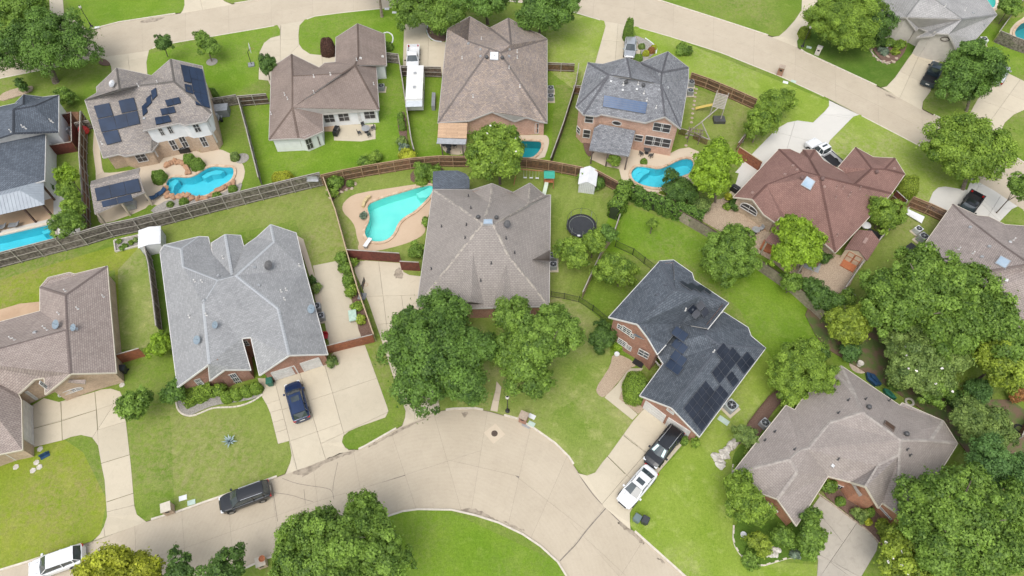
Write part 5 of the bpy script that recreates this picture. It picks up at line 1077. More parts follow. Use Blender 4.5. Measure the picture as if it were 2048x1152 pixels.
# ================================================================ TREES AND SHRUBS
LEAF = {'oak': M_leaf('leaf_oak', (0.022, 0.058, 0.011), (0.192, 0.330, 0.058)), 'mid': M_leaf('leaf_mid', (0.032, 0.076, 0.011), (0.256, 0.396, 0.063)), 'lime': M_leaf('leaf_lime', (0.060, 0.112, 0.005), (.350, .520, .045)),
 'bright': M_leaf('leaf_bright', (0.040, 0.092, 0.010), (0.320, 0.456, 0.063)), 'gold': M_leaf('leaf_gold', (0.046, 0.084, 0.010), (0.384, 0.480, 0.058)), 'dull': M_leaf('leaf_dull', (0.036, 0.076, 0.018), (0.288, 0.390, 0.100)),
 'deep': M_leaf('leaf_deep', (0.018, 0.050, 0.011), (0.147, 0.258, 0.050)), 'fern': M_leaf('leaf_fern', (0.024, 0.068, 0.018), (0.179, 0.324, 0.084)), 'plum': M_leaf('leaf_plum', (0.028, 0.014, 0.014), (0.179, 0.090, 0.063)),
 'yellow': M_leaf('leaf_yellow', (0.112, 0.128, 0.008), (0.550, 0.588, 0.053)), 'blue': M_leaf('leaf_bluegreen', (0.040, 0.072, 0.056), (0.282, 0.360, 0.252)), 'rust': M_leaf('leaf_rust', (0.120, 0.048, 0.016), (0.435, 0.216, 0.074))}
BARK = M('bark', (.105, .08, .06), (.19, .16, .13), 5, .95, .5); BARKP = M('pale_bark', (.28, .23, .18), (.18, .14, .11), 5, .95, .4)
PETAL = M('petal', (.80, .78, .74), (.78, .70, .68), 4, .6)
DARKCORE = M('dark_core', (.022, .035, .012), (.03, .045, .016), 6, .9)  # dark solid core filling the inside of clipped shrubs and hedges
def leaf_mesh(name, cen, nrm, size, tint, mat, rs, asp=.62):
    n = len(cen); r1 = rs.normal(size=(n, 3)); u = np.cross(nrm, r1); u /= np.linalg.norm(u, axis=1, keepdims=True)+1e-9; v = np.cross(nrm, u)
    s = size[:, None]; s = s*1.18; a = cen+u*s; b = cen-u*s*.5+v*s*.75; c = cen-u*s*.5-v*s*.75
    vs = np.stack([a, b, c], 1).reshape(-1, 3).astype(np.float32)
    me = bpy.data.meshes.new(name); me.vertices.add(3*n); me.vertices.foreach_set('co', vs.ravel()); me.loops.add(3*n); me.loops.foreach_set('vertex_index', np.arange(3*n, dtype=np.int32))
    me.polygons.add(n); me.polygons.foreach_set('loop_start', np.arange(0, 3*n, 3, dtype=np.int32))
    at = me.attributes.new('tint', 'FLOAT', 'FACE'); at.data.foreach_set('value', tint.astype(np.float32)); me.materials.append(mat); me.update(calc_edges=True); return me
def crown_points(R, Rz, rs, leaf=.16, dens=1.25, cl=.26, sparse=0., flat=0., irr=.22, lower=-.35, weep=0):
    """leaf positions in clumps on an uneven ellipsoid of radius R, Rz; returns centres, normals, sizes, tints"""
    nc = int(max(7, 5.2/(cl*cl)*(1-sparse))); gi = np.arange(nc)+.5; ph = np.arccos(1-(1-lower)*gi/nc); th = math.pi*(1+5**.5)*gi
    D = np.stack([np.cos(th)*np.sin(ph), np.sin(th)*np.sin(ph), np.cos(ph)], 1); D += rs.normal(scale=.16, size=D.shape); D /= np.linalg.norm(D, axis=1, keepdims=True)
    k1, k2, k3 = rs.uniform(0, 6.28, 3); lob = 1+irr*(.5*np.sin(2*np.arctan2(D[:, 1], D[:, 0])+k1)+.5*np.sin(3*np.arctan2(D[:, 1], D[:, 0])+k2)+.4*np.sin(5*D[:, 2]+k3))
    rad = .76*lob*rs.uniform(.76, 1.24, nc); ni = nc//3; rad[rs.permutation(nc)[:ni]] *= .66
    C = D*rad[:, None]*np.array([R, R, Rz]); rc = R*cl*rs.uniform(.6, 1.45, nc); ct = rs.uniform(0, 1, nc)
    P_, N_, S_, T_ = [], [], [], []
    for i in range(nc):
        m = int(dens*3.2*4*math.pi*rc[i]**2*.62/(leaf*leaf*2.2)*.34)+6; d = rs.normal(size=(int(m*1.7), 3)); d[:, 2] += .35; d /= np.linalg.norm(d, axis=1, keepdims=True)
        d = d[(d@D[i]) > -.25][:m]; m = len(d); rr = rc[i]*(rs.uniform(.25, 1.06, (m, 1))**.45); p = C[i]+d*rr*np.array([1, 1, .85])
        if weep: p[:, 2] -= weep*rs.uniform(0, 1, m)*rc[i]
        far = rs.uniform(0, 1, m) < .05; p[far] *= rs.uniform(1.05, 1.2, (int(far.sum()), 1))
        nn = d*.9+D[i]*.35+rs.normal(scale=.42, size=(m, 3)); nn[:, 2] += .25; nn /= np.linalg.norm(nn, axis=1, keepdims=True)
        P_.append(p); N_.append(nn); S_.append(leaf*rs.uniform(.65, 1.35, m)); T_.append(np.clip(.02+.5*ct[i]+.5*rs.uniform(0, 1, m)**1.2, 0, 1))
    m = int(dens*26*(R/leaf)**1.0); d = rs.normal(size=(m, 3)); d /= np.linalg.norm(d, axis=1, keepdims=True); p = d*rs.uniform(.2, .66, (m, 1))*np.array([R, R, Rz])
    if not sparse: P_.append(p); N_.append(d); S_.append(np.full(m, leaf*1.7)); T_.append(rs.uniform(.1, .8, m))
    return np.concatenate(P_), np.concatenate(N_), np.concatenate(S_), np.concatenate(T_)
SEED = [11]
def tree(x, y, rx, h, style, label, lobes=None, ry=None, group=None, leaf=.17, cl=.26, dens=1.2, sparse=0., base=None, zf=None, flowers=0, bark=None, trunk_r=None, name='tree', irr=.32, lower=-.35, weep=0, cat='tree'):
    """x, y, rx: middle and half width of the crown in the photo; h: height in metres"""
    SEED[0] += 1; rs = np.random.RandomState(SEED[0]); rnd = random.Random(SEED[0])
    R = rx*MPP(x, y, h*.6)
    Rz = min(h*.5, R*.85 if zf is None else R*zf); zc = h-Rz; ctr = P(x, y, zc); R = rx*.95*MPP(x, y, zc)
    b = P(base[0], base[1], 0) if base else Vector((ctr.x, ctr.y, 0)); root = empty(name, b, label, cat, group)
    pc = []; offs = lobes or [(0, 0, 1, 0)]
    for (lx, ly, lr, lz) in offs:           # lobes: dx, dy (photo px), relative radius, dz
        c = P(x+lx, y+ly, zc+lz); o = np.array(c-b); p, n, s, t = crown_points(R*lr, Rz*lr, rs, leaf*.75, dens, cl*.86/(lr**.5), sparse, irr=irr, lower=lower, weep=weep); pc.append((p+o, n, s, t))
    p, n, s, t = [np.concatenate([q[k] for q in pc]) for k in range(4)]; ok = p[:, 2] > .25; p, n, s, t = p[ok], n[ok], s[ok], t[ok]
    me = leaf_mesh('crown', p, n, s, t, LEAF[style], rs); link('crown', me, root)
    c = ctr-b; tr = trunk_r or max(.07, R*.045); mb = MB(); fk = Vector((c.x*.35, c.y*.35, max(.5, min(zc-Rz*.35, h*.35)))); mb.tube([(0, 0, -.1), (0, 0, .15), fk*.55, fk], [tr*1.5, tr*1.1, tr, tr*.85], 9)
    for k in range(max(4, int(5+R*.5))):
        a = 2*math.pi*k/max(4, int(5+R*.5))+rnd.uniform(-.3, .3); e = Vector((c.x+math.cos(a)*R*rnd.uniform(.35, .75), c.y+math.sin(a)*R*rnd.uniform(.35, .75), zc+Rz*rnd.uniform(-.1, .6))); m = fk.lerp(e, .5)+Vector((rnd.uniform(-.2, .2)*R, rnd.uniform(-.2, .2)*R, Rz*.12))
        mb.tube([fk, fk.lerp(m, .5), m, e], [tr*.6, tr*.45, tr*.3, tr*.08], 6)
    mb.build('trunk', bark or BARK, root, smooth=True)
    if flowers:
        i = rs.permutation(len(p))[:flowers*40]; q = p[i]; nn = n[i]; up = nn[:, 2] > .2; q, nn = q[up][:flowers], nn[up][:flowers]; fb = MB()
        for a_, d_ in zip(q, nn):
            o = Vector(a_)+Vector(d_)*.12
            for k in range(3): fb.lathe(o+Vector((rnd.uniform(-.08, .08), rnd.uniform(-.08, .08), 0)), [(.0, 0), (.10, .03), (.07, .09)], 5)
        tag(fb.build('blossoms', PETAL, root), kind='stuff')
    return root
def bush(x, y, rx, h, style, label, ry=None, rz=0, group=None, leaf=.062, name='bush', clip=True, cat='shrub', z0=0):
    """clipped or loose shrub; x,y centre of the foot-print, rx half width in photo px"""
    SEED[0] += 1; rs = np.random.RandomState(SEED[0]); c = P(x, y, h*.5); c.z = 0; R = rx*MPP(x, y, h*.5); Ry = (ry if ry else rx)*MPP(x, y, h*.5)
    root = empty(name, c, label, cat, group); H2 = h
    if clip:
        n_ = int(min(13000, 2.2*(2*math.pi*R*Ry+math.pi*(R+Ry)*H2)/(leaf*leaf)*.9)); d = rs.normal(size=(n_, 3)); d[:, 2] = np.abs(d[:, 2])*1.0-.1; d /= np.linalg.norm(d, axis=1, keepdims=True)
        e = np.abs(d)**.82*np.sign(d); k = rs.uniform(.88, 1.02, (n_, 1)); a = np.arctan2(d[:, 1], d[:, 0]); k[:, 0] *= 1+.035*np.sin(3*a+rs.uniform(6))+.03*np.sin(7*a)+.03*np.sin(9*d[:, 2]+a*2)
        p = e*k*np.array([R, Ry, H2]); p[:, 2] = np.maximum(p[:, 2], .03); nn = d+rs.normal(scale=.45, size=d.shape); t = rs.uniform(.1, .9, n_); s = leaf*rs.uniform(.7, 1.4, n_)
        core = MB(); core.lathe((0, 0, 0), [(.75, 0), (.86, .3), (.72, .6), (.4, .82), (.05, .88)], 12); core.v = [(v[0]*R, v[1]*Ry, v[2]*H2) for v in core.v]
        cr, sr = math.cos(rz), math.sin(rz); p = np.stack([p[:, 0]*cr-p[:, 1]*sr, p[:, 0]*sr+p[:, 1]*cr, p[:, 2]], 1); core.v = [(v[0]*cr-v[1]*sr, v[0]*sr+v[1]*cr, v[2]) for v in core.v]
    else:
        p, nn, s, t = crown_points(R, H2*.55, rs, leaf*1.5, 1., .4); p[:, 1] *= Ry/R; p[:, 2] += H2*.5; p[:, 2] = np.maximum(p[:, 2], .04)
        core = MB(); core.tube([(0, 0, 0), (0, 0, H2*.6)], [.06, .03], 6)
    nn = nn/(np.linalg.norm(nn, axis=1, keepdims=True)+1e-9)
    link('foliage', leaf_mesh('foliage', p, nn, s, t, LEAF[style], rs), root); core.build('stem_or_core', BARK if not clip else DARKCORE, root); return root
def hedge(pts, w_, h, style, label, leaf=.065, name='hedge', rough=.06, cat='hedge', group=None):
    SEED[0] += 1; rs = np.random.RandomState(SEED[0]); W = [P(*p) for p in pts]; c = sum(W, Vector())/len(W); root = empty(name, c, label, cat, group); Ps, Ns = [], []; core = MB()
    for a, b in zip(W[:-1], W[1:]):
        L = (b-a).length; d = (b-a)/L; sd = Vector((-d.y, d.x, 0)); n = int(2.0*L*(w_+2*h)/(leaf*leaf)*.75); n = min(n, 14000); u = rs.uniform(-.03, 1.03, n)*L; g = rs.uniform(-h, w_+h, n)
        y = np.clip(g, 0, w_)-w_/2; z = np.where(g < 0, h+g, np.where(g > w_, h-(g-w_), h)); nrm = np.where(g[:, None] < 0, -np.array(sd), np.where(g[:, None] > w_, np.array(sd), np.array([0, 0, 1.])))
        wob = rough*(np.sin(u*1.7+z*2)+np.sin(u*4.1+1)+.6*np.sin(u*9+y*5)); rc = .1; ed = np.clip((np.abs(y)-(w_/2-rc))/rc, 0, 1)*np.clip((z-(h-rc))/rc, 0, 1)
        p = np.array(a-c)+u[:, None]*np.array(d)+y[:, None]*np.array(sd)+nrm*(wob+rs.normal(scale=leaf*.35, size=n)-ed*.06)[:, None]; p[:, 2] += z; Ps.append(p); Ns.append(nrm+rs.normal(scale=.5, size=(n, 3))+np.array([0, 0, .2]))
        core.quadbox([q+Vector((0, 0, z_)) for z_ in (0, h*.86) for q in (a-c-sd*w_*.38, b-c-sd*w_*.38, b-c+sd*w_*.38, a-c+sd*w_*.38)])
    p = np.concatenate(Ps); n = np.concatenate(Ns); n /= np.linalg.norm(n, axis=1, keepdims=True); p[:, 2] = np.maximum(p[:, 2], .03)
    link('foliage', leaf_mesh('foliage', p, n, leaf*rs.uniform(.7, 1.5, len(p)), rs.uniform(.05, .95, len(p)), LEAF[style], rs), root); core.build('stem_or_core', DARKCORE, root); return root
T = tree
# top left
T(96, 92, 98, 10.5, 'oak', 'huge spreading live oak beside the upper street at top left', lobes=[(-20,0,.72,0),(48,12,.6,-.5),(-62,8,.55,-.6),(10,-30,.6,.6)], base=(112,164), sparse=.45, dens=.75, cl=.18, leaf=.15, irr=.35, trunk_r=.42)
T(30, 8, 62, 9, 'mid', 'tree crown cut by the top left corner'); T(328, 87, 17, 4.6, 'deep', 'slim young tree at the edge of the lime green lawn', base=(336,114), leaf=.12, cl=.36); T(414, 88, 24, 4.2, 'mid', 'young maple in a mulch ring on the lime green lawn', lobes=[(0,0,.8,0),(-14,-14,.5,.3),(12,12,.5,-.2)], base=(424,123), leaf=.13, cl=.34)
T(535, 131, 21, 4.2, 'deep', 'dark round tree at the corner of the horseshoe driveway', base=(540,160), leaf=.12); T(756, -42, 40, 8.5, 'mid', 'street tree of which only the leaning trunk shows at the top edge', base=(764,33), bark=BARKP, trunk_r=.22)
T(862, 22, 64, 8, 'mid', 'broad bright street tree over the red mulch island', lobes=[(-20,-2,.8,0),(26,2,.72,-.2)], base=(867,66), bark=BARKP, trunk_r=.24); T(968, -6, 50, 8.5, 'oak', 'shade tree behind the mottled tan roof, trunk in view', base=(975,48), trunk_r=.24)
T(1094, 22, 60, 8.5, 'oak', 'dense dark street tree right of the mottled tan roof', lobes=[(-10,4,.85,0),(28,-6,.66,.2)], base=(1078,72))
T(1690, 40, 74, 9.5, 'bright', 'wide fine leaved tree beyond the upper street with yellow green tips', lobes=[(-26,-4,.7,0),(24,-10,.75,.3),(2,28,.62,-1)], base=(1690,100), leaf=.13, cl=.2, irr=.3); T(1752, 50, 34, 6.5, 'deep', 'dark tree between the spreading tree and the grey roof', leaf=.14)
T(1935, 148, 66, 9, 'oak', 'dense dark green tree over the upper driveways', lobes=[(0,0,.82,0),(24,-14,.6,.3),(-18,26,.58,-.5),(8,-44,.42,-.6)], base=(1932,222)); T(1934, 300, 84, 9, 'bright', 'large round light green tree over the upper street kerb', lobes=[(-28,0,.72,0),(28,6,.7,0),(0,-22,.66,.5),(-12,28,.55,-.6)], base=(1925,378), leaf=.16, cl=.2)
T(2042, 372, 26, 6.5, 'mid', 'tree crown cut by the right edge beside the dark pickup'); T(2020, 14, 22, 4.5, 'mid', 'small tree by the fence in the top right corner')
for i, (x, y, r, l) in enumerate([(1555,203,34,'upper of the three round trees by the play yard'), (1532,226,28,'middle of the three round trees by the play yard'), (1522,250,33,'lower of the three round trees by the play yard, trunk showing')]): T(x, y, r, 5, 'bright', l, group='three round trees by the play yard', base=(x-17, y+35) if i == 2 else None, leaf=.13, bark=BARKP, zf=.75)
T(1425, 333, 55, 8, 'lime', 'tall bright yellow green tree beside the pink brick house pool', lobes=[(0,0,.85,0),(-14,26,.6,-.6),(14,-26,.55,.5),(10,34,.5,-.8)], base=(1430,405), cl=.23); T(1357, 382, 35, 3.2, 'deep', 'dark rounded shrub mass at the end of the blue pool', leaf=.12, zf=.8, cl=.3, lower=-.1, cat='shrub', name='bush')
T(993, 308, 60, 8.5, 'bright', 'flowering magnolia with creamy blossoms between two back yards', lobes=[(0,0,.9,0),(-24,20,.6,-.5),(22,-22,.58,.3),(-10,-34,.5,.3)], base=(1000,368), flowers=46, cl=.2, leaf=.19)
# centre
T(880, 705, 102, 10, 'oak', 'left and larger of the two dark live oaks in front of the grey brown roof', lobes=[(0,0,.72,.3),(5,-72,.56,-.2),(-58,-10,.55,-.3),(-40,55,.6,-.6),(38,50,.58,-.4),(-60,-62,.34,-1.2),(62,-10,.5,0)], base=(915,790), cl=.21, leaf=.17, trunk_r=.45)
T(1066, 682, 84, 9.5, 'mid', 'right hand live oak in front of the grey brown roof, slightly lighter', lobes=[(0,0,.72,.3),(-42,-48,.52,-.2),(46,-10,.6,-.2),(-16,46,.62,-.6),(8,84,.34,-1.8),(44,-44,.42,-.4),(-48,20,.5,-.4)], base=(1055,770), cl=.22, leaf=.17, trunk_r=.4)
T(1143, 503, 34, 4.8, 'bright', 'small tree below the black trampoline', base=(1148,530), lobes=[(0,0,.9,0),(12,18,.6,-.3)], leaf=.14); T(1188, 484, 27, 4.5, 'bright', 'small tree right of the trampoline', leaf=.13); T(1215, 468, 20, 4, 'oak', 'narrow tree at the end of the vine hedge', leaf=.13); T(1231, 540, 38, 4.8, 'bright', 'tree in the small fenced lawn', base=(1236,572), leaf=.14, irr=.3)
T(1206, 674, 30, 3.6, 'deep', 'dense round dark shrub beside the red brick facade', leaf=.11, zf=.95, cl=.28, cat='shrub', name='bush', lower=-.8); T(1458, 505, 60, 6.5, 'mid', 'round green tree on the bright back lawn', lobes=[(0,0,.86,0),(14,-22,.6,.2),(-16,28,.58,-.4),(20,24,.55,-.3)], cl=.2, leaf=.14, base=(1460,550))
T(1306, 446, 11, 2.6, 'bright', 'slender sapling on the bright back lawn', leaf=.09, cl=.4, sparse=.2); T(1592, 480, 52, 7.5, 'lime', 'bright lime tree over the porch of the red brown roofed house', lobes=[(0,0,.8,0),(-24,32,.55,-.6),(24,26,.55,-.5),(-10,-26,.52,.3),(34,2,.42,-.4)], cl=.22, base=(1600,545)); T(1768, 430, 36, 4.5, 'bright', 'round light green tree over the dark side fence', leaf=.13, bark=BARKP)
T(1601, 738, 66, 6.5, 'bright', 'fine leaved domed tree between the slate and the rosy roofs', lobes=[(0,-8,.84,.2),(-26,10,.62,-.2),(34,16,.6,-.4),(-14,50,.4,-1.2)], leaf=.11, cl=.2, base=(1590,778), bark=BARKP)
T(1850, 590, 108, 11, 'mid', 'enormous bushy tree at the right in front of the rosy taupe roof', lobes=[(0,0,.72,0),(-62,30,.55,-.8),(66,-12,.62,.2),(0,-48,.5,.1),(110,40,.62,-.2),(50,70,.6,-.4),(150,90,.5,-.8),(-80,-16,.4,-1.2)], cl=.2, leaf=.18, base=(1890,700), trunk_r=.5)
T(1842, 712, 76, 7, 'dull', 'crape myrtle with pale pink blossoms below the enormous tree', lobes=[(0,0,.8,0),(-40,-36,.5,-.2),(50,-8,.56,0),(12,46,.56,-.6),(-30,30,.5,-.4)], flowers=60, leaf=.15, cl=.22); T(1700, 645, 48, 5.5, 'gold', 'yellow green tree with thin pale twigs at the corner of the bright lawn', lobes=[(0,0,.85,0),(-14,22,.55,-.3),(24,-10,.55,0)], leaf=.14, irr=.3)
T(2000, 725, 62, 7, 'gold', 'yellowish tree at the right edge'); T(1960, 852, 60, 6, 'dull', 'olive tree right of the rosy grey roof', lobes=[(0,0,.85,0),(28,24,.6,-.3),(-20,-20,.6,0)], leaf=.13, cl=.2); T(1985, 935, 66, 7.5, 'fern', 'ferny green tree between olive tree and giant crown', lobes=[(0,0,.85,0),(44,14,.66,0)], leaf=.13)
T(1925, 1045, 112, 11, 'mid', 'giant bushy tree filling the bottom right corner', lobes=[(0,0,.72,0),(-58,-40,.55,-.5),(62,-20,.6,-.2),(-40,52,.58,-.6),(58,58,.62,-.2),(10,-70,.48,-.3),(-84,10,.4,-1.2)], leaf=.17, cl=.2, trunk_r=.45); T(1812, 1118, 62, 6, 'gold', 'magnolia with big white blossoms at the bottom edge', flowers=34, leaf=.17, cl=.24)
T(1868, 770, 40, 4.5, 'mid', 'leafy shrub tree below the crape myrtle', leaf=.14); T(1640, 590, 36, 4.2, 'deep', 'dark shrub tree at the corner of the gravel yard', lobes=[(0,0,.8,0),(28,14,.6,0),(-22,-18,.5,0)], leaf=.13, sparse=.15); T(1585, 565, 22, 3.2, 'mid', 'leafy shrub tree by the silvered picket fence', leaf=.12)
T(1488, 1000, 52, 5.5, 'bright', 'round yellow green tree in the garden bed left of the rosy grey roof', lobes=[(0,0,.84,0),(-14,-26,.55,-.2),(22,20,.6,-.3)], leaf=.12, cl=.22); T(1622, 1068, 36, 4.2, 'mid', 'glossy tree overhanging the weathered driveway', lobes=[(0,0,.85,0),(2,-34,.55,-.3),(-4,28,.6,-.2)], leaf=.14); T(1519, 1086, 25, 2.8, 'gold', 'low yellow green tree in the corner garden', leaf=.1, zf=.7); T(1568, 1072, 24, 2.6, 'mid', 'low spreading shrub tree in the corner garden', leaf=.11, zf=.7)
T(1490, 872, 26, 3.2, 'dull', 'pale leaved tree beside the rocks at the bark bed', leaf=.11, sparse=.2)
# left and bottom
T(268, 811, 35, 4.6, 'mid', 'round tree on the green side lawn beside the driveway', leaf=.14, base=(272,832)); T(347, 786, 25, 3, 'oak', 'loose dark shrub at the corner of the pale grey roofed house', leaf=.13, zf=.8); T(318, 690, 25, 3, 'lime', 'small feathery lime green tree at the end of the weathered fence', leaf=.1, irr=.35)
T(678, 1086, 108, 10, 'mid', 'large bushy tree overhanging the street at the bottom', lobes=[(0,6,.74,.3),(-52,-18,.5,-.3),(60,-34,.46,-.2),(-76,40,.56,-.6),(84,26,.54,-.4),(-100,-4,.3,-1.6),(44,-70,.3,-.8),(0,60,.6,0)], cl=.19, leaf=.15, base=(680,1150), irr=.3)
T(238, 1150, 72, 8, 'yellow', 'bright yellow lime tree cut by the bottom edge', lobes=[(0,0,.85,0),(52,8,.6,-.2),(-50,6,.6,-.3)], leaf=.15); T(358, 1142, 34, 6, 'deep', 'dark tree at the bottom edge right of the lime tree', irr=.4, sparse=.2, leaf=.14, cl=.24); T(446, 1146, 46, 6.5, 'deep', 'dark tree at the bottom edge beside the brick mailbox', irr=.4, sparse=.15, leaf=.14, cl=.22)
for i, (x, y, r, s, l) in enumerate([(135,350,22,'lime','topmost of the row of trees beside the lap pool'), (137,383,22,'bright','second tree from the top in the row beside the lap pool'), (146,415,24,'bright','third tree in the row beside the lap pool'), (136,446,30,'mid','lowest and widest tree in the row beside the lap pool')]): T(x, y, r, 4.6, s, l, group='row of trees beside the lap pool', leaf=.13)
T(131, 193, 20, 2.8, 'mid', 'round shrub tree at the corner of the dark blue grey roof', leaf=.12, zf=.9)
# shrubs
for x, y, r, h, s, l, kw in [(655,92,15,2.6,'plum','clipped plum coloured ball shrub beside the brown roof',{}), (1258,58,10,3.6,'mid','tall clipped conical evergreen beside the silver sedan',{}), (1228,322,12,2.2,'bright','light shrub at the post of the shingled patio roof',dict(clip=False)), (1817,370,21,2.8,'gold','big yellow clipped ball shrub beside the dark red gate',{}),
 (1273,773,26,2.6,'bright','large clipped oval shrub beside the front walk of the slate roofed house',dict(ry=34)), (565,354,22,1.5,'yellow','yellow clipped mound inside the long fence',dict(ry=15)), (378,318,12,1.5,'mid','left of the two clipped balls above the free form pool',{}), (394,327,13,1.5,'mid','right of the two clipped balls above the free form pool',{}), (317,352,14,1.6,'mid','clipped ball between the pool pavilion and the free form pool',{}),
 (469,312,9,1.1,'dull','small grey green ball on the round mulch patch',{}), (367,403,9,.9,'mid','small round shrub on the stony bed by the fence',{}), (433,391,9,.8,'mid','small shrub below the free form pool',{}), (465,377,9,.8,'mid','small shrub right of the free form pool',{}), (340,408,7,.6,'dull','grey tuft on the stony bed',{}), (815,314,15,2,'yellow','yellow shrub at the fence corner below the vivid lawn',dict(clip=False)), (805,284,10,1.5,'dull','bluish grass clump in the side bed',dict(clip=False)), (808,298,11,1.4,'blue','blue green shrub in the side bed',dict(clip=False)),
 (801,231,7,1,'mid','uppermost small shrub of the side bed',{}), (803,243,7,1,'mid','second small shrub of the side bed',{}), (805,254,7,1,'mid','third small shrub of the side bed',{}), (730,323,13,.8,'mid','low shrub along the curving fence',dict(clip=False)), (750,315,13,1.2,'bright','taller shrub along the curving fence',dict(clip=False)), (770,88,7,.8,'dull','grey shrub in the ring bed beside the brown roof',{}), (778,92,9,1,'mid','green shrub beside the brown roof corner',{}),
 (845,343,18,1.5,'mid','leafy shrub behind the kidney pool',dict(clip=False)), (870,348,16,1.4,'mid','wide shrub between kidney pool and flat dark roof',dict(clip=False)), (844,361,12,.8,'bright','low light shrub at the edge of the kidney pool bed',{}), (671,365,15,1.5,'mid','big leafed shrub in the corner by the long fence',dict(clip=False)), (664,386,10,1,'bright','lower shrub in the corner by the long fence',dict(clip=False)), (700,366,8,.7,'mid','small shrub beside the curving fence',{}),
 (727,431,7,.9,'blue','blue green agave like shrub at the waist of the kidney pool',dict(clip=False)), (853,445,9,1.5,'mid','shrub against the grey brown roof beside the pool deck',dict(clip=False)), (835,503,16,2,'mid','leafy shrub behind the dark red fence',dict(clip=False)), (683,517,12,1.4,'mid','topmost shrub of the narrow bed',dict(clip=False)), (690,537,12,1.3,'mid','second shrub of the narrow bed',dict(clip=False)), (697,561,13,1.4,'mid','third shrub of the narrow bed',dict(clip=False)), (704,582,12,1.3,'bright','fourth shrub of the narrow bed',dict(clip=False)),
 (713,612,10,.8,'bright','fifth shrub of the narrow bed',dict(clip=False)), (722,638,10,.8,'gold','sixth and lowest shrub of the narrow bed',dict(clip=False)), (706,525,9,1,'bright','small shrub above the basketball hoop',dict(clip=False)), (624,561,8,1,'deep','upper dark shrub against the pale grey roof wall',dict(clip=False)), (632,577,9,1,'dull','lower shrub against the pale grey roof wall',dict(clip=False)), (664,722,11,.8,'dull','silvery shrub at the garage corner',dict(clip=False)), (1288,322,7,.6,'mid','small round shrub at the tan deck',{}),
 (1325,388,8,.7,'gold','tan coloured round shrub in the bed below the blue pool',{}), (1310,262,0.1,.1,'mid','',{}), (1456,395,8,1.2,'yellow','yellow shrub at the end of the vine hedge',dict(clip=False)), (1400,410,20,1.4,'dull','olive shrub beside the gravel yard',dict(clip=False)), (1470,408,12,1.3,'deep','dark shrub in front of the arched window',dict(clip=False)), (1455,413,8,.8,'bright','light shrub beside the arched window',dict(clip=False)), (1648,516,14,1.3,'deep','dark shrub on the gravel yard',dict(clip=False)), (1165,357,10,1.8,'mid','dark shrub left of the white shed',dict(clip=False)), (1196,368,12,1.6,'oak','shrub right of the white shed',dict(clip=False)),
 (1140,360,0.1,.1,'mid','',{}), (1235,690,11,1,'lime','low lime shrub at the start of the stone bed',{}), (1369,880,8,1,'mid','small round shrub at the garage corner of the slate roof',{}), (1390,885,9,1,'bright','small light shrub below the slate roof corner',dict(clip=False)), (1656,973,14,1.6,'mid','leafy shrub left of the orange brick gable',dict(clip=False)), (1682,1002,9,1,'mid','small round shrub at the orange brick wall',{}), (1740,1024,9,1.2,'mid','round shrub in front of the orange brick porch',{}), (1720,1030,14,1,'dull','silvery shrub at the weathered driveway edge',dict(clip=False)),
 (1768,1056,14,1.6,'gold','upper golden shrub below the orange brick window',dict(clip=False)), (1775,1075,14,1.4,'gold','lower golden shrub below the orange brick window',dict(clip=False)), (1735,1043,8,.7,'yellow','yellow flowers beside the weathered driveway',dict(clip=False)), (1468,958,9,1,'mid','small shrub by the corner of the garden bed',dict(clip=False)), (1478,938,9,1,'bright','light shrub below the white rocks',dict(clip=False)), (1475,965,7,.6,'yellow','yellow flowers in the corner garden bed',{}), (1500,1118,16,.5,'mid','low ground cover at the tip of the corner garden',dict(clip=False)), (1590,1108,9,.6,'blue','blue green succulent in the corner garden',dict(clip=False)),
 (1303,100,7,.9,'rust','rust coloured shrub in the curved bed by the silver sedan',{}), (1292,106,7,.8,'yellow','yellow shrub in the curved bed by the silver sedan',{}), (1284,92,7,.7,'dull','grey shrub in the curved bed by the silver sedan',{}), (1308,94,6,.7,'yellow','small yellow shrub at the edge of the curved bed',{}), (1277,116,9,1.2,'mid','round shrub at the corner of the grey two storey roof',{}), (1368,100,15,1,'mid','leafy shrub behind the grey two storey roof',dict(clip=False)), (1610,63,12,1.5,'gold','yellow green shrub beside the lamp post',{}), (425,186,9,1.6,'mid','round shrub right of the two storey house',{}),
 (1755,84,12,1.4,'deep','dark shrub at the top of the rock garden',dict(clip=False)), (1778,86,11,1.2,'mid','leafy shrub in the rock garden',dict(clip=False)), (1800,90,11,1.1,'bright','light shrub at the right end of the rock garden',dict(clip=False)), (1768,102,9,.7,'blue','grey blue shrub among the rocks',dict(clip=False)), (1790,104,8,.6,'gold','golden low shrub among the rocks',dict(clip=False)), (45,172,10,2.6,'deep','dark pointed shrub behind the dark blue grey roof',dict(clip=False)), (90,262,0.1,.1,'mid','',{}), (100,375,7,1.6,'deep','dark shrub at the pavilion corner',dict(clip=False)), (1640,705,16,2,'deep','dark shrub at the garden edge below the yellow green tree',dict(clip=False)), (1912,800,20,2,'deep','dark shrub in the shady garden',dict(clip=False)), (1790,770,14,1.6,'oak','shrub behind the rosy grey roof',dict(clip=False)), (1960,780,22,2.2,'fern','fern like shrub in the shady garden',dict(clip=False)), (2035,790,16,2,'rust','orange leaved shrub at the right edge',dict(clip=False)),
 (1500,905,10,1,'bright','low bright shrub beside the white rocks',dict(clip=False)), (1545,640,0.1,.1,'mid','',{}), (1690,600,18,2,'mid','shrub where the side fence ends',dict(clip=False)), (1700,700,20,2,'fern','feathery shrub at the edge of the shady garden',dict(clip=False))]:
    if l: bush(x, y, r, h, s, l, **kw)
hedge([(262,325),(310,317)], 1.1, 1.5, 'mid', 'long clipped hedge below the cream brick bay window'); hedge([(402,300),(430,293)], .9, .9, 'gold', 'low yellow clipped hedge under the white upper storey')
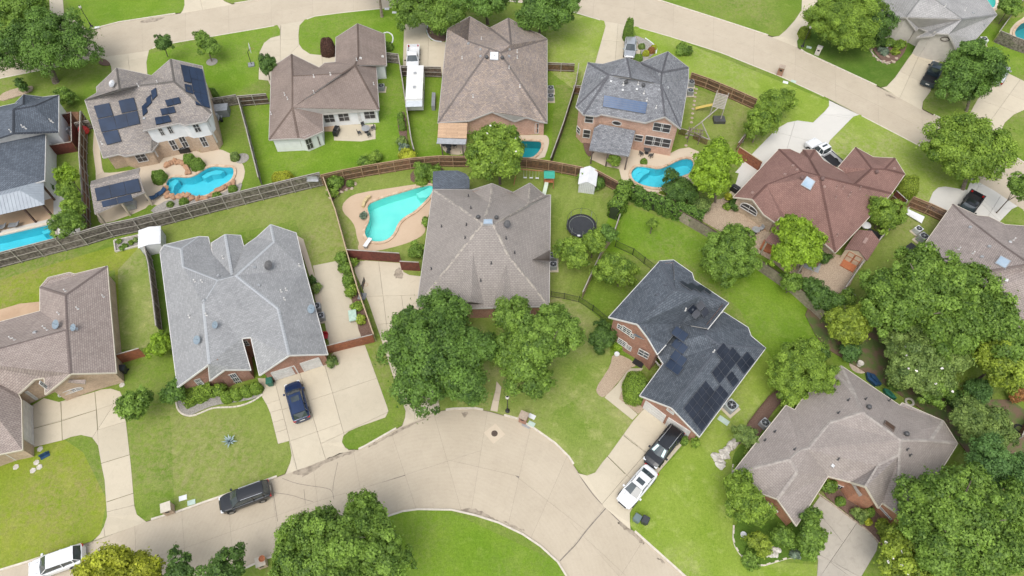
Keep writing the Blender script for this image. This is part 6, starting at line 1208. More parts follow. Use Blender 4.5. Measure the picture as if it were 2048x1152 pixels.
hedge([(374,802),(428,783)], 1.7, 1.3, 'bright', 'clipped hedge block in front of the brick gables', rough=.08); 
for i, (x, y, l) in enumerate([(453,792,'first ball of the clipped row by the front door'), (472,787,'second ball of the clipped row by the front door'), (492,781,'third ball of the clipped row by the front door'), (511,775,'fourth ball of the clipped row by the front door')]): bush(x, y, 12, 1.4, 'bright', l, group='row of clipped balls')
bush(437, 780, 12, 1.6, 'bright', 'loose leafy shrub between hedge block and clipped balls', clip=False)
hedge([(1247,385),(1238,415),(1225,438)], 1.5, 2.3, 'mid', 'vine covered stretch of fence above the trampoline lawn', leaf=.11, rough=.16); hedge([(1250,383),(1275,402),(1330,425),(1400,446)], 1.3, 1.9, 'oak', 'vine covered fence along the top of the bright back lawn', leaf=.11, rough=.16)
# ================================================================ VEHICLES
def paint(name, c, metal=.3, rough=.3): return M('paint_'+name, c, tuple(x*.93 for x in c), .8, rough, metal=metal, coat=.6)
CG = M('car_glass', (.02, .03, .035), (.045, .06, .065), .8, .06, spec=.9); RUB = M('tyre_rubber', (.018, .018, .018), None, 6, .85); RIMM = M('alloy_rim', (.35, .36, .37), None, 4, .35, metal=.8)
CHR = M('bright_trim', (.60, .61, .62), None, 4, .25, metal=.8); BLKP = M('black_plastic', (.015, .015, .017), None, 4, .5); HLM = M('headlight_lens', (.72, .74, .76), None, 4, .15); TLM = M('taillight_red', (.40, .015, .015), None, 4, .25); PLATE = M('plate', (.7, .7, .68), None, 4, .5)
def sect(x, w, zb, zlow=.26, crown=.03):      # half section, mirrored: returns ring of points
    h = [(w*.90, zlow), (w*.985, zlow+.16), (w, zlow+.32), (w*.985, zb-.10), (w*.93, zb-.025), (w*.80, zb+.0), (w*.4, zb+crown*.8), (0, zb+crown)]
    return [(x, y, z) for y, z in h]+[(x, -y, z) for y, z in h[-2::-1]]
def loft(mb, rings, mi=0, ends=True):
    for a, b in zip(rings[:-1], rings[1:]):
        for j in range(len(a)-1): mb.face([a[j], a[j+1], b[j+1], b[j]], mi)
    if ends:
        mb.face(rings[0][::-1], mi); mb.face(rings[-1], mi)
def car(kind, rear, front, color, label, cat, L=None, shade=False, roofm=None, name=None, sunroof=False, rails=False, group=None, bed=None):
    A, B = P(rear[0], rear[1], .75), P(front[0], front[1], .75); c = (A+B)/2; d = (B-A); rz = math.atan2(d.y, d.x); c.z = -.115 if road_dist((c.x, c.y)) < .5 or any(inpoly(c.x, c.y, r) for r in ROADS_W) else .02
    root = empty(name or {'sedan': 'sedan', 'suv': 'suv_car', 'pickup': 'pickup_truck'}[kind], c, label, cat, group, rz)
    S = {'sedan': (4.75, .92, [(-1, .55, .62), (-.985, .68, .84), (-.93, .80, .93), (-.80, .885, .97), (-.45, .92, .97), (0, .92, .93), (.35, .92, .92), (.52, .91, .90), (.80, .86, .78), (.93, .74, .68), (.98, .58, .58), (1, .42, .50)], 1.42, (-.78, -.52, .10, .46)),
         'suv': (4.75, .95, [(-1, .70, .75), (-.985, .80, 1.0), (-.93, .89, 1.05), (-.80, .95, 1.07), (-.45, .95, 1.05), (0, .95, 1.03), (.35, .95, 1.02), (.50, .94, 1.02), (.78, .89, .96), (.92, .78, .86), (.98, .62, .72), (1, .46, .60)], 1.70, (-.95, -.80, .18, .50)),
         'pickup': (5.6, .99, [(-1, .93, .98), (-.99, .96, 1.08), (-.5, .98, 1.10), (-.13, .98, 1.12), (.2, .98, 1.10), (.45, .98, 1.12), (.55, .97, 1.13), (.80, .96, 1.10), (.94, .86, 1.02), (.985, .72, .88), (1, .55, .7)], 1.85, (-.12, -.08, .30, .46))}[kind]
    L = L or S[0]; h = L/2; w = S[1]; zt = S[3]; st = S[2]; g = [q*h for q in S[4]]; b = MB()
    if kind == 'pickup':
        xb = -.13*h; loft(b, [sect(x*h, ww, zb) for x, ww, zb in st if x >= -.14]); b.build('body', color, root, smooth=False)
        bb = MB(); bb.box(-h, xb, -w*.97, -w*.85, .32, 1.10); bb.box(-h, xb, w*.85, w*.97, .32, 1.10); bb.box(-h, -h+.09, -w*.85, w*.85, .32, 1.08); bb.box(xb-.08, xb, -w*.85, w*.85, .32, 1.10); bb.build('bed', color, root)
        bl = MB(); bl.box(-h+.09, xb-.08, -w*.85, w*.85, .45, .62)
        for k in range(7): y = -w*.75+k*w*.25; bl.box(-h+.12, xb-.1, y-.04, y+.04, .62, .645)
        bl.build('bed_liner', BLKP if bed is None else bed, root); rr = MB(); rr.box(-h, xb, -w*.975, -w*.84, 1.10, 1.125); rr.box(-h, xb, w*.84, w*.975, 1.10, 1.125); rr.box(-h-.005, -h+.10, -w*.84, w*.84, 1.08, 1.11); rr.build('bed_rail', BLKP if bed is None else color, root)
    else:
        loft(b, [sect(x*h, ww, zb) for x, ww, zb in st]); o = b.build('body', color, root); o.data.polygons.foreach_set('use_smooth', [True]*len(o.data.polygons)); o.data.update()
    def zb_at(x):
        q = [(s[0]*h, s[2]) for s in st]; 
        for (x0, z0), (x1, z1) in zip(q[:-1], q[1:]):
            if x0 <= x <= x1: return z0+(z1-z0)*(x-x0)/(x1-x0)
        return q[0][1] if x < q[0][0] else q[-1][1]
    wb, wt = w*.93, w*.71; xr, xrt, xft, xf = g; zr, zf = zb_at(xr)-.01, zb_at(xf)-.01
    xm = (xrt+xft)/2
    gl = lambda pts, nm: (lambda m: (m.face(pts), m.build(nm, CG, root)))(MB())
    bulge = .06
    gl([(xf, -wb*.93, zf), (xf+.10, 0, zf+.02), (xf, wb*.93, zf), (xft, wt, zt-.05), (xft+.06, 0, zt-.02), (xft, -wt, zt-.05)], 'windshield')
    gl([(xr, wb*.84, zr), (xr-.06, 0, zr), (xr, -wb*.84, zr), (xrt, -wt*.98, zt-.05), (xrt-.04, 0, zt-.02), (xrt, wt*.98, zt-.05)], 'rear_window')
    for s in (1, -1):
        pts = [(xr, s*wb*.84, zr), (xf, s*wb*.93, zf), (xft, s*wt, zt-.05), (xm, s*(wt+bulge*.4), zt-.02), (xrt, s*wt*.98, zt-.05)]
        gl(pts if s < 0 else pts[::-1], 'side_window')
        for (a, b_) in (((xf, s*wb*.93, zf), (xft, s*wt, zt-.05)), ((xr, s*wb*.84, zr), (xrt, s*wt*.98, zt-.05)), ((xm-.05, s*wb*.97, (zr+zf)/2), (xm-.08, s*(wt+.03), zt-.03))): p = MB(); p.bar(a, b_, .06, .05); p.build('pillar', color, root)
        if kind == 'suv': p = MB(); p.bar((xm-h*.42, s*wb*.93, zr), (xm-h*.42, s*(wt+.01), zt-.04), .09, .05); p.build('pillar', color, root)
        m = MB(); m.box(xf-.28, xf-.10, min(s*w*1.0, s*(w+.20)), max(s*w*1.0, s*(w+.20)), zf-.02, zf+.14); m.build('mirror', color if kind != 'pickup' else BLKP, root)
        q = MB(); q.box(h*.86, h*.955, min(s*w*.55, s*w*.86), max(s*w*.55, s*w*.86), zb_at(h*.93)-.20, zb_at(h*.9)-.02); q.build('headlight', HLM, root)
        q = MB(); xx = -h*.985; q.box(xx-.03, xx+.16, min(s*w*.62, s*w*.92), max(s*w*.62, s*w*.92), zb_at(xx)-.28, zb_at(xx)-.06); q.build('taillight', TLM, root)
        if rails: q = MB(); q.bar((xrt+.15, s*wt*.92, zt+.06), (xft-.25, s*wt*.92, zt+.06), .05, .05); q.bar((xrt+.15, s*wt*.92, zt-.02), (xrt+.15, s*wt*.92, zt+.06), .05); q.bar((xft-.25, s*wt*.92, zt-.02), (xft-.25, s*wt*.92, zt+.06), .05); q.build('roof_rail', CHR, root)
        for x in (-h*.60, h*.62):
            R = .36 if kind != 'pickup' else .40; t = MB(); t.tube([(x, s*(w-.235), R), (x, s*(w+.012), R)], R, 18); wo = t.build('wheel', RUB, root)
            t = MB(); t.tube([(x, s*(w-.01), R), (x, s*(w+.02), R)], R*.62, 10); t.build('rim', RIMM, wo)
            t = MB(); pr = [(x+(R+.05)*math.cos(a), s*(w+.004), R+(R+.05)*math.sin(a)) for a in [math.pi*k/8 for k in range(9)]]
            for a_, b_ in zip(pr[:-1], pr[1:]): t.bar(a_, b_, .05, .03, up=Vector((0, 1, 0)))
            t.build('wheel_arch', BLKP, root)
    r = MB(); n = 6; rows = []
    for k in range(n+1):
        x = xrt+(xft-xrt)*k/n; e = .045*math.sin(math.pi*min(1, max(0, k/n))); ww = wt*(1+.03*math.sin(math.pi*k/n))
        rows.append([(x, ww+.01, zt-.07), (x, ww*.93, zt-.02+e*.5), (x, ww*.5, zt+e), (x, 0, zt+.012+e), (x, -ww*.5, zt+e), (x, -ww*.93, zt-.02+e*.5), (x, -ww-.01, zt-.07)])
    loft(r, rows, 0, False); ro = r.build('roof', roofm or color, root); ro.data.polygons.foreach_set('use_smooth', [True]*len(ro.data.polygons))
    if sunroof: q = MB(); q.box(max(xm-.1, xft-1.0), xft-.35, -wt*.62, wt*.62, zt+.03, zt+.062); q.build('sunroof', CG, root)
    q = MB(); q.box(h*.97, h*1.005, -w*.5, w*.5, .40, .62); q.build('grille', BLKP, root); q = MB(); q.box(-h*1.005, -h*.985, -.26, .26, .62, .76); q.build('number_plate', PLATE, root)
    q = MB()
    for s in (1, -1): q.bar((xf+.12, s*w*.55, zf-.0+.03), (h*.86, s*w*.42, zb_at(h*.86)+.025), .025, .012)
    q.bar((h*.9, -w*.8, zb_at(h*.9)+.012), (h*.9, w*.8, zb_at(h*.9)+.012), .02, .012); q.build('bonnet_line', BLKP, root)
    if shade:
        q = MB()
        for s in (1, -1):
            f = lambda u, v: (xf+(xft-xf)*v+.012, s*(.05+u*(wb*.85-(wb-wt)*v-.08)), zf+(zt-.05-zf)*v+.035); q.face([f(0, .12), f(1, .12), f(1, .86), f(0, .86)][::s])
        q.build('sunshade', M('silver_sunshade', (.55, .72, .68), (.48, .65, .62), 3, .35, metal=.2), root)
    q = MB(); q.box(-h*.9, h*.9, -w*.8, w*.8, .18, .30); q.build('underbody', BLKP, root)
    return root
WH, BK, BL, SI, DG = paint('white', (.66, .67, .68), 0), paint('black', (.014, .016, .020)), paint('blue', (.008, .026, .085), .3), paint('silver', (.42, .44, .46), .5), paint('dark_teal', (.03, .05, .065), .3)
car('sedan', (1262,75), (1259,113), SI, 'silver sedan parked nose down beside the grey two storey house', 'car')
car('pickup', (827,94), (825,138), WH, 'white pickup in front of the dark driveway fence', 'pickup truck', bed=WH)
car('pickup', (1849,180), (1882,116), DG, 'dark blue grey pickup half hidden by the dense tree', 'pickup truck')
car('sedan', (1993,163), (2011,130), SI, 'silver car with red tail lights on the wide right edge driveway', 'car', sunroof=True)
car('pickup', (1674,330), (1621,284), WH, 'white pickup with black bed behind the red brown roof', 'pickup truck', roofm=None, sunroof=True)
car('pickup', (1958,384), (1916,443), BK, 'black pickup on the pale driveway at the right edge', 'pickup truck')
car('suv', (604,838), (584,766), BL, 'dark blue suv on the cream driveway in front of the double garage', 'car', sunroof=True)
car('suv', (533,977), (444,1009), BK, 'black suv with silver roof rails parked at the kerb', 'car', rails=True, L=5.0)
car('suv', (163,1106), (57,1143), WH, 'white suv parked at the kerb in the bottom left corner', 'car', sunroof=False, L=4.9)
car('suv', (1355,858), (1299,928), BK, 'large black suv with silver windscreen shade at the garage', 'car', rails=True, L=5.2, shade=True)
car('sedan', (1303,939), (1246,1007), WH, 'white sedan with dark sunroof on the driveway behind the black suv', 'car', sunroof=True, L=4.9)
# trailer
t = empty('travel_trailer', P(835, 215), 'long white box trailer parked between fence and mottled tan roof', 'trailer'); tw = M('trailer_white', (.66, .66, .64), (.58, .58, .55), .9, .55)
A, B = P(832,226,0), P(835,160,0); d = (B-A).normalized(); t.location = (A+B)/2; t.rotation_euler = (0, 0, math.atan2(d.y, d.x)); h = (B-A).length/2
m = MB(); prof = [(-h, .5, 1.16), (-h, 2.5, 1.16), (h*.98, 2.62, 1.16), (h, 2.3, 1.16), (h, .5, 1.16)]; m.box(-h, h, -1.16, 1.16, .5, 2.55); m.build('body', tw, t)
m = MB(); m.box(-h-.03, h+.03, -1.19, 1.19, 2.55, 2.60); m.box(-h, h, -.9, .9, 2.6, 2.64); m.build('roof', tw, t)
for x in (-h*.35, h*.5): m = MB(); m.box(x-.2, x+.2, -.2, .2, 2.64, 2.80); m.build('roof_vent', METG, t)
m = MB(); m.box(-h-1.2, -h, -1.16, 1.16, 2.2, 2.26); m.build('awning', M('pale_canvas', (.50, .53, .56), None, 2, .8), t)
m = MB(); m.bar((h, -.7, .5), (h+1.3, 0, .5), .08); m.bar((h, .7, .5), (h+1.3, 0, .5), .08); m.build('hitch', BLKP, t)
for x in (-.5, .5):
    for s in (1, -1): m = MB(); m.tube([(x, s*.9, .34), (x, s*1.17, .34)], .34, 14); m.build('wheel', RUB, t)
for s in (1, -1): m = MB(); m.box(-h*.2, h*.1, min(s*1.16, s*1.18), max(s*1.16, s*1.18), 1.4, 2.1); m.build('window', CG, t)
# ================================================================ SMALL THINGS
def at(px, py, z=0): return P(px, py, z)
def frame_of(px_a, px_b, z=0): A, B = P(*px_a, z), P(*px_b, z); return (A+B)/2, math.atan2((B-A).y, (B-A).x), (B-A).length
PW_ = M('white_resin', (.66, .67, .67), (.58, .59, .60), 2, .6); GRP = M('grey_resin', (.24, .25, .26), (.19, .20, .21), 2, .6); GRNP = M('green_plastic', (.02, .12, .08), None, 2, .5); REDP = M('red_plastic', (.45, .03, .035), (.35, .02, .03), 3, .5)
ORW = M('orange_wood', (.42, .15, .06), (.33, .11, .05), 4, .7); ROCK = M('rock', (.44, .36, .28), (.28, .22, .17), 2.5, .95, .6); ROCKW = M('pale_rock', (.55, .52, .47), (.40, .37, .32), 2.5, .95, .6); ROCKR = M('rust_rock', (.42, .24, .14), (.30, .18, .11), 2.5, .95, .6); BLUT = M('blue_tarp', (.015, .06, .14), (.01, .035, .08), 3, .5)
def gable_shed(ctr, rz, L, W_, he, hr, wall, roofm, label, name='shed', door=None, doorm=None):
    r = empty(name, ctr, label, 'shed', rz=rz); m = MB(); m.box(-L/2, L/2, -W_/2, W_/2, 0, he)
    for s in (1, -1): m.face([(s*L/2, -W_/2, he), (s*L/2, W_/2, he), (s*L/2, 0, hr-.02)][::s])
    m.build('wall', wall, r); m = MB(); o = .12
    for s in (1, -1):
        a = [(-L/2-o, s*(W_/2+o), he-.05), (L/2+o, s*(W_/2+o), he-.05), (L/2+o, 0, hr), (-L/2-o, 0, hr)]; a = a if s < 0 else a[::-1]; m.face(a, 0, [(0, 0), (L, 0), (L, W_/2*1.15), (0, W_/2*1.15)]); m.face([(p[0], p[1], p[2]-.07) for p in a][::-1])
        for k in range(4): p, q = a[k], a[(k+1) % 4]; m.face([(p[0], p[1], p[2]-.07), (q[0], q[1], q[2]-.07), q, p])
    m.build('roof', roofm, r)
    for k in range(1, int(L/.3)): 
        pass
    if doorm:
        for s in (-1, 1):
            m = MB(); m.box(L/2, L/2+.03, min(s*.03, s*door/2), max(s*.03, s*door/2), .1, he*.93); dd = m.build('door', wall, r); m = MB()
            y0, y1 = s*.05, s*(door/2-.02)
            for a, b in (((y0, .12), (y1, .12)), ((y1, .12), (y1, he*.92)), ((y1, he*.92), (y0, he*.92)), ((y0, he*.92), (y0, .12)), ((y0, he*.5), (y1, he*.5))): m.bar((L/2+.045, a[0], a[1]), (L/2+.045, b[0], b[1]), .08, .03, up=Vector((1, 0, 0)))
            m.build('trim', doorm, dd)
    return r
c, rz, L = frame_of((1176,352), (1171,386)); s = gable_shed(P(1174,372), rz, 2.6, 2.1, 1.75, 2.35, PW_, PW_, 'small white gabled shed near the dark brown fence')
m = MB(); [m.box(1.30, 1.33, -.95+k*.24, -.93+k*.24, .1, 1.7) for k in range(9)]; m.build('ribs', GRP, s)
s = gable_shed(P(312,492), math.atan2(-1, .28)+math.radians(0), 2.6, 2.4, 1.9, 2.1, PW_, PW_, 'grey white metal shed in the corner by the long fence')
m = MB(); [m.box(-1.3+k*.26, -1.27+k*.26, 1.2, 1.225, .1, 1.85) for k in range(11)]; [m.box(-1.3+k*.26, -1.27+k*.26, -1.225, -1.2, .1, 1.85) for k in range(11)]; m.build('ribs', GRP, s)
a_, b_ = P(1732,478), P(1700,527); d = (b_-a_); s = gable_shed(P(1712,508), math.atan2(d.y, d.x), 3.6, 2.6, 1.9, 2.7, M('cream_siding', (.55, .46, .34), None, 2, .8), SH_F, 'cream garden shed with brown shingles and orange trimmed double doors', door=1.7, doorm=ORW)
m = MB(); m.box(1.85, 3.0, -.85, .85, .02, .18); m.build('ramp', ORW, s); m = MB(); m.box(-.5, .5, -.18, .18, 2.58, 2.74); m.build('ridge_vent', ROSE, s)
# trampoline
tc_ = P(1163,451,.9); tc_.z = 0; t = empty('trampoline', tc_, 'round black trampoline on the back lawn', 'trampoline'); R = 30*MPP(1163,451,.9); cp = lambda r, z, n=36: [(r*math.cos(2*math.pi*k/n), r*math.sin(2*math.pi*k/n), z) for k in range(n)]
m = MB(); m.face(cp(R*.80, .88)); m.build('jump_mat', M('black_mesh', (.022, .024, .028), (.03, .032, .036), 2, .55), t)
m = MB(); a, b = cp(R*.84, .90), cp(R, .90)
for k in range(36): j = (k+1) % 36; m.quadbox([Vector(q)-Vector((0, 0, .05)) for q in (a[k], b[k], b[j], a[j])]+[a[k], b[k], b[j], a[j]])
m.build('edge_pad', BLKP, t); m = MB(); m.tube(cp(R*.82, .9)+[cp(R*.82, .9)[0]], .02, 5); m.build('spring_ring', CHR, t)
for k in range(8): q = cp(R*.97, 0, 8)[k]; m = MB(); m.tube([q, (q[0], q[1], 2.1)], .025, 6); m.build('net_pole', METG, t)
m = MB(); m.tube(cp(R*.97, 2.1)+[cp(R*.97, 2.1)[0]], .018, 5); m.build('top_ring', BLKP, t); m = MB(); m.box(-.6, -.25, -R*.92, -R*.80, .9, .95); m.build('label_patch', PW_, t)
# air conditioners
FANM = M('fan_black', (.02, .022, .025), None, 2, .5)
def ac(x, y, label, s=.85, h=.85, mat=METG, pad=True, rz=0):
    r = empty('air_conditioner', P(x, y), label, 'air conditioner', 'air conditioners beside the houses', rz)
    if pad: m = MB(); m.box(-s*.75, s*.75, -s*.75, s*.75, 0, .10); m.build('pad', CONC, r)
    m = MB(); m.box(-s/2, s/2, -s/2, s/2, .10, h); m.build('casing', mat, r); m = MB(); [m.box(-s/2-.01, s/2+.01, -s/2-.01, s/2+.01, .18+k*.11, .21+k*.11) for k in range(int((h-.25)/.11))]; m.build('louvre_band', GRP, r)
    m = MB(); m.lathe((0, 0, h), [(s*.44, 0), (s*.44, .015), (s*.40, .02)], 18); g = m.build('fan_grille', FANM, r); m = MB(); m.lathe((0, 0, h+.02), [(s*.12, 0), (s*.12, .03)], 10)
    for k in range(6): a = math.pi*k/3; m.bar((0, 0, h+.03), (s*.42*math.cos(a), s*.42*math.sin(a), h+.03), .02, .01)
    m.build('hub', METG, g); return r
for x, y, l, kw in [(764,180,'air conditioner right of the brown roofed white house',{}), (1101,184,'upper of two air conditioners right of the mottled tan roof',{}), (1101,200,'lower of two air conditioners right of the mottled tan roof',{}), (1106,518,'upper of two air conditioners right of the grey brown roof',{}), (1106,536,'lower of two air conditioners right of the grey brown roof',{}), (636,619,'upper of two air conditioners at the pale grey roof wall',dict(rz=.25)), (644,638,'lower of two air conditioners at the pale grey roof wall',dict(rz=.25)),
   (1526,851,'air conditioner between bark bed and rosy grey roof',dict(rz=-.9)), (1459,817,'large pale unit beside the slate roofed house',dict(rz=-.9, s=1.1, h=.95, mat=M('pale_green_metal', (.36, .40, .40), None, 2, .5))), (1840,482,'tall drum shaped unit beside the rosy taupe roof',dict(rz=-1., s=.95, h=1.1)), (1381,172,'upper white unit behind the pink brick house',dict(s=.8)), (1379,189,'lower white unit behind the pink brick house',dict(s=.8)), (1962,88,'white drum unit beside the light grey roof',dict(s=.95, h=1.0, mat=PW_)), (1832,465,'white box unit at the rosy taupe eave',dict(mat=PW_, s=.8, rz=-1.))]: ac(x, y, l, **kw)
# pool equipment
for x, y, l, M1 in [(436,238,'pool filter tank and pipes beside the two storey house', PW_), (140,268,'cluster of pool pumps on the cedar deck', GRP)]:
    r = empty('pool_equipment', P(x, y), l, 'pool equipment'); m = MB(); m.lathe((0, 0, 0), [(.3, .05), (.32, .8), (.25, 1.0), (.05, 1.1)], 12); m.build('filter_tank', METG, r); m = MB(); m.lathe((.7, -.5, 0), [(.22, .05), (.22, .5), (.1, .6)], 10); m.build('pump', BLKP, r); m = MB(); m.box(-.9, -.3, -.9, -.3, .05, .8); m.build('heater', GRP, r)
    m = MB(); m.tube([(-.3, .3, .3), (.6, .3, .3), (.6, -.5, .3)], .05, 6); m.tube([(-.5, .1, .6), (.3, .1, .6), (.3, -.6, .2)], .05, 6); m.build('pipes', PW_, r); m = MB(); m.box(-.7, .1, .5, 1.0, .05, .5); m.build('pump_box', M1, r)
r = empty('storage_shed', P(447,228), 'low light grey storage box beside the pool filter', 'storage box', rz=.15); m = MB(); m.box(-.95, .95, -.7, .7, 0, 1.2); m.build('wall', GRP, r); m = MB(); [m.box(-.98+k*.98, -.02+k*.98, -.75, .75, 1.2, 1.27) for k in range(2)]; m.build('lid', METG, r)
r = empty('storage_box', P(1826,512), 'dark storage box half under the enormous tree', 'storage box', rz=-.95); m = MB(); m.box(-1.3, 1.3, -.8, .8, 0, .8); m.build('box', BLKP, r); m = MB(); m.box(-.05, 1.32, -.82, .82, .8, .9); m.build('lid', GRP, r)
# lamp posts
def lamp(x, y, label, h=3.7):
    r = empty('street_lamp', P(x, y), label, 'street lamp', 'black street lamps'); m = MB(); m.lathe((0, 0, 0), [(.26, 0), (.24, .12), (.12, .22), (.10, .7), (.06, .8)], 12); m.build('base', BLK, r); m = MB(); m.tube([(0, 0, .7), (0, 0, h-.45)], .05, 8); m.build('post', BLK, r)
    m = MB(); m.lathe((0, 0, h-.48), [(.08, 0), (.14, .06), (.19, .12)], 12); m.build('collar', BLK, r); m = MB(); m.lathe((0, 0, h-.36), [(.17, 0), (.21, .14), (.17, .30), (.05, .38)], 14); m.build('globe', M('milk_glass', (.62, .60, .54), None, 2, .3), r); m = MB(); m.lathe((0, 0, h), [(.12, 0), (.05, .06), (.01, .14)], 10); m.build('finial', BLK, r)
lamp(1015, 822, 'black street lamp beside the front walk under the oaks'); lamp(183, 53, 'black street lamp above the upper street at top left'); lamp(1605, 93, 'black street lamp beside the spreading tree')
# mailboxes
def mailbox(x, y, label, mat, w_=.75, h=1.3, capm=None, rz=0, slab=False):
    r = empty('mailbox', P(x, y), label, 'mailbox', rz=rz); m = MB(); uv = lambda a, b: [(0, 0), (a, 0), (a, b), (0, b)]
    for (a, b) in (((-1, -1), (1, -1)), ((1, -1), (1, 1)), ((1, 1), (-1, 1)), ((-1, 1), (-1, -1))): m.face([(a[0]*w_/2, a[1]*w_/2, 0), (b[0]*w_/2, b[1]*w_/2, 0), (b[0]*w_/2, b[1]*w_/2, h), (a[0]*w_/2, a[1]*w_/2, h)], 0, uv(w_, h))
    m.face([(-w_/2, -w_/2, h), (w_/2, -w_/2, h), (w_/2, w_/2, h), (-w_/2, w_/2, h)]); m.build('pillar', mat, r); m = MB(); m.box(-w_/2-.05, w_/2+.05, -w_/2-.05, w_/2+.05, h, h+.09); m.build('cap', capm or mat, r)
    m = MB(); m.box(-.18, .18, -w_/2-.03, -w_/2+.02, h*.62, h*.82); m.build('door', BLKP, r)
mailbox(341, 1021, 'tan brick mailbox pillar at the lower kerb', BR_TAN, .85, 1.15, CREAMT, .35); mailbox(1047, 840, 'red brick mailbox pillar beside the street bend', BR_RED, .8, 1.2, BR_RED, -.4); mailbox(1559, 148, 'red brick mailbox pillar beside the upper street', BR_RED, .8, 1.3, BR_RED, -.4); mailbox(527, 1128, 'tan brick mailbox pillar with a pot at the bottom edge', BR_TAN, .8, 1.0, CREAMT, .35); mailbox(1634, 108, 'white walled twin mailbox at the upper kerb', SID_G, .7, 1.2, SID_G, -.5)
# covers
def cover(x, y, label, mat, w_=.5, l_=.75, rz=0, name='utility_cover'): r = MB(); r.box(-l_/2, l_/2, -w_/2, w_/2, 0, .05); o = r.build(name, mat); o.location = P(x, y); o.rotation_euler.z = rz; tag(o, label, 'utility cover', 'utility covers in the grass')
PGR = M('pale_green_cover', (.42, .52, .46), None, 3, .7)
for x, y, l, mt, r_ in [(366,996,'white utility cover left of the green one',PW_,.3), (383,1005,'pale green utility cover at the lower kerb',PGR,.3), (1064,833,'white utility cover right of the red mailbox',PW_,-.5), (1063,848,'pale green utility cover below the red mailbox',PGR,-.5), (1571,165,'pale utility cover beside the upper mailbox',PW_,-.4), (1587,163,'small grey utility cover beside the upper kerb',PGR,-.4), (774,18,'left utility cover by the leaning trunk',PW_,0), (789,25,'right utility cover by the leaning trunk',PW_,0), (194,55,'pale utility cover beside the upper left lamp',PW_,.2), (1618,95,'utility cover beside the upper right lamp',PGR,-.4)]: cover(x, y, l, mt, rz=r_)
r = empty('manhole', P(989,867,-.12), 'square concrete manhole with round iron lid in the street bend', 'manhole'); m = MB(); m.box(-.8, .8, -.8, .8, -.1, .006); m.build('surround', TANP, r); m = MB(); m.lathe((0, 0, .006), [(.34, 0), (.34, .012)], 20); m.build('lid', M('rusty_iron', (.09, .06, .045), (.06, .045, .035), 6, .7), r); r.rotation_euler.z = .7
for x, y, l in [(1052,852,'storm drain grate at the street bend kerb')]:
    m = MB(); m.box(-.45, .45, -.16, .16, 0, .03); [m.bar((-.4+k*.1, -.14, .035), (-.4+k*.1, .14, .035), .03, .02) for k in range(9)]; o = m.build('drain_grate', METG); o.location = P(x, y, -.12); o.rotation_euler.z = -.45; tag(o, l, 'drain')
# bins
def bin_(x, y, mat, label, rz=0, lying=False):
    r = empty('wheelie_bin', P(x, y), label, 'bin', rz=rz); m = MB(); q = []
    for z, s in ((0.05, .25), (.98, .33)): q += [(-s, -s, z), (s, -s, z), (s, s, z), (-s, s, z)]
    m.quadbox(q); m.build('body', mat, r); m = MB(); m.quadbox([(-.36, -.36, .98), (.36, -.36, .98), (.36, .36, .98), (-.36, .36, .98), (-.30, -.32, 1.08), (.30, -.32, 1.08), (.30, .34, 1.10), (-.30, .34, 1.10)]); m.build('lid', mat, r)
    m = MB(); m.bar((-.3, .38, 1.0), (.3, .38, 1.0), .04); m.build('handle', BLKP, r)
    for s in (-1, 1): m = MB(); m.tube([(s*.26, .26, .11), (s*.33, .26, .11)], .11, 10); m.build('wheel', RUB, r)
BING = M('bin_greygreen', (.12, .17, .17), None, 2, .5); BINK = M('bin_charcoal', (.03, .035, .04), None, 2, .5)
bin_(1272, 1041, BING, 'grey green bin near the kerb of the sunny lawn', -.6); bin_(1288, 1045, BINK, 'charcoal bin beside the grey green one', -.5); bin_(543, 769, GRNP, 'green lidded bin at the garage corner', .2); bin_(251, 744, BINK, 'black bin at the tan brick corner', 0)
# agave
r = empty('agave', P(460,884), 'big silvery agave rosette in the middle of the front lawn', 'agave'); am = M('agave_blue', (.30, .38, .38), (.22, .30, .30), 3, .6); rnd = random.Random(5)
for k in range(22):
    a = k*2.4; l = .95-.018*k; el = .25+.055*k; m = MB(); d = Vector((math.cos(a)*math.cos(el), math.sin(a)*math.cos(el), math.sin(el))); sd = Vector((-math.sin(a), math.cos(a), 0)); w_ = .10; p0 = Vector((0, 0, .08)); p1 = p0+d*l*.45; p2 = p0+d*l+Vector((0, 0, -.05)); up = sd.cross(d)*-.04
    m.face([p0-sd*.05, p1-sd*w_+up, p2, p1+sd*w_+up, p0+sd*.05]); m.face([p0+sd*.05, p1, p2, p1, p0-sd*.05][:3]); m.build('leaf', am, r)
# rocks
ORD = 'leftmost second third fourth fifth sixth seventh eighth ninth tenth eleventh twelfth thirteenth fourteenth fifteenth sixteenth'.split()
def rocks(pts, mat, label, s=.35, name='boulder', group=None, z=.02):
    for i, (x, y) in enumerate(sorted(pts)):
        lab = f"{label}, {ORD[i]}{'' if i == 0 else ' from left'}"; rnd = random.Random(int(x*31+y*7)); bm = bmesh.new(); bmesh.ops.create_icosphere(bm, subdivisions=2, radius=1); sx, sy, sz = s*rnd.uniform(.8, 1.5), s*rnd.uniform(.7, 1.2), s*rnd.uniform(.35, .7)
        for v in bm.verts: k = 1+.22*math.sin(v.co.x*4+i*2)+.16*math.sin(v.co.y*5+i)+rnd.uniform(-.1, .1); v.co = Vector((v.co.x*sx*k, v.co.y*sy*k, v.co.z*sz*k+sz*.3))
        me = bpy.data.meshes.new(name); bm.to_mesh(me); bm.free(); me.materials.append(mat); o = link(name, me); o.location = P(x, y, z); o.rotation_euler.z = rnd.uniform(0, 6); tag(o, lab, 'rock', group or label+'s')
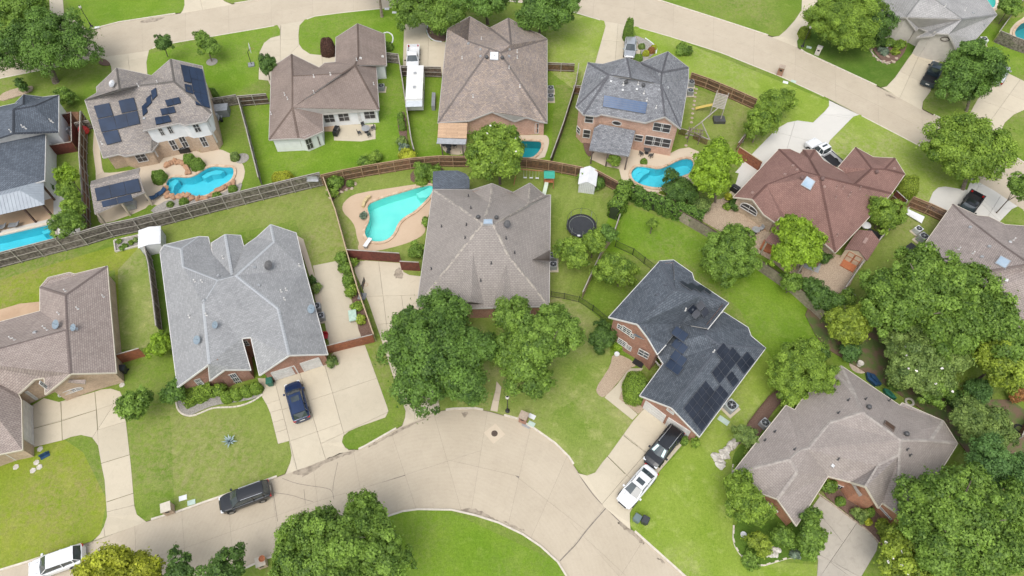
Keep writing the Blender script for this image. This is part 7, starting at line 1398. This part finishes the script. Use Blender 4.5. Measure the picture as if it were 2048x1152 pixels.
rocks([(331,377),(333,386),(338,392),(347,396),(358,393),(366,390),(375,391),(384,396),(396,398),(408,397),(420,392),(429,388),(438,380),(448,375),(458,370),(467,366)], ROCKR, 'rust coloured boulder in the rim of the free form pool', .42, z=.16)
rocks([(1432,915),(1437,921),(1443,912),(1449,905),(1455,898),(1440,930),(1461,892),(1452,913),(1445,924),(1467,886)], ROCKW, 'pale rock heaped beside the garden bed', .42)
rocks([(1742,100),(1748,112),(1756,120),(1766,124),(1776,126),(1786,124),(1793,118),(1760,106),(1774,113),(1784,108)], ROCK, 'tan rock edging the rock garden', .3)
rocks([(655,380),(660,396),(672,392),(683,384),(693,380),(704,377),(710,368)], ROCK, 'rock edging the corner bed by the fence', .22)
rocks([(1536,1110),(1542,1104),(1550,1107),(1556,1101),(1545,1098)], ROCKW, 'flat pale stepping stone in the corner garden', .35)
rocks([(335,330),(341,326),(350,323),(360,324),(369,328),(374,336),(376,345)], ROCKR, 'tan boulder in the mound above the pool', .45, z=.12)
rocks([(1486,398),(1493,405),(1500,412),(1478,404),(1504,432),(1512,441),(1520,452),(1530,459),(1536,452)], ROCKR, 'small rust rock in the gravel by the stone wall', .2)
for i, (x, y) in enumerate([(1393,178),(1391,186),(1390,194),(1389,202),(1388,210),(1386,218),(1385,227),(1384,236),(1383,245),(1377,262),(1373,275),(1372,291)]): m = MB(); m.lathe((0, 0, .0), [(.24, 0), (.23, .04)], 7); o = m.build('stepping_stone', ROCK); o.location = P(x, y); o.rotation_euler.z = i*.7; tag(o, f"round stepping stone by the swing set, {ORD[i].replace('leftmost', 'uppermost')}{'' if i == 0 else ' from the top'} of the path", 'stepping stone', 'stepping stones by the swing set')
for x, y, l in [(73,925,'pale stepping stone nearest the tan brick corner'), (79,934,'lower pale stepping stone on the front lawn'), (66,941,'lowest pale stepping stone on the front lawn'), (32,934,'large grey stone on the front lawn'), (80,898,'small stone by the driveway edge'), (244,770,'small round stone at the side lawn corner')]: m = MB(); m.lathe((0, 0, 0), [(.32, 0), (.30, .05)], 6); o = m.build('stepping_stone', ROCKW); o.location = P(x, y); tag(o, l, 'stepping stone')
m = MB(); m.box(-.4, .4, -.05, .05, 0, .5); m.box(-.45, .45, -.3, .3, 0, .06); o = m.build('yard_sign', BLUT); o.location = P(90, 911); o.rotation_euler.z = .6; tag(o, 'small blue and white yard sign by the driveway lawn', 'sign')
# scalloped edging
def edging(px, mat, label, s=.16, h=.10, name='edging', step=.42):
    W = [P(*p) for p in smooth_poly(px, 2, False)]; c = sum(W, Vector())/len(W); r = empty(name, c, label, 'garden edging'); acc = 0; n_ = 0
    for a, b in zip(W[:-1], W[1:]):
        L = (b-a).length; d = (b-a)/max(L, 1e-6)
        while acc < L:
            p = a+d*acc; n = Vector((-d.y, d.x, 0)); q0, q1 = p-d*step*.47, p+d*step*.47; m = MB(); m.quadbox([q0-n*s/2, q1-n*s/2, q1+n*s/2, q0+n*s/2]+[v+Vector((0, 0, h+.015*((n_ % 2)))) for v in (q0-n*s/2, q1-n*s/2, q1+n*s/2, q0+n*s/2)]); m.build('stone', mat, r, world=True); acc += step; n_ += 1
        acc -= L
edging([(353,808),(356,820),(366,830),(384,833),(402,826),(425,816),(450,815),(475,814),(500,806),(520,794),(528,786)], KERB, 'pale scalloped edging round the clipped hedge bed')
edging([(855,53),(853,64),(860,77),(872,83),(886,84)], PW_, 'white stone edging of the red mulch island'); edging([(1467,1055),(1466,1085),(1480,1110),(1500,1128),(1525,1132),(1550,1124),(1575,1116),(1595,1114)], KERB, 'pale curved edging of the corner garden')
edging([(1467,925),(1464,945),(1466,965)], KERB, 'pale edging at the upper corner garden'); edging([(1640,990),(1665,1008),(1690,1028),(1720,1050),(1745,1068),(1757,1086)], ROCK, 'brick edging along the weathered driveway', .12)
edging([(1292,78),(1306,88),(1314,97),(1312,106)], PW_, 'pale edging of the curved bed by the silver sedan'); edging([(1738,92),(1742,104),(1752,116),(1765,125),(1782,128)], KERB, 'kerb edging of the rock garden'); edging([(770,66),(778,65),(786,72),(786,84),(780,90)], PW_, 'white ring edging beside the brown roof')
edging([(1676,702),(1700,707),(1722,716),(1742,726)], KERB, 'thin pale edging in the shady garden')
# raised bed
r = empty('raised_bed', P(256,490), 'white edged rectangular vegetable bed below the long fence', 'raised bed'); a, b, c_, d_ = P(229,482), P(279,471), P(284,491), P(232,504)
for p, q in ((a, b), (b, c_), (c_, d_), (d_, a)): m = MB(); m.bar(p+Vector((0, 0, .08)), q+Vector((0, 0, .08)), .16, .22); m.build('border', ROCKW, r, world=True)
m = MB(); m.face([v+Vector((0, 0, .02)) for v in (d_, c_, b, a)]); m.build('soil_bed', GRAVELG, r, world=True)
for x, y, k, l in [(238,483,'bright','upper left'),(250,492,'mid','middle'),(262,485,'bright','upper middle'),(272,480,'dull','greyish right hand'),(244,497,'mid','lowest')]: bush(x, y, 5, .35, k, l+' seedling clump in the white edged bed', clip=False, group='seedlings in the raised bed', name='plant', cat='plant')
# diving board
r = empty('diving_board', P(736,487), 'white diving board at the foot of the kidney pool', 'diving board'); A, B = P(729,493,.5), P(741,476,.5); m = MB(); m.bar(A, B, .5, .06); m.build('board', PW_, r, world=True); m = MB(); q = A.lerp(B, .15); m.box(q.x-.2, q.x+.2, q.y-.2, q.y+.2, .1, .46); m.build('stand', METG, r, world=True)
r = empty('rock_wall', P(734,405), 'curved tan stone wall at the kidney pool edge', 'stone wall'); W = [P(*p) for p in [(741,395),(734,400),(729,408),(727,416)]]
for a, b in zip(W[:-1], W[1:]): m = MB(); m.bar(a+Vector((0, 0, .25)), b+Vector((0, 0, .25)), .38, .4); m.build('stone', M('yellow_stone', (.52, .42, .22), (.42, .33, .18), 4, .9), r, world=True)
# basketball hoops
def hoop(x, y, label, rz, boardm=PW_):
    r = empty('basketball_hoop', P(x, y), label, 'basketball hoop', rz=rz); m = MB(); m.box(-.6, .3, -.45, .45, 0, .2); m.build('base', GRP, r); m = MB(); m.tube([(-.1, 0, .2), (0, 0, 2.3), (.5, 0, 2.9)], .05, 8); m.build('pole', BLK, r); m = MB(); m.box(.5, .54, -.65, .65, 2.5, 3.4); m.build('backboard', boardm, r)
    m = MB(); q = [(.78+.23*math.cos(2*math.pi*k/14), .23*math.sin(2*math.pi*k/14), 2.75) for k in range(15)]; m.tube(q, .015, 5); m.build('rim', ORW, r)
hoop(505, 130, 'portable basketball hoop on the lime green lawn', .3); hoop(727, 594, 'black basketball hoop beside the long driveway', -.1, BLKP)
# furniture
def table_set(x, y, label, r_=.55, n=4, tm=None, cm=None, cat='table'):
    r = empty('patio_table', P(x, y, .05), label, cat); m = MB(); m.lathe((0, 0, .7), [(r_, 0), (r_, .04)], 16); m.build('tabletop', tm or METD, r); m = MB(); m.tube([(0, 0, 0), (0, 0, .7)], .05, 6); m.lathe((0, 0, 0), [(.3, 0), (.3, .04)], 10); m.build('leg', METD, r)
    for k in range(n):
        a = 2*math.pi*k/n+.5; c = Vector(P(x, y, .05))+Vector((math.cos(a), math.sin(a), 0))*(r_+.42); ch = empty('patio_chair', c, None, 'chair', 'chairs of the '+label, a); ch['label'] = ['right hand', 'far side', 'left hand', 'near side'][k]+' chair at the '+label
        m = MB(); m.box(-.22, .22, -.24, .24, .40, .45); m.build('seat', cm or METD, ch); m = MB(); m.box(.20, .25, -.24, .24, .45, .9); m.build('backrest', cm or METD, ch)
        for sx in (-1, 1):
            for sy in (-1, 1): m = MB(); m.box(sx*.2-.02, sx*.2+.02, sy*.2-.02, sy*.2+.02, 0, .4); m.build('leg', METD, ch)
table_set(733, 264, 'round table on the small concrete patio', .6, 4, METG); table_set(1293, 306, 'dark table behind the pink brick house', .5, 4); table_set(898, 299, 'table under the tan patio cover', .45, 3); table_set(1509, 466, 'pale table on the walk behind the red brown house', .5, 2, METG, METG)
for x, y, rz, l in [(304,399,.3,'left blue pool lounger'), (321,390,.8,'right blue pool lounger'), (28,453,.1,'grey padded lounger beside the lap pool'), (2,457,.1,'grey lounger at the left edge beside the lap pool')]:
    r = empty('lounger', P(x, y, .1), l, 'lounger', rz=rz); m = MB(); m.box(-.5, .45, -.33, .33, .28, .36); m.build('seat', BLUT if 'blue' in l else GRP, r); m = MB(); m.quadbox([(.42, -.33, .3), (.95, -.33, .62), (.95, .33, .62), (.42, .33, .3), (.40, -.33, .38), (.93, -.33, .70), (.93, .33, .70), (.40, .33, .38)]); m.build('backrest', BLUT if 'blue' in l else GRP, r)
    for sx in (-.4, .4):
        for sy in (-.28, .28): m = MB(); m.box(sx-.02, sx+.02, sy-.02, sy+.02, 0, .28); m.build('leg', METG, r)
def grill(x, y, label, rz=0):
    r = empty('barbecue', P(x, y, .05), label, 'barbecue', rz=rz); m = MB(); m.box(-.7, .7, -.3, .3, .1, .85); m.build('cabinet', BLKP, r); m = MB(); m.tube([(-.4, 0, .9), (.4, 0, .9)], .28, 12); m.build('hood', BLKP, r); m = MB(); m.bar((-.3, -.32, .95), (.3, -.32, .95), .03); m.build('handle', METG, r)
grill(674, 267, 'black covered barbecue on the small concrete patio', 1.4); grill(1470, 384, 'black barbecue on the pale slab', -.8); grill(372, 304, 'dark barbecue beside the cream brick wall', .2)
r = empty('hot_tub_cover', P(263,413), 'grey covered box under the pool pavilion', 'covered furniture', rz=.3); m = MB(); m.quadbox([(-.7, -.7, .05), (.7, -.7, .05), (.7, .7, .05), (-.7, .7, .05), (-.55, -.55, .8), (.55, -.55, .8), (.55, .55, .8), (-.55, .55, .8)]); m.build('cover', METG, r)
r = empty('umbrella', P(172,268), 'closed bright red cover hanging over the fence', 'tarpaulin'); m = MB(); m.lathe((0, 0, .2), [(.5, 0), (.75, .3), (.62, .8), (.3, 1.2), (.05, 1.35)], 9); m.build('fabric', REDP, r)
r = empty('red_chair', P(652,676), 'red lawn chair between fence gate and grey roof', 'chair'); m = MB(); m.box(-.3, .3, -.3, .3, .35, .42); m.build('seat', REDP, r); m = MB(); m.box(-.3, .3, .28, .33, .4, .95); m.build('backrest', REDP, r); m = MB(); [m.box(sx*.27-.02, sx*.27+.02, sy*.27-.02, sy*.27+.02, 0, .36) for sx in (-1, 1) for sy in (-1, 1)]; m.build('legs', PW_, r)
r = empty('side_table', P(707,636), 'pale green table on the concrete pad', 'table', rz=-1.35); m = MB(); m.box(-.75, .75, -.45, .45, .55, .62); m.build('tabletop', M('mint', (.40, .52, .44), (.30, .42, .34), 3, .6), r); m = MB(); [m.box(sx*.65-.03, sx*.65+.03, sy*.38-.03, sy*.38+.03, 0, .55) for sx in (-1, 1) for sy in (-1, 1)]; m.build('legs', PW_, r)
for x, y, l in [(1233,711,'white flower pot at the red brick porch'), (1485,1071,'white rimmed pot in the corner garden'), (646,671,'dark pot at the pale grey roof wall'), (526,1119,'terracotta pot on the brick pillar')]:
    m = MB(); m.lathe((0, 0, 0), [(.18, 0), (.28, .35), (.30, .40), (.24, .40), (.22, .34)], 14); o = m.build('flower_pot', PW_ if 'white' in l else ORW); o.location = P(x, y, 1.1 if 'pillar' in l else 0); tag(o, l, 'flower pot')
def ring_bed(x, y, label, R, mat): r = empty('tree_ring', P(x, y), label, 'garden ring'); m = MB(); m.lathe((0, 0, 0), [(R, 0), (R, .05), (R*.98, .06)], 20); m.build('soil_bed', mat, r); return r
ring_bed(424, 124, 'grey mulch ring under the young maple', .85, GRAVELG); ring_bed(484, 317, 'dark round mulch patch right of the free form pool', .95, GRAVELG); r = ring_bed(1717, 731, 'round brick ringed planter behind the rosy grey roof', 1.0, ROCK); m = MB(); m.lathe((0, 0, .05), [(.3, 0), (.12, .3), (.35, .6), (.30, .62), (.1, .55)], 14); m.build('basin', ROCKW, r)
for x, y, l in [(1774,96,'white pedestal birdbath in the rock garden')]: r = empty('birdbath', P(x, y), l, 'birdbath'); m = MB(); m.lathe((0, 0, 0), [(.25, 0), (.1, .15), (.08, .7)], 10); m.build('pedestal', PW_, r); m = MB(); m.lathe((0, 0, .7), [(.1, 0), (.40, .12), (.42, .15), (.34, .13), (.05, .06)], 14); m.build('bowl', PW_, r)
for px, mat, l in [([(1730,748),(1745,752),(1760,772),(1748,774),(1732,760)], BLUT, 'crumpled blue tarpaulin behind the rosy grey roof'), ([(1764,780),(1776,784),(1790,800),(1782,800),(1768,790)], GRNP, 'dark green tarpaulin behind the rosy grey roof')]:
    W = W2(px); c = P(*px[0]); m = MB(); q = offset_poly(ccw(W), .0); m.prism([tuple(p) for p in q], .05, .5); q2 = offset_poly(ccw(W), .3); m.prism([tuple(p) for p in q2], .5, .72); o = m.build('tarpaulin', mat); tag(o, l, 'tarpaulin')
for x, y, l, R_ in [(2037,858,'black tyre lying at the right edge',.42), (1818,805,'pale ring lying behind the rosy grey roof',.4)]: m = MB(); q = [(R_*math.cos(2*math.pi*k/16), R_*math.sin(2*math.pi*k/16), .12) for k in range(17)]; m.tube(q, .12, 7); o = m.build('tyre', RUB if 'black' in l else ROCKW); o.location = P(x, y); tag(o, l, 'tyre')
m = MB(); m.quadbox([tuple(v) for v in (P(1815,418,.6), P(1849,434,.6), P(1843,447,.15), P(1812,428,.15))]+[tuple(Vector(v)+Vector((0, 0, .06))) for v in (P(1815,418,.6), P(1849,434,.6), P(1843,447,.15), P(1812,428,.15))]); o = m.build('board', PW_); tag(o, 'white board leaning on the brown rail fence', 'board')
# doormat, small gate
m = MB(); m.box(-.6, .6, -.35, .35, .05, .08); o = m.build('doormat', BLKP); o.location = P(1276,727); o.rotation_euler.z = -.6; tag(o, 'dark mat in front of the brick porch', 'doormat')
# swing sets
def bar_thing(name, label, cat, bars, mat, w_=.09, extra=None):
    r = empty(name, (sum((Vector(b[0]) for b in bars), Vector())/len(bars)), label, cat); r.location.z = 0
    for nm, a, b in [(x[2], x[0], x[1]) for x in bars]: m = MB(); m.bar(a, b, w_, w_); m.build(nm, mat, r, world=True)
    return r
GW = M('grey_play_timber', (.42, .38, .34), (.32, .29, .26), 4, .85)
c = P(1433,225); ux = Vector((.35, .94, 0)); uy = Vector((.94, -.35, 0)); B_ = lambda a, b, z: c+ux*a+uy*b+Vector((0, 0, z)); bars = []
for a in (-1.6, 1.3):
    for b in (-.8, .8): bars.append((B_(a, b, 0), B_(a, b, 2.7 if a > 0 else 2.2), 'post'))
for z in (1.5, 2.2): bars += [(B_(-1.6, -.8, z), B_(1.3, -.8, z), 'beam'), (B_(-1.6, .8, z), B_(1.3, .8, z), 'beam')]
for k in range(10): bars.append((B_(-1.6+k*.32, -.85, 2.25), B_(-1.6+k*.32, .85, 2.25), 'slat'))
bars += [(B_(-1.6, 0, 2.2), B_(-5.2, -1.6, 2.2), 'swing_beam'), (B_(-5.2, -1.6, 2.2), B_(-5.9, -3.2, 0), 'swing_leg'), (B_(-5.2, -1.6, 2.2), B_(-5.8, .2, 0), 'swing_leg'), (B_(-5.9, -3.2, .1), B_(-5.8, .2, .1), 'swing_foot')]
r = bar_thing('swing_set', 'grey timber play tower with slatted top and yellow slide in the play yard', 'swing set', bars, GW, .11); m = MB(); pts = [B_(-.2, -.8, 1.4), B_(-.3, -1.8, .9), B_(-.5, -3.0, .25)]
for a, b in zip(pts[:-1], pts[1:]): m.bar(a, b, .5, .05)
m.build('slide', M('yellow_slide', (.60, .45, .10), (.5, .38, .1), 3, .5), r, world=True); m = MB(); m.box(c.x-.8, c.x+.8, c.y-2.4, c.y-1.2, .02, .5); m.build('platform_box', METD, r, world=True)
c = P(1097,370); ux = Vector((1, 0, 0)); uy = Vector((0, 1, 0)); bars = [(B_(a, b, 0), B_(a, b, 2.0), 'post') for a in (-.6, .6) for b in (-.6, .6)]+[(B_(-.6, .6, 2.0), B_(-4.2, 1.0, 2.0), 'swing_beam'), (B_(-4.2, 1.0, 2.0), B_(-4.6, 0, 0), 'swing_leg'), (B_(-4.2, 1.0, 2.0), B_(-4.6, 2, 0), 'swing_leg')]
r = bar_thing('play_tower', 'small play tower with green canopy and pale slide behind the grey brown roof', 'play tower', bars, M('play_cedar', (.36, .17, .08), (.28, .13, .06), 4, .8), .1)
m = MB(); p = [B_(-.7, -.7, 2.0), B_(.7, -.7, 2.0), B_(.7, .7, 2.0), B_(-.7, .7, 2.0), B_(-.7, 0, 2.6), B_(.7, 0, 2.6)]; m.face([p[0], p[1], p[5], p[4]]); m.face([p[2], p[3], p[4], p[5]]); m.face([p[0], p[4], p[3]]); m.face([p[1], p[2], p[5]]); m.build('canopy', M('teal_canvas', (.02, .30, .22), (.02, .25, .18), 3, .7), r, world=True)
m = MB(); m.bar(B_(-.3, -.6, 1.2), B_(-.9, -3.0, .2), .5, .06); m.build('slide', M('mint_slide', (.50, .58, .46), None, 3, .5), r, world=True); m = MB(); m.box(c.x-.6, c.x+.6, c.y-.6, c.y+.6, 1.1, 1.18); m.build('platform', ORW, r, world=True)
for k in range(3): m = MB(); q = B_(-1.5-k*.8, .75+.05*k, .5); m.box(q.x-.22, q.x+.22, q.y-.1, q.y+.1, .5, .54); m.bar(q+Vector((-.2, 0, 0)), q+Vector((-.2, 0, 1.5)), .02); m.bar(q+Vector((.2, 0, 0)), q+Vector((.2, 0, 1.5)), .02); m.build('swing_seat', PW_, r, world=True)
# arbour
c = P(1385,284); ux = Vector((.97, -.22, 0)); uy = Vector((.22, .97, 0)); bars = [(B_(a, b, 0), B_(a, b, 2.0), 'post') for a in (-.75, .75) for b in (-.35, .35)]+[(B_(-1.1, b, 2.05), B_(1.1, b, 2.05), 'beam') for b in (-.35, .35)]+[(B_(-.9+k*.36, -.7, 2.12), B_(-.9+k*.36, .7, 2.12), 'slat') for k in range(6)]
bar_thing('arbour', 'small timber arbour between the two low picket fences', 'arbour', bars, M('arbour_wood', (.22, .18, .14), (.14, .11, .09), 4, .85), .08)
# gravel yard extras
r = empty('pergola', P(1612,535), 'small dark roofed lean to at the porch of the red brown house', 'lean-to', rz=-.6); m = MB(); m.box(-1, 1, -.8, .8, 1.9, 2.02); m.build('roof', SH_F, r); [(lambda m: (m.box(sx*.9-.05, sx*.9+.05, sy*.7-.05, sy*.7+.05, 0, 1.9), m.build('post', CREAMT, r)))(MB()) for sx in (-1, 1) for sy in (-1, 1)]
m = MB(); m.box(-.9, .9, -.9, .9, .02, .06); o = m.build('paver', METG); o.location = P(1625,530); o.rotation_euler.z = -.5; tag(o, 'grey square paver pad on the gravel yard', 'paver')
m = MB(); m.box(-.8, .8, -.8, .8, .03, .3); o = m.build('planter', ORW); o.location = P(1535,496); o.rotation_euler.z = -.55; tag(o, 'orange timber planter at the porch corner', 'planter')
m = MB(); m.lathe((0, 0, 0), [(.25, 0), (.25, .3)], 10); m.lathe((0, 0, .3), [(.1, 0), (.55, .15), (.6, .2), (.5, .16)], 16); o = m.build('satellite_dish', PW_); o.location = P(1729,455,.8); tag(o, 'white satellite dish beside the cream shed', 'satellite dish')
m = MB(); m.box(-.9, .9, -.6, .6, 0, .1); o = m.build('pallet', METD); o.location = P(1748,470); o.rotation_euler.z = -.7; tag(o, 'dark pallet beyond the cream shed', 'pallet')
m = MB(); m.quadbox([(-1.4, -.25, .0), (1.4, -.25, 0), (1.4, .25, 0), (-1.4, .25, 0), (-1.4, -.25, .9), (1.4, -.25, .9), (1.4, .25, 1.0), (-1.4, .25, 1.0)]); o = m.build('shed_annex', GRP); o.location = P(868,208); o.rotation_euler.z = 1.6; tag(o, 'low grey lean to shed against the mottled roofed house', 'shed')
m = MB(); m.box(-.75, .75, -.02, .02, 1.1, 1.8); [m.bar((sx*.7, 0, 0), (sx*.7, 0, 1.8), .04) for sx in (-1, 1)]; m.box(-.75, .75, -.35, .35, 1.2, 1.23); o = m.build('garden_frame', METG); o.location = P(630,372,.6); tag(o, 'black shade panel hung on the long fence', 'shade panel')
cover(1447, 841, 'pale wire gate lying beside the slate roofed house', PGR, .6, 1.2, -.7, 'wire_gate')
